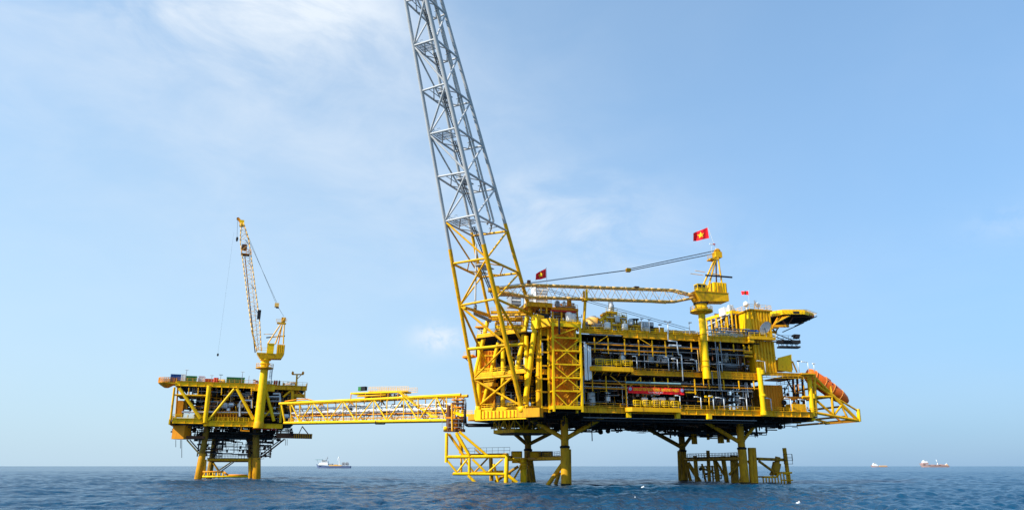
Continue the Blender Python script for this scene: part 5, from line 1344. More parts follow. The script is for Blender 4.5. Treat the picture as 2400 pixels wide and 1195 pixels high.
# lamp posts along the deck edges: individuals
def lamp_post(label, px, pyt, pyb, arm, d=-.35, m='lgrey', head='white'):
    a, zt = F.L(px, pyt, d); zb = F.L(px + .5, pyb, d)[1]
    T = thing('lamp_post', label, 'lamp post', F.W(a, d, zb), group='lamp posts on the deck edges')
    MB().tube(F.W(a, d, zb), F.W(a, d, zt), .13, m, 8).tube(F.W(a, d, zt), F.W(a + arm, d, zt + .12), .09, m, 6).build('post', T)
    fbox('lamp_head', F, min(a + arm - .7, a + arm), max(a + arm - .7, a + arm) + .2, d - .25, d + .25, zt + .05, zt + .3, head, T)
lo = 'on the lower deck edge'
for px, t, bt, arm, lab in ((1593, 928, 957, -.8, f'lamp post {lo} at the right end of the guard panels'), (1642, 931, 957, -1.3, f'lamp post {lo} left of the twin headed post'), (1671, 929, 958, -.6, f'lamp post {lo} right beside the twin headed post'), (1696, 933, 958, -1.8, f'lamp post {lo} with a long arm, middle of the right half'), (1749, 934, 960, -1.4, f'lamp post {lo} nearest the thick yellow column, on its left'),
                            (1806, 934, 961, -1.2, f'lamp post {lo} just right of the thick yellow column'), (1852, 934, 962, -1.2, f'lamp post {lo} in front of the dark doorway'), (1888, 937, 963, -1.8, f'lamp post {lo} next to the lifeboat ramp')):
    lamp_post(lab, px, t, bt, arm)
for px, t, bt, arm, lab in ((1492, 836, 864, -.5, 'lamp post on the middle deck edge, right of the balcony'), (1566, 838, 868, -.6, 'lamp post on the middle deck edge beside the tall drop pipe'), (1587, 842, 868, -1.0, 'lamp post on the middle deck edge, centre of the face'), (1632, 844, 870, -1.2, 'lamp post on the middle deck edge, left of the crane column'), (1691, 850, 871, -.5, 'lamp post on the middle deck edge, right of the crane column'), (1792, 847, 872, -2.0, 'lamp post with a long arm against the accommodation wall')):
    lamp_post(lab, px, t, bt, arm)
for px, t, bt, arm, lab in ((1503, 748, 775, .4, 'slim pole on the upper deck edge in front of the grey generator'), (1521, 750, 778, .4, 'slim pole on the upper deck at the generator right end'), (1545, 762, 778, .5, 'short floodlight pole on the upper deck, midway to the crane'), (1615, 757, 783, .6, 'floodlight pole on the upper deck nearest the crane column'), (1870, 847, 872, .5, 'slim pole with dark head on the boat deck'), (1893, 849, 871, -1.5, 'lamp post above the lifeboat ramp head'), (1907, 853, 871, .3, 'rightmost slim pole above the lifeboats')):
    lamp_post(lab, px, t, bt, arm, head='dark' if 'dark' in lab or 'short' in lab else 'white')
T = thing('lamp_post', 'twin headed yellow floodlight post on the lower deck edge', 'lamp post', F.P(1661, 958, -.35), group='lamp posts on the deck edges')
a, zt = F.L(1661, 931, -.35); zb = F.L(1661, 958, -.35)[1]
MB().tube(F.W(a, -.35, zb), F.W(a, -.35, zt), .16, 'yellow', 8).tube(F.W(a - 1, -.35, zt), F.W(a + 1, -.35, zt), .12, 'yellow', 6).build('post', T)
for s in (-1, 1): fbox('lamp_head', F, a + s * .9 - .3, a + s * .9 + .3, -.6, -.1, zt, zt + .5, 'bright', T)
T = thing('lamp_post', 'twin headed floodlight mast on the upper deck edge over the grey drop pipe', 'lamp post', F.P(1565, 780, -.35), group='lamp posts on the deck edges')
a, zt = F.L(1565, 755, -.35); zb = F.L(1565, 780, -.35)[1]
MB().tube(F.W(a, -.35, zb), F.W(a, -.35, zt), .16, 'lgrey', 8).tube(F.W(a - .8, -.35, zt), F.W(a + .8, -.35, zt), .1, 'lgrey', 6).build('post', T)
for s in (-1, 1): fbox('lamp_head', F, a + s * .8 - .3, a + s * .8 + .3, -.6, -.1, zt, zt + .4, 'white', T)

# ------------------------------------------------------------------ bridge between the platforms
YL_, YR_ = 272.0, 231.0
bl0, br0 = Q(666, 990.5, YL_), Q(1072, 983.5, YR_)
bl1, br1 = Q(655, 945.5, YL_), Q(1080, 925, YR_)
T = thing('footbridge', 'long yellow truss bridge with pipes joining the two platforms', 'bridge', bl0)
bn = V((br0.y - bl0.y, -(br0.x - bl0.x), 0)).normalized(); bn = bn if bn.y > 0 else -bn
BWD = 4.2
bo = bn * BWD
for off, sfx in ((V((0, 0, 0)), 0), (bo, 1)):
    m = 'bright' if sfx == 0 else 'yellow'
    tube('bottom_chord', bl0 + off, br0 + off, .50, m, T, 12); tube('top_chord', bl1 + off, br1 + off, .50, m, T, 12)
xs = [657, 682, 706, 771, 804, 836, 876, 909, 946, 986, 1022, 1060]
def bp(t, top, off=V((0, 0, 0))): return (bl1 if top else bl0).lerp(br1 if top else br0, t) + off
N = 12
bot_px = [703, 768, 835, 907, 980, 1047]; top_px = [682, 733, 804, 876, 946, 1022]
def t_at(px, top):
    p, q = (bl1, br1) if top else (bl0, br0)
    lo, hi = 0., 1.
    for _ in range(40):
        m_ = (lo + hi) / 2; w = p.lerp(q, m_); d = w - V((0, 0, CAM_Z)); czz = d.y * math.cos(PITCH) + d.z * math.sin(PITCH)
        if 1200 + F_PX * d.x / czz < px: lo = m_
        else: hi = m_
    return lo
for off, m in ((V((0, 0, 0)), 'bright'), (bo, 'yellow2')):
    tb = [t_at(x, 0) for x in bot_px]; tt = [t_at(x, 1) for x in top_px]
    for k in range(6):
        tube('truss_diagonal', bp(tt[k], 1, off), bp(tb[k], 0, off), .26, m, T, 8)
        if k < 5: tube('truss_diagonal', bp(tb[k], 0, off), bp(tt[k + 1], 1, off), .22, m, T, 8)
        for px in (bot_px[k], top_px[k]):
            tube('truss_post', bp(t_at(px, 0), 0, off), bp(t_at(px, 1), 1, off), .18, m, T, 8)
    tube('end_post', bp(0.005, 0, off), bp(0.012, 1, off), .35, m, T, 8); tube('end_post', bp(.985, 0, off), bp(.98, 1, off), .28, m, T, 8)
for k in range(25):
    t = (k + .5) / 25
    tube('floor_beam', bp(t, 0), bp(t, 0, bo), .16, 'yellow2', T, 6); 
    if k % 2: tube('roof_beam', bp(t, 1), bp(t, 1, bo), .16, 'yellow2', T, 6)
    b = MB(); b.path([bp(t, 0, bo * .3) + V((0, 0, .2)), bp(t, 0, bo * .3) + V((0, 0, 3.0))], .09, 'grey', 5).path([bp(t, 0, bo * .8) + V((0, 0, .2)), bp(t, 0, bo * .8) + V((0, 0, 3.6))], .09, 'grey', 5); b.build('pipe_support', T)
for (w, h, r, m) in ((.25, 3.6, .42, 'silver'), (.5, 4.0, .38, 'white'), (.75, 3.7, .4, 'silver'), (.4, 5.2, .34, 'lgrey'), (.6, 2.9, .25, 'brown'), (.85, 2.4, .22, 'grey'), (.2, 2.5, .16, 'orangey'), (.25, 1.2, .09, 'yellow'), (.9, 1.3, .09, 'yellow')):
    tube('pipeline', bp(.03, 0, bo * w) + V((0, 0, h)), bp(.97, 0, bo * w) + V((0, 0, h * 1.03)), r, m, T, 10)
MB().prism([bp(0, 0, bo * .1), bp(1, 0, bo * .1), bp(1, 0, bo * .9), bp(0, 0, bo * .9)], bl0.z + .1, bl0.z + .2, 'grey').build('walkway_grating', T) if abs(bl0.z - br0.z) < .3 else bar('walkway_grating', bp(0, 0, bo * .5) + V((0, 0, .3)), bp(1, 0, bo * .5) + V((0, 0, .3)), 3, .1, 'grey', T)
railing(T, [bp(.02, 0, bo * .12) + V((0, 0, .4)), bp(.98, 0, bo * .12) + V((0, 0, .4))], 'yellow', step=2.2)
x_ = (br0 - bl0); x_.z = 0
BR = Frame(1000, 100, 0); BR.e1 = x_.normalized(); BR.e2 = bn; BR.o = V((bl0.x, bl0.y, 0)); blen = x_.length
clutter(T, BR, 2, blen * .5, .6, 3.6, bl0.z + 1.6, bl0.z + 5.4, 80, 711, mats=['brown', 'orangey', 'white', 'silver', 'dark', 'brown', 'lgrey'])
clutter(T, BR, blen * .5, blen - 2, .6, 3.6, br0.z + 1.8, br0.z + 6.0, 80, 712, mats=['brown', 'orangey', 'white', 'silver', 'dark', 'brown', 'lgrey'])
MB().path([Q(668, 940, 271), Q(700, 935, 268), Q(722, 935, 266), Q(745, 942, 264)], .22, 'orangey', 8).path([Q(672, 944, 272), Q(704, 939, 268), Q(742, 940, 265)], .2, 'yellow2', 8).build('pipe_bundle', T)
# thermal loops of the pipes
for t in (.12, .3, .42, .58, .7, .83, .93):
    b = MB(); c = bp(t, 0, bo * .3)
    b.path([c + V((-1.3, .6, 3.4)), c + V((-1.2, .6, 1.9)), c + V((-.2, .2, 1.2)), c + V((.2, 0, .4))], .16, 'grey', 6); b.build('pipe_bend', T)
c = bp(.6, 0) + V((0, -.2, 0))
MB().path([Q(880, 986, 248), Q(880, 993, 248), Q(902, 993, 248), Q(902, 986, 248)], .18, 'dark', 6).path([Q(886, 988, 248), Q(896, 988, 248)], .12, 'dark', 6).build('hanging_loop', T)
# equipment platform on top of the bridge, and the stair down its side
def bq(px, py, off=0.0):
    t = t_at(px, 1); w = bp(t, 1); return Q(px, py, w.y - .3) + bn * off
pts = [bq(822, 921.5), bq(942, 917), bq(942, 917, 5), bq(822, 921.5, 5)]
for (p, q) in ((pts[0], pts[1]), (pts[1], pts[2]), (pts[2], pts[3]), (pts[3], pts[0])): bar('platform_beam', p, q, .3, .55, 'bright', T)
b = MB(); b.raw(pts + [x - V((0, 0, .15)) for x in pts], [(0, 1, 2, 3), (7, 6, 5, 4), (0, 4, 5, 1), (1, 5, 6, 2), (2, 6, 7, 3), (3, 7, 4, 0)], 'brown'); b.build('platform_floor', T)
for px in (823, 857, 893, 910, 933): tube('platform_post', bq(px, 921), V((bq(px, 921).x, bq(px, 921).y, bp(t_at(px, 1), 1).z - 1)), .16, 'orangey', T, 6)
MB().path([bq(838, 928), bq(905, 925)], .3, 'yellow', 8).build('platform_rail', T)
bF = Frame(1000, 100, 0); x = (br0 - bl0); x.z = 0; bF.e1 = x.normalized(); bF.e2 = bn; p0 = bq(838, 930); bF.o = V((p0.x, p0.y, 0)); bF.phi = math.atan2(bF.e1.y, bF.e1.x); bF.mat = Matrix.Translation(bF.o) @ Matrix.Rotation(bF.phi, 4, 'Z')
plen = (bq(938, 925) - p0).dot(bF.e1)
fbox('equipment_box', bF, plen * .15, plen * .6, 1, 4, p0.z - 1.2, p0.z + .5, 'brown', T)
clutter(T, bF, 0, plen, .5, 4.5, p0.z - .8, p0.z + .8, 60, 701, mats=['orangey', 'brown', 'white', 'silver', 'yellow', 'dark'])
# upper caged deck
u0, u1 = bq(864, 916), bq(957, 915)
ul = (u1 - u0).dot(bF.e1)
railing(T, [bq(864, 917), bq(957, 916)], 'cream', h=1.6, step=.8, rails=(1, .7, .35)); railing(T, [bq(864, 917, 5), bq(957, 916, 5)], 'cream', h=1.6, step=.8)
bar('platform_beam', bq(864, 917), bq(957, 916), .2, .3, 'yellow', T)
# stair
for off in (0, 1.3):
    bar('stair_stringer', bq(938, 917, -1.6 + off), Q(974, 949, 242 - 1.6 + off), .2, .45, 'bright', T); bar('stair_stringer', Q(974, 949, 242 - 1.6 + off), Q(1018, 978, 238 - 1.6 + off), .2, .45, 'bright', T)
railing(T, [bq(938, 917, -1.6), Q(974, 949, 240.4)], 'bright', r=.08); railing(T, [Q(974, 949, 240.4), Q(1018, 978, 236.4)], 'bright', r=.08)
bar('stair_landing', Q(970, 950, 241), Q(985, 950, 240), 1.8, .25, 'yellow', T); bar('stair_landing', Q(1008, 977, 237), Q(1028, 976, 236), 1.8, .5, 'bright', T)
T = thing('green_container', 'small green and black box on top of the bridge platform', 'equipment box', bq(894, 912))
p0 = bq(888, 912, 1.5)
for dx, w, m in ((0, 1.3, 'green'), (1.5, 1.8, 'dark')):
    bF.o = V((p0.x, p0.y, 0)); fbox('box', bF, dx, dx + w, 0, 1.2, p0.z, p0.z + 1.3, m, T)
    fbox('box_lid', bF, dx - .05, dx + w + .05, -.05, 1.25, p0.z + 1.3, p0.z + 1.4, m, T)
# link walkway to the main platform
T = thing('link_walkway', 'short yellow gangway between the bridge head and the main platform', 'gangway', Q(1085, 972, 222))
bar('gangway_floor', Q(1066, 966, 229), Q(1082, 972, 225), 1.2, .8, 'bright', T); bar('gangway_floor', Q(1082, 972, 225), Q(1108, 973, 208), 1.2, .8, 'bright', T)
railing(T, [Q(1066, 964, 228), Q(1082, 970, 224), Q(1108, 971, 207)], 'bright')

# ------------------------------------------------------------------ bridge support jacket
T = thing('bridge_support', 'bright yellow tubular support jacket under the bridge head, left of the main platform legs', 'jacket', Q(1120, 1130, 222))
Y0 = 222.0; Y1 = 236.0
W_ = lambda x, y, Y=Y0: Q(x, y, Y)
for (x0, y0, x1, y1, Y, r, m) in ((1047, 1014, 1046, 1083, Y0, .5, 'bright'), (1047, 1070, 1192, 1069, Y0, .5, 'bright'), (1062, 1109.5, 1184, 1110.5, Y0, .44, 'bright'), (1100, 1070, 1100, 1110, Y0, .45, 'bright'),
        (1188, 1065, 1186, 1134, Y0, .68, 'bright'), (1048, 1078, 1071, 1106, Y0, .34, 'bright'), (1073, 1104, 1096, 1074, Y0, .28, 'bright'), (1107, 1075, 1139, 1106, Y0, .36, 'bright'), (1145, 1105, 1178, 1075, Y0, .28, 'bright'),
        (1097, 1113, 1118, 1134, Y0, .45, 'bright'), (1190, 1113, 1212, 1130, Y0, .5, 'bright'),
        (1052, 1016, 1086, 1066, Y0 + 1, .42, 'yellow'), (1069, 1013, 1101, 1068, Y0, .5, 'bright'), (1076, 1011, 1143, 1068, Y0 + 3, .42, 'bright'), (1070, 1018, 1082, 1040, Y0 + 1, .5, 'yellow2'),
        (1080, 1030, 1080, 1062, Y1, .65, 'weathered'), (1080, 1066, 1192, 1064, Y1, .4, 'weathered'), (1081, 1108, 1180, 1104, Y1, .35, 'weathered'), (1150, 1064, 1152, 1126, Y1, .65, 'weathered'), (1157, 1086, 1168, 1132, Y0 + 3, .4, 'bright'),
        (1081, 1072, 1081, 1108, Y1, .35, 'weathered'), (1084, 1070, 1110, 1106, Y1, .3, 'weathered'), (1112, 1106, 1144, 1072, Y1, .28, 'weathered'),
        (1190, 1076, 1222, 1076, Y0 + 4, .48, 'bright'), (1114, 1052, 1128, 1066, Y1, .25, 'weathered'), (1200, 1130, 1222, 1090, Y0 + 3, .3, 'yellow')):
    tube('jacket_member', W_(x0, y0, Y), W_(x1, y1, Y), r, m, T, 14)
for (x, y) in ((1046, 1070), (1100, 1070), (1190, 1069), (1062, 1110), (1184, 1110)):
    tube('cross_member', W_(x, y, Y0), V((W_(x, y).x + 1.5, Y1, W_(x, y).z)), .34, 'weathered', T, 10)
railing(T, [W_(1085, 1066, 230), W_(1195, 1064, 230)], 'dark', h=2.2)
# support tower head: dark columns and brown landing
for (x0, y0, x1, y1, Y, r, m) in ((1052, 950, 1053, 1004, 229, .6, 'brown'), (1048, 965, 1049, 1008, 231, .4, 'brown'), (1067, 978, 1067, 1008, 230, .8, 'orangey'), (1059, 945, 1060, 1010, 227, .28, 'yellow'), (1073, 930, 1074, 1004, 232, .3, 'brown'), (1082, 965, 1081, 1002, 230, .18, 'dark'), (1077, 980, 1077, 1006, 233, .4, 'brown')):
    tube('head_column', Q(x0, y0, Y), Q(x1, y1, Y), r, m, T, 12)
for (x0, x1, y, th, m) in ((1042, 1088, 1008, .9, 'brown'), (1046, 1085, 979, .5, 'orangey'), (1062, 1085, 937, .4, 'orangey'), (1062, 1085, 945, .4, 'brown'), (1062, 1085, 954, .3, 'orangey')):
    bar('landing', Q(x0, y, 230), Q(x1, y, 229), 3, th, m, T)
tube('head_node', Q(1040, 1004, 226), Q(1048, 1004, 226), .7, 'bright', T, 14)
railing(T, [Q(1036, 1001, 227), Q(1088, 1001, 227)], 'grey', h=2.6); railing(T, [Q(1062, 937, 228), Q(1086, 937, 228)], 'orangey')
ladder(Q(1084, 1008, 231), Q(1084, 962, 231), V((1, 0, 0)), 'dark')
clutter(T, bF if False else UF, -20.5, -15.2, 28, 33, 17.5, 26, 36, 705, mats=['brown', 'dark', 'orangey', 'grey', 'white'])
# ------------------------------------------------------------------ wellhead platform on the left
G = LF
def ga(px, d=0, py=950): return G.L(px, py, d)[0]
def gz(px, py, d=0): return G.L(px, py, d)[1]
T = thing('wellhead_platform', 'smaller yellow two-deck wellhead platform on four battered legs, left of the bridge', 'oil platform', G.W(0, 10, 0))
gL, gR = ga(405), ga(716, 0, 950)
gLb, gRb = ga(397, 0, 985), ga(662, 0, 1000)
ztop, zt0 = gz(560, 897.5), gz(560, 908.5)
zbt, zb0 = gz(500, 985), gz(500, 993)
DG = 34.0
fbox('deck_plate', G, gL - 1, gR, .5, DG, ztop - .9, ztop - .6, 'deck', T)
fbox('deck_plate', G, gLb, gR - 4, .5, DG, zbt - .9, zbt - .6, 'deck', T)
def ggirder(a0, a1, z0, z1, d=0.0, m='yellow'):
    b = MB(); b.box(G, a0, a1, d + .3, d + .42, z0 + .1, z1 - .1, m); b.box(G, a0, a1, d, d + .75, z1 - .14, z1, m); b.box(G, a0, a1, d, d + .75, z0, z0 + .14, m)
    a = a0 + 1.5
    while a < a1: b.box(G, a - .05, a + .05, d + .04, d + .31, z0 + .1, z1 - .1, m); a += 3
    b.build('deck_girder', T)
ggirder(gL, ga(583), zt0, ztop, m='bright'); ggirder(ga(583), ga(640), zt0 - .9, ztop, m='bright'); ggirder(ga(640), gR, zt0 - .1, ztop - .2, m='yellow')
ggirder(gLb + 1, ga(478, 0, 985), zb0, zbt + .6, m='bright'); ggirder(ga(478, 0, 985), ga(594, 0, 990), zb0 - .8, zbt - .2, m='bright'); ggirder(ga(594, 0, 1000), gRb, zb0 - 1.3, zbt - .8, m='bright')
bar('deck_girder', G.W(gLb, .4, (zb0 + zbt) / 2), G.W(gLb, DG, (zb0 + zbt) / 2), .5, zbt - zb0 + .8, 'bright', T)
bar('deck_girder', G.W(gL, .4, (zt0 + ztop) / 2), G.W(gL, DG, (zt0 + ztop) / 2), .5, ztop - zt0, 'bright', T)
k = 0; a = gLb + 2
while a < gR - 5:
    for z in (ztop - .9, zbt - .9): fbox('joist', G, a - .15, a + .15, 1, DG - 1, z - (1.1 if k % 3 == 0 else .45), z + .02, 'deck', T)
    k += 1; a += 3.4
# ring balcony at the upper left end
b = MB(); c = G.P(392, 897, 3); 
b.lathe(V((c.x, c.y, 0)), V((0, 0, 1)), [(c.z - 1.9, .8), (c.z - .9, 2.4), (c.z - .2, 3.2), (c.z, 3.2)], 'yellow2', 12); b.build('balcony_tub', T)
fbox('balcony_deck', G, ga(392, 0, 900), gL, 0, 8, c.z - .5, c.z, 'yellow', T)
ring = [V((c.x + 3.2 * math.cos(t), c.y + 3.2 * math.sin(t), c.z)) for t in [2 * math.pi * i / 12 for i in range(13)]]
railing(T, ring, 'orangey', h=1.9, step=.9, r=.11, rails=(1, .75, .5, .25))
# truss columns and diagonals on the front face
def gt(x0, y0, x1, y1, r, m='bright', d=.1, n=12, name='truss_member'): tube(name, G.P(x0, y0, d), G.P(x1, y1, d), r, m, T, n)
gt(409, 907, 400, 983, .42, 'yellow'); gt(417, 907, 412, 980, .3, 'orangey', 1)
gt(490.5, 903, 480.5, 990, .85, 'bright'); gt(420, 909, 470, 980, .62, 'bright'); gt(488, 985, 549, 911, .5, 'bright')
gt(555, 910, 594, 982, .6, 'bright'); gt(622, 912, 642, 986, .62, 'bright'); gt(615, 980, 640, 955, .4, 'bright', .5)
gt(659, 948, 657, 990, .45, 'bright'); gt(686, 910, 686, 940, .7, 'yellow', 1); gt(664, 930, 684, 913, .45, 'yellow', 1)
gt(692, 915, 712, 908, .25, 'orangey', 1); gt(688, 906, 716, 933, .2, 'orangey', 1); gt(715, 906, 714, 932, .3, 'cream', 1)
fbox('upper_box', G, ga(689, 1, 925), ga(715, 1, 925), 1.2, 4, gz(700, 930), gz(700, 922), 'yellow', T)
for px in (443, 465, 520, 590): gt(px, 908, px - 1, 925, .18, 'yellow')
gt(410, 925, 484, 927, .35, 'yellow'); fbox('mezzanine_beam', G, ga(412), ga(484), .4, 1.0, gz(450, 929), gz(450, 924), 'yellow2', T)
fbox('mezzanine_deck', G, ga(412), ga(484), 1, 14, gz(450, 927) - .2, gz(450, 927), 'deck', T)
fbox('wall_box', G, ga(414, 2, 945), ga(430, 2, 945), 2, 9, gz(420, 975, 2), gz(420, 938, 2), 'orangey', T)
fbox('wall_box', G, ga(431, 3, 945), ga(440, 3, 945), 3, 9, gz(430, 957, 3), gz(430, 936, 3), 'yellow2', T)
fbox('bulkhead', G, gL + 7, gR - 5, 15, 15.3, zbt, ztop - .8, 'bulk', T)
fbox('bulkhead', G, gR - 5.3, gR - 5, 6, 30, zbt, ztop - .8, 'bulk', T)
S = 801
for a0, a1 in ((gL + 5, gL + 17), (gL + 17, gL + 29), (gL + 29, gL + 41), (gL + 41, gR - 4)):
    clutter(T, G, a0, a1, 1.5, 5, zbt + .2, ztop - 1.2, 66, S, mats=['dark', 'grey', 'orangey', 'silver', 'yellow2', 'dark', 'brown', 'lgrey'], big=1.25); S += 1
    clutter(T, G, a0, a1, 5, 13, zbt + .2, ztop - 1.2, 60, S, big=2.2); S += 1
MB().path([G.P(562, 975, 1), G.P(562, 943, 1), G.P(567, 938, 1), G.P(590, 938, 1), G.P(590, 956, 1)], .45, 'silver', 10).build('pipe', T)
MB().path([G.P(640, 922, 1.2), G.P(656, 922, 1.2), G.P(657, 950, 1.2)], .4, 'lgrey', 10).build('pipe', T)
for (x0, x1, y, m, r) in ((426, 500, 965, 'white', .4), (500, 560, 966, 'silver', .35), (620, 655, 968, 'white', .35), (560, 590, 966, 'silver', .4), (612, 655, 940, 'grey', .3), (612, 655, 929, 'lgrey', .3)):
    tube('pipe_run', G.P(x0, y, 1.4), G.P(x1, y, 1.4), r, m, T, 8)
for px, py, r, m in ((526, 950, 1.2, 'lgrey'), (542, 948, 1.1, 'silver'), (564, 950, 1.0, 'white'), (447, 945, 1.2, 'dark'), (628, 948, 1.1, 'dark'), (670, 975, .9, 'white'), (535, 962, .9, 'silver')):
    vessel('vessel', T, G.P(px, py, 2.6), V((0, 0, 1)) if px % 2 else G.e1, r, 1.6, m)
for px in range(505, 560, 7): 
    b = MB(); b.tube(G.P(px, 984, 1.5), G.P(px, 962, 1.5), .35, 'orangey', 8); b.lathe(G.P(px, 968, 1.5), V((0, 0, 1)), [(-.4, .4), (-.3, .7), (.3, .7), (.4, .4)], 'yellow2', 10); b.build('wellhead', T)
railing(T, [G.W(gLb, 0, zbt + .6), G.W(ga(478, 0, 985), 0, zbt + .6)], 'bright', r=.09, h=1.5, rails=(1, .66, .33)); railing(T, [G.W(ga(478), 0, zbt - .2), G.W(ga(594, 0, 990), 0, zbt - .2)], 'bright', r=.08, h=1.5, rails=(1, .66, .33))
railing(T, [G.W(gLb, 0, zbt + .6), G.W(gLb, 18, zbt + .6)], 'yellow', r=.08, h=1.5)
railing(T, [G.W(gL, 0, ztop), G.W(ga(592), 0, ztop)], 'orangey', r=.06, h=1.3); railing(T, [G.W(ga(624), 0, ztop), G.W(gR, 0, ztop - .2), G.W(gR, 10, ztop - .2)], 'cream', r=.06, h=1.5)
# underside
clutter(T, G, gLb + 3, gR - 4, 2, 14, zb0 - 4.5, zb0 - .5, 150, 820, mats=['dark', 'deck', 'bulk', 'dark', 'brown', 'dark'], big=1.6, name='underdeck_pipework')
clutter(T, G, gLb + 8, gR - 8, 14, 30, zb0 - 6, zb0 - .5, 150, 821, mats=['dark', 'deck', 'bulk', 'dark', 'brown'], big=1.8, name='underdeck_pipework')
fbox('lower_frame', G, ga(470, 10, 1010), ga(640, 10, 1020), 8, 28, gz(560, 1026, 8) , gz(560, 1012, 8), 'deck', T)
fbox('lower_deck', G, ga(432, 3, 1020), ga(480, 3, 1020), 3, 12, gz(450, 1027, 3), gz(450, 1021, 3), 'brown', T)
b = MB(); c = G.P(418, 1012, 3); za, zb_ = gz(418, 1028, 3), gz(418, 996, 3)
b.prism([c + V((-2.4, 0, 0)), c + V((2.4, -.2, 0)), c + V((3.4, 3, 0)), c + V((2.4, 6, 0)), c + V((-2.4, 6, 0)), c + V((-3.0, 3, 0))], za, zb_, 'orangey'); b.build('hanging_tank', T)
bar('lower_arm', G.P(648, 1020, 4), G.P(731, 1022, 4), 3, 1.9, 'brown', T)
for k in range(9): tube('arm_rib', G.P(690 + k * 5, 1016, 2.4), G.P(690 + k * 5, 1027, 2.4), .15, 'weathered', T, 6)
bar('lower_arm', G.P(592, 1004, 1), G.P(650, 1006, 1), .4, .4, 'red', T)
tube('pipe', G.P(566, 994, .5), G.P(565, 1009, .5), .3, 'orangey', T, 8); tube('pipe', G.P(565, 1009, .5), G.P(585, 1010, .5), .3, 'orangey', T, 8)
bar('arm_brace', G.P(700, 1017, 3), G.P(708, 1000, 3), .3, .3, 'dark', T); tube('arm_brace', G.P(708, 998, 3), G.P(722, 1016, 3), .2, 'brown', T, 6)
b = MB()
for (x0, y0, x1, y1) in ((400, 1011, 440, 1011), (405, 1004, 405, 1020), (462, 1041, 490, 1041), (505, 1040, 530, 1040), (521, 1030, 521, 1055), (578, 1040, 600, 1040), (585, 1034, 640, 1038), (600, 1044, 636, 1044), (640, 1030, 640, 1041)):
    b.tube(G.P(x0, y0, 5), G.P(x1, y1, 5), .3, 'dark', 6)
for (x, y0, y1) in ((426, 1030, 1072), (423, 1030, 1050), (412, 1030, 1047), (547, 1035, 1062), (556, 1035, 1058), (550, 1038, 1060), (669, 1028, 1043), (673, 1028, 1043), (530, 1040, 1056)):
    b.tube(G.P(x, y0, 5), G.P(x, y1, 5), .1, 'dark', 4)
b.build('hanging_pipes', T)
# legs
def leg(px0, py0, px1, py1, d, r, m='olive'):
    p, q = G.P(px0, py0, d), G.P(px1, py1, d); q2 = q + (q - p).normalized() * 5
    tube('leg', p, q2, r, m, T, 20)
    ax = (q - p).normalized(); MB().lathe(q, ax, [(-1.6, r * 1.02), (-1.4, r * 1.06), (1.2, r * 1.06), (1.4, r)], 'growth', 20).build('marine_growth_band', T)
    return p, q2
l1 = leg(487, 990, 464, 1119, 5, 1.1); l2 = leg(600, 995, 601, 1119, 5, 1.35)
l3 = leg(508, 1005, 490, 1116, 22, 1.15, 'splash'); l4 = leg(586, 1010, 588, 1116, 22, 1.0, 'splash')
tube('leg_sleeve', G.P(475, 1062, 5), G.P(463.5, 1122, 5), 1.32, 'yellow2', T, 20); tube('leg_sleeve', G.P(601, 1072, 5), G.P(601, 1122, 5), 1.65, 'yellow2', T, 20)
gt(480, 1076, 476, 1120, .75, 'yellow', 5); gt(585, 1072, 586, 1122, .62, 'yellow', 5)
gt(486, 1077, 586, 1077, .55, 'weathered', 5); gt(486, 1074, 586, 1074.5, .25, 'dark', 6); gt(492, 1080, 584, 1080, .4, 'brown', 20)
gt(438, 1030, 470, 1066, .28, 'cream', 6); gt(445, 1030, 471, 1060, .22, 'brown', 9); gt(667, 1028, 611, 1072, .3, 'brown', 6); gt(657, 1030, 610, 1066, .2, 'brown', 9)
gt(500, 1084, 512, 1102, .35, 'weathered', 14); gt(512, 1102, 545, 1080, .25, 'cream', 10); gt(515, 1106, 548, 1082, .2, 'brown', 12)
b = MB(); b.path([G.P(475, 1105, 3), G.P(524, 1105, 3), G.P(535, 1113, 3), G.P(580, 1113, 3)], .35, 'orangey', 8); b.path([G.P(474, 1116, 3), G.P(582, 1116, 3)], .4, 'bright', 8)
for x in range(480, 526, 6): b.tube(G.P(x, 1105, 3), G.P(x + (3 if x % 4 else -2), 1120, 3), .32, 'yellow', 6)
b.build('boat_landing', T)
for d in (3.4, 20): railing(T, [G.P(485, 1073, d), G.P(586, 1074, d)], 'dark', h=1.8, step=1.1)
clutter(T, G, ga(492, 12, 1050), ga(582, 12, 1050), 12, 24, gz(500, 1066, 12), gz(500, 1020, 12), 60, 860, mats=['dark', 'dark', 'brown', 'grey'], big=1.0, name='underdeck_pipework')
for y0, y1, x0, x1 in ((1032, 1070, 462, 522), (1032, 1072, 575, 636)): clutter(T, G, ga(x0, 8, 1050), ga(x1, 8, 1050), 6, 12, gz(500, y1, 8), gz(500, y0, 8), 60, 840 + x0, mats=['dark', 'brown', 'dark'], big=1.2, name='underdeck_pipework')
railing(T, [G.P(604, 1076, 3), G.P(618, 1075, 3)], 'dark', h=2)

# vent mast with two arms at the right end
T = thing('signal_mast', 'yellow mast with a crossarm and small lamps at the right end of the wellhead platform', 'mast', G.P(696, 907, 2))
tube('mast', G.P(693, 940, 2), G.P(696, 878, 2), .35, 'yellow', T, 10); tube('crossarm', G.P(685, 877, 2), G.P(711, 877, 2), .25, 'yellow2', T, 8)
tube('brace', G.P(696, 888, 2), G.P(706, 878, 2), .15, 'orangey', T, 6)
for px in (686, 710): MB().lathe(G.P(px, 875, 2), V((0, 0, 1)), [(-.5, .3), (0, .5), (.5, .5), (.9, .2)], 'orangey', 10).build('lamp', T)
tube('rod', G.P(686, 875, 2), G.P(686, 869, 2), .08, 'brown', T, 5)

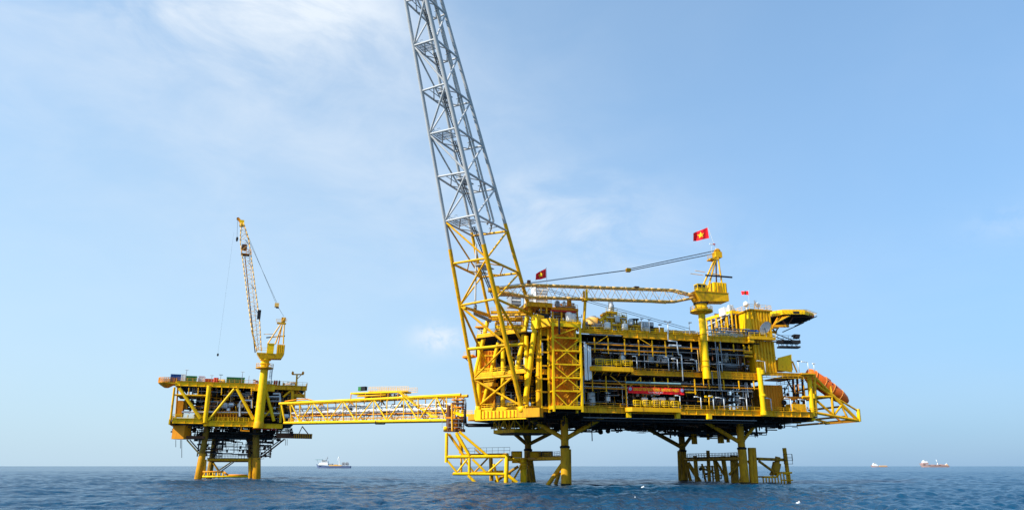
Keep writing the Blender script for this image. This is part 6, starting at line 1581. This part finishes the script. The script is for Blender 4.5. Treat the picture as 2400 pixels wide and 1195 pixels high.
# cargo on the upper deck of the wellhead platform
def cargo(name, label, cat, x0, x1, pyt, pyb, m, d=3, dep=2.6, ribs=6, group=None, lid=None):
    a0, a1 = ga(x0, d, 890), ga(x1, d, 890); zt_ = gz((x0 + x1) / 2, pyt - 2.5, d); zb = max(ztop, gz((x0 + x1) / 2, pyb, d)) if pyb > 890 else gz(x0, pyb, d)
    T = thing(name, label, cat, G.W((a0 + a1) / 2, d, ztop), group=group)
    zb = ztop + .1; zt_ = max(zt_, zb + 1)
    fbox('body', G, a0, a1, d, d + dep, zb, zt_, m, T)
    b = MB()
    for k in range(ribs): a = lerp(a0, a1, (k + .5) / ribs); b.box(G, a - .12, a + .12, d - .12, d + .02, zb + .2, zt_ - .2, m)
    for a in (a0, a1 - .2): b.box(G, a - .05, a + .25, d - .15, d + .1, zb, zt_, m)
    b.build('ribs', T); fbox('top_frame', G, a0 - .1, a1 + .1, d - .12, d + dep + .1, zt_, zt_ + .18, lid or m, T)
    return T
cargo('container', 'dark blue container at the left end of the wellhead deck', 'container', 399, 423, 880, 890, 'blue', d=4)
cargo('container', 'green container standing right of the blue container and white rack', 'container', 435, 460, 884, 896, 'green', d=3)
cargo('container', 'long green container with a blue grey top in the middle of the wellhead deck', 'container', 531, 573, 887, 901, 'green', d=3, ribs=10, lid='teal')
cargo('container', 'small blue grey container just right of the left crane column', 'container', 624, 639, 896, 905, 'teal', d=3)
cargo('equipment_box', 'low red equipment skid between the two green containers', 'equipment box', 481, 499, 891, 899, 'red', d=3)
cargo('equipment_box', 'small pink edged white frame left of the red skid', 'equipment box', 465, 479, 885, 896, 'white', d=4, lid='red')
cargo('equipment_box', 'white upright rack between the blue and the first green container', 'equipment box', 424, 433, 880, 895, 'white', d=3, ribs=3)
for i, (px, w, lab) in enumerate(((503, 3, 'red drum right of the red skid'), (508, 3, 'second red drum right of the red skid, under the slim mast'))):
    T = thing('drum', lab, 'drum', G.P(px, 900, 2.5), group='red drums on the wellhead deck'); p = G.P(px, 897, 2.5); MB().lathe(V((p.x, p.y, ztop)), V((0, 0, 1)), [(0, .55), (1.0, .6), (1.1, .55), (2.0, .55), (2.1, .3)], 'red', 12).build('body', T)
for i, (px, lab) in enumerate(((643, 'leftmost small red cylinder right of the left crane'), (648, 'middle small red cylinder right of the left crane'), (654, 'dark topped cylinder right of the two red ones'))):
    T = thing('gas_cylinder', lab, 'gas cylinder', G.P(px, 903, 2.5), group='cylinders beside the left crane'); p = G.P(px, 903, 2.5); MB().lathe(V((p.x, p.y, ztop)), V((0, 0, 1)), [(0, .4), (1.6, .4), (1.9, .2), (2.1, .1)], 'red' if i < 2 else 'dark', 10).build('body', T)
T = thing('water_tank', 'cream rounded tank left of the long green container', 'tank', G.P(520, 898, 3)); vessel('shell', T, G.P(519, 895, 4), G.e1, 1.1, 2.0, 'cream'); fbox('saddle', G, ga(515, 3, 895), ga(523, 3, 895), 3.2, 4.6, ztop, ztop + .6, 'grey', T)
for px, t, lab in ((438, 866, 'slim antenna mast with crossbar behind the white rack'), (518, 878, 'slim mast with a dark lamp above the cream tank'), (569, 871, 'slim mast at the right end of the long green container'), (584, 880, 'short plain pole left of the left crane column'), (497, 879, 'faint short rod above the red skid')):
    T = thing('slim_mast', lab, 'mast', G.P(px, 898, 1)); p = G.P(px, t, 1); tube('pole', V((p.x, p.y, ztop)), p, .1, 'grey', T, 6)
    if px != 584: tube('crossbar', p - G.e1 * .7, p + G.e1 * .7, .12, 'dark' if px == 518 else 'lgrey', T, 5)
clutter(bpy.data.objects['wellhead_platform'], G, ga(585), ga(600), 3, 8, ztop, ztop + 2, 26, 850, mats=['brown', 'red', 'white', 'orangey', 'grey'])
clutter(bpy.data.objects['wellhead_platform'], G, ga(655), ga(690), 3, 8, ztop, ztop + 1.8, 24, 851, mats=['brown', 'cream', 'yellow', 'orangey', 'grey'])

# ------------------------------------------------------------------ left crane, jib raised
dG = -.8
def gp(px, py, d=dG): return G.P(px, py, d)
c0 = gp(615, 920)
T = thing('crane', 'yellow pedestal crane with its cream lattice jib raised steeply on the wellhead platform', 'crane', V((c0.x, c0.y, zbt)))
pcx = gp(613.5, 925)
# column follows the platform's vertical
def gzc(py): return G.L(615, py, dG)[1]
def gl(name, prof, m, n=24): return MB().lathe(V((pcx.x, pcx.y, 0)), V((0, 0, 1)), prof, m, n).build(name, T)
gl('pedestal', [(gzc(1001), 1.85), (gzc(958), 1.75), (gzc(925), 1.7), (gzc(865), 1.5)], 'bright')
gl('pedestal_foot', [(gzc(1003), 2.0), (gzc(990), 2.0), (gzc(988), 1.85)], 'yellow')
gl('access_ring', [(gzc(866), 1.5), (gzc(863.5), 3.5), (gzc(862), 3.5), (gzc(862) + .02, 1.4)], 'yellow2')
ring = [V((pcx.x + 3.4 * math.cos(t), pcx.y + 3.4 * math.sin(t), gzc(862))) for t in [2 * math.pi * i / 12 for i in range(13)]]
railing(T, ring, 'yellow', step=1.5, h=1.7)
gl('slew_column', [(gzc(862), 1.45), (gzc(854), 1.7), (gzc(853), 1.95), (gzc(851), 1.95), (gzc(850), 1.6), (gzc(845), 1.6), (gzc(844), 2.2), (gzc(841), 2.2)], 'bright')
ladder(V((pcx.x + 3.2, pcx.y, gzc(898))), V((pcx.x + 3.2, pcx.y, gzc(864))), V((0, 1, 0)), 'lgrey')
x0, x1 = gp(601, 835), gp(665, 835)
ga0, ga1 = (x0 - G.o).dot(G.e1), (x1 - G.o).dot(G.e1); z0, z1 = gzc(841.5), gzc(829)
b = MB(); b.raw([G.W(ga0 + 1.5, dG - 2.2, z0), G.W(ga1 - 1, dG - 2.2, z0 + .3), G.W(ga1 - 1, dG + 2.2, z0 + .3), G.W(ga0 + 1.5, dG + 2.2, z0), G.W(ga0, dG - 2.5, z1), G.W(ga1, dG - 2.5, z1), G.W(ga1, dG + 2.5, z1), G.W(ga0, dG + 2.5, z1)],
      [(0, 1, 5, 4), (1, 2, 6, 5), (2, 3, 7, 6), (3, 0, 4, 7), (4, 5, 6, 7), (0, 3, 2, 1)], 'yellow'); b.build('slew_platform', T)
gx = lambda px, py=815: G.L(px, py, dG)[0]
# operator cab, machinery house
ca = MB(); ca.box(G, gx(626), gx(642), dG - 2.6, dG - .2, z1, z1 + 1.2, 'bright'); ca.box(G, gx(626) - .1, gx(642) + .1, dG - 2.7, dG - .1, gzc(807), gzc(805.5), 'bright')
ca.box(G, gx(626), gx(642), dG - 2.5, dG - .3, z1 + 1.2, gzc(807), 'bright'); cabm = ca.build('operator_cab', T)
fbox('cab_window', G, gx(624.7), gx(626) + .02, dG - 2.3, dG - .5, z1 + 1.4, gzc(808), 'glass', cabm) if False else MB().box(G, gx(626) - .06, gx(626) + .02, dG - 2.3, dG - .5, z1 + 1.3, gzc(808), 'glass').build('cab_window', cabm)
fbox('machinery_house', G, gx(649), gx(667), dG - 2.5, dG + 2.5, z1, gzc(807), 'yellow', T)
for k in range(4): fbox('house_rib', G, gx(651 + k * 4.5) - .08, gx(651 + k * 4.5) + .08, dG - 2.62, dG - 2.48, z1 + .2, gzc(808), 'bright', T)
railing(T, [G.W(ga0, dG - 2.4, z1), G.W(gx(626), dG - 2.4, z1)], 'bright', r=.07, h=2.2)
# A-frame
for s in (-1, 1):
    top = gp(667, 745, dG + s * .7)
    for (px, py) in ((627, 806), (645, 806), (664, 806)): tube('gantry_leg', gp(px, py, dG + s * 1.6), top, .27, 'cream' if px < 640 else 'yellow', T, 8)
    tube('gantry_brace', gp(636, 790, dG + s * 1.4), gp(666, 788, dG + s * 1.3), .16, 'cream', T, 6)
tube('gantry_leg', gp(652, 806), gp(664, 748), .22, 'orangey', T, 8)
fbox('head_platform', G, gx(650, 750), gx(671, 750), dG - 1.2, dG + 1.2, gzc(756), gzc(753.5), 'yellow', T)
fbox('gantry_head', G, gx(660, 745), gx(670, 745), dG - .9, dG + .9, gzc(748), gzc(741), 'yellow2', T)
railing(T, [gp(647, 754, dG - 1.2), gp(672, 753, dG - 1.2)], 'yellow')
tube('boom_stop', gp(618, 783), gp(640, 783), .12, 'cream', T, 6); tube('exhaust_pipe', gp(624, 791), gp(668, 787), .25, 'dark', T, 8)
# jib
r0, t0 = gp(610, 826), gp(568, 524)
jd = (t0 - r0).normalized(); js = G.e2; ju = js.cross(jd).normalized()
def hl(t): return max(.5, min(1.75, .9 + t * 4, .5 + (1 - t) * 9))
r1 = gp(607, 822); 
cs2 = lattice(T, r1, t0, js, 1.05, 1.05, ju, hl, 28, .2, .08, 'cream')
fbox('jib_head', G, gx(561, 530), gx(571, 530), dG - .8, dG + .8, gzc(536), gzc(522), 'bright', T)
bar('jib_fly', gp(567, 524), gp(558, 512), 1.0, 1.0, 'orangey', T)
MB().lathe(gp(558, 513) - G.e2 * .4, G.e2, [(0, .6), (.8, .6)], 'brown', 12).build('sheave', T)
b = MB(); b.path([gp(574, 602), gp(598, 826)], .22, 'brown', 6); b.path([gp(583, 585), gp(606, 820)], .1, 'cream', 5); b.build('jib_ladder', T)
bar('jib_platform', gp(565, 596), gp(585, 598), 2.8, .5, 'brown', T); railing(T, [gp(565, 595, dG - 1.4), gp(589, 597, dG - 1.4)], 'orangey', h=2.2)
fbox('jib_winch', G, gx(566, 587), gx(578, 587), dG - 1, dG + 1, gzc(590), gzc(578), 'brown', T)
b = MB(); b.box(G, gx(603, 740), gx(611, 740), dG - 1.4, dG - 1.25, gzc(750), gzc(728), 'dark'); b.build('jib_sign', T)
bar('jib_hinge_plate', gp(590, 774), gp(599, 812), 2.4, .5, 'yellow2', T)
for k in range(1, 5): t = .18 * k + .1; c_ = r1.lerp(t0, t); tube('jib_tie', c_ + ju * 1.7, c_ + ju * .4 + jd * 2.5, .12, 'dark', T, 5)
blk = gp(648, 712)
fbox('sheave_block', G, gx(644, 712), gx(654, 712), dG - .7, dG + .7, gzc(717), gzc(708), 'cream', T)
fbox('sheave_block', G, gx(647, 717), gx(654, 717), dG - .5, dG + .5, gzc(719.5), gzc(717), 'dark', T)
for s in (-.5, .5):
    tube('pendant_rope', gp(573, 533, dG + s), gp(646, 709, dG + s), .06, 'rope', T, 5); tube('pendant_rope', gp(576, 548, dG + s), gp(649, 709, dG + s), .06, 'rope', T, 5)
    tube('pendant_rope', gp(651, 718, dG + s), gp(665, 741, dG + s), .06, 'rope', T, 5)
tube('hoist_rope', gp(557, 514), gp(555.5, 556), .06, 'rope', T, 5)
MB().lathe(gp(555.5, 561), V((0, 0, 1)), [(-1.0, .1), (-.7, .35), (.3, .5), (.9, .4), (1.1, .1)], 'dark', 10).build('hook_block', T)
tube('hoist_rope', gp(548, 545), gp(510.5, 829), .018, 'rope', T, 4); MB().lathe(gp(510.5, 831), V((0, 0, 1)), [(-.6, .1), (-.3, .4), (.4, .35), (.6, .1)], 'dark', 8).build('hook', T)

# ------------------------------------------------------------------ ships near the horizon
def ship(label, px0, px1, Y, hullm, kind):
    """built at true size from the ship's own length, bow to the left"""
    p = Q(px0, 1091, Y); q = Q(px1, 1091, Y); L = q.x - p.x
    T = thing('ship', label, 'ship', V((p.x, Y, 0)))
    SF = Frame(1000, 100, 0); SF.o = V((p.x, Y, 0)); SF.phi = 0; SF.e1 = V((1, 0, 0)); SF.e2 = V((0, 1, 0)); SF.mat = Matrix.Translation(SF.o)
    B = L * .17; H = L * (.065 if kind != 'c' else .06)
    n = 14; vs = []; fs = []
    for i in range(n + 1):
        t = i / n; w = B / 2 * min(1, (t * 3.2 + .02) ** .6); sheer = H * (1 + .55 * max(0, .30 - t) / .30 * (1.4 if kind == 'a' else 1.9)); rake = -L * .025 * (1 - t) ** 4
        vs += [SF.W(t * L + rake * 1.6, -w, sheer), SF.W(t * L + rake * 1.6, w, sheer), SF.W(t * L + (L * .03 if i == 0 else 0), w * .8, -2), SF.W(t * L + (L * .03 if i == 0 else 0), -w * .8, -2)]
    for i in range(n):
        k = i * 4; fs += [(k, k + 4, k + 5, k + 1), (k + 1, k + 5, k + 6, k + 2), (k + 3, k + 2, k + 6, k + 7), (k, k + 3, k + 7, k + 4)]
    fs += [(0, 1, 2, 3), (n * 4, n * 4 + 3, n * 4 + 2, n * 4 + 1)]
    b = MB(); b.raw(vs, fs, hullm, False); b.build('hull', T)
    u = L / 100
    if kind == 'a':
        b = MB(); b.box(SF, 3 * u, 33 * u, -7 * u, 7 * u, H * 1.3, H * 1.3 + 4.0 * u, 'white'); b.box(SF, 6 * u, 32 * u, -6 * u, 6 * u, H * 1.3 + 4 * u, H * 1.3 + 8 * u, 'white')
        b.box(SF, 12 * u, 31 * u, -6 * u, 6 * u, H * 1.3 + 8 * u, H * 1.3 + 12 * u, 'white'); b.box(SF, 14 * u, 24 * u, -6.5 * u, 6.5 * u, H * 1.3 + 12 * u, H * 1.3 + 15.5 * u, 'white'); b.build('superstructure', T)
        g = MB(); g.box(SF, 14.5 * u, 23.5 * u, -6.6 * u, -6.4 * u, H * 1.3 + 13 * u, H * 1.3 + 14.5 * u, 'glass'); g.box(SF, 13 * u, 30 * u, -6.15 * u, -5.9 * u, H * 1.3 + 9.4 * u, H * 1.3 + 10.8 * u, 'glass'); g.build('bridge_windows', T)
        fbox('helideck', SF, -6 * u, 14 * u, -8 * u, 8 * u, H * 1.3 + 15.6 * u, H * 1.3 + 16.8 * u, 'teal', T)
        b = MB(); b.tube(SF.W(-2 * u, -5 * u, H * 1.3 + 15.6 * u), SF.W(5 * u, -5 * u, H * 1.3 + 4 * u), .4 * u, 'grey', 6); b.build('helideck_strut', T)
        b = MB(); b.tube(SF.W(26 * u, 0, H * 1.3 + 12 * u), SF.W(29 * u, 0, H * 1.3 + 25 * u), .9 * u, 'grey', 6); b.tube(SF.W(23 * u, 0, H * 1.3 + 19 * u), SF.W(31 * u, 0, H * 1.3 + 20 * u), .5 * u, 'grey', 6); b.build('mast', T)
        b = MB(); b.tube(SF.W(66 * u, 0, H), SF.W(65 * u, 0, H + 15 * u), 1.3 * u, 'white', 10); b.tube(SF.W(65 * u, 0, H + 14 * u), SF.W(63 * u, 0, H + 27 * u), 1.2 * u, 'white', 8); b.tube(SF.W(63 * u, 0, H + 27 * u), SF.W(58.5 * u, 0, H + 16 * u), .9 * u, 'white', 8); b.build('deck_crane', T)
        for a in (78, 88.5):
            b = MB(); b.lathe(SF.W(a * u, -3 * u, H + 5.6 * u), V((0, 1, 0)), [(0, 5.2 * u), (.4 * u, 5.4 * u), (.5 * u, 3.4 * u), (5 * u, 3.4 * u), (5.1 * u, 5.4 * u), (5.6 * u, 5.2 * u)], 'grey', 20)
            b.lathe(SF.W(a * u, -3.2 * u, H + 5.6 * u), V((0, 1, 0)), [(0, 1.6 * u), (.3 * u, 1.6 * u)], 'dark', 10); b.build('cable_reel', T)
        b = MB(); b.box(SF, 36 * u, 74 * u, -7 * u, 7 * u, H, H + 2.4 * u, 'cream'); b.box(SF, 34 * u, 46 * u, -5 * u, 5 * u, H + 2.4 * u, H + 6.5 * u, 'grey'); b.box(SF, 50 * u, 60 * u, -5 * u, 5 * u, H + 2.4 * u, H + 4 * u, 'yellow2'); b.build('deck_cargo', T)
        b = MB()
        for k in range(12): a = 74 + k * 2.2; b.tube(SF.W(a * u, -8 * u, H), SF.W(a * u, -8 * u, H + 2.2 * u), .16 * u, 'white', 4)
        b.tube(SF.W(74 * u, -8 * u, H + 2.2 * u), SF.W(99 * u, -8 * u, H + 2.2 * u), .16 * u, 'white', 4); b.build('railing', T)
    elif kind == 'b':
        b = MB(); b.box(SF, 6 * u, 26 * u, -7 * u, 7 * u, H * 1.5, H * 1.5 + 6 * u, 'redhull'); b.box(SF, 9 * u, 24 * u, -6 * u, 6 * u, H * 1.5 + 6 * u, H * 1.5 + 11 * u, 'white'); b.box(SF, 12 * u, 21 * u, -6 * u, 6 * u, H * 1.5 + 11 * u, H * 1.5 + 14 * u, 'white'); b.build('superstructure', T)
        g = MB(); g.box(SF, 12.5 * u, 20.5 * u, -6.15 * u, -5.95 * u, H * 1.5 + 12 * u, H * 1.5 + 13.3 * u, 'glass'); g.build('bridge_windows', T)
        b = MB(); b.tube(SF.W(62 * u, 0, H * .9), SF.W(63 * u, 0, H + 8 * u), 1.2 * u, 'white', 8); b.tube(SF.W(63 * u, 0, H + 7 * u), SF.W(60 * u, 0, H + 20 * u), .8 * u, 'white', 8); b.tube(SF.W(90 * u, 0, H), SF.W(97 * u, 0, H + 8 * u), .8 * u, 'white', 8); b.build('deck_crane', T)
        b = MB(); rnd = random.Random(3)
        for k in range(14): a = 30 + k * 4.8; b.box(SF, a * u, (a + 3.6) * u, -6 * u, 6 * u, H * .95, H + rnd.uniform(1, 4) * u, rnd.choice(['redhull', 'brown', 'cream', 'redhull']))
        b.build('deck_cargo', T); tube('mast', SF.W(17 * u, 0, H * 1.5 + 14 * u), SF.W(17 * u, 0, H * 1.5 + 19 * u), .5 * u, 'grey', T, 6)
    else:
        b = MB(); b.box(SF, 9 * u, 40 * u, -6 * u, 6 * u, H * 1.2, H * 1.2 + 7 * u, 'white'); b.box(SF, 12 * u, 32 * u, -6 * u, 6 * u, H * 1.2 + 7 * u, H * 1.2 + 13 * u, 'white'); b.box(SF, 15 * u, 26 * u, -6 * u, 6 * u, H * 1.2 + 13 * u, H * 1.2 + 18 * u, 'white'); b.build('superstructure', T)
        g = MB(); g.box(SF, 15.5 * u, 25.5 * u, -6.15 * u, -5.95 * u, H * 1.2 + 14.5 * u, H * 1.2 + 16.8 * u, 'glass'); g.build('bridge_windows', T)
        b = MB(); b.box(SF, 52 * u, 96 * u, -6 * u, 6 * u, H, H + 3.5 * u, 'cream'); b.build('deck_cargo', T); tube('mast', SF.W(22 * u, 0, H * 1.2 + 18 * u), SF.W(22 * u, 0, H * 1.2 + 27 * u), .5 * u, 'grey', T, 6)
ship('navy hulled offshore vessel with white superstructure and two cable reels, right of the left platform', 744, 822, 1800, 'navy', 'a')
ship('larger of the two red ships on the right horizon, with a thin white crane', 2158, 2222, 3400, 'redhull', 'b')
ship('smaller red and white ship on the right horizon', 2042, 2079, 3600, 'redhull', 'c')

# small white floats on the water in front of the main platform
for px, py, r, lab in ((1507, 1142, .32, 'small white float on the dark water, furthest and nearest the platform legs'), (1487, 1168, .2, 'smallest white float left of centre near the bottom edge'), (1871, 1180, .25, 'white float at the right near the bottom edge, with a slim tail')):
    Yf = 5 * F_PX / (py - 1091) * 1.0; p = Q(px, py, 1) ; d = ray(px, py); t = -CAM_Z / d.z; p = V((0, 0, CAM_Z)) + d * t
    T = thing('float', lab, 'float', V((p.x, p.y, 0)), group='white floats on the water')
    MB().lathe(V((p.x, p.y, .1)), V((1, .2, .15)), [(-r * 1.4, .05), (-r * 1.2, r * .4), (-r * .5, r * .62), (r * .4, r * .6), (r * 1.1, r * .35), (r * 1.4, .05)], 'white', 12).build('body', T)
    MB().lathe(V((p.x + r * .6, p.y, .22)), V((0, 0, 1)), [(0, r * .3), (r * .4, r * .35), (r * .7, r * .15)], 'white', 8).build('cap', T)
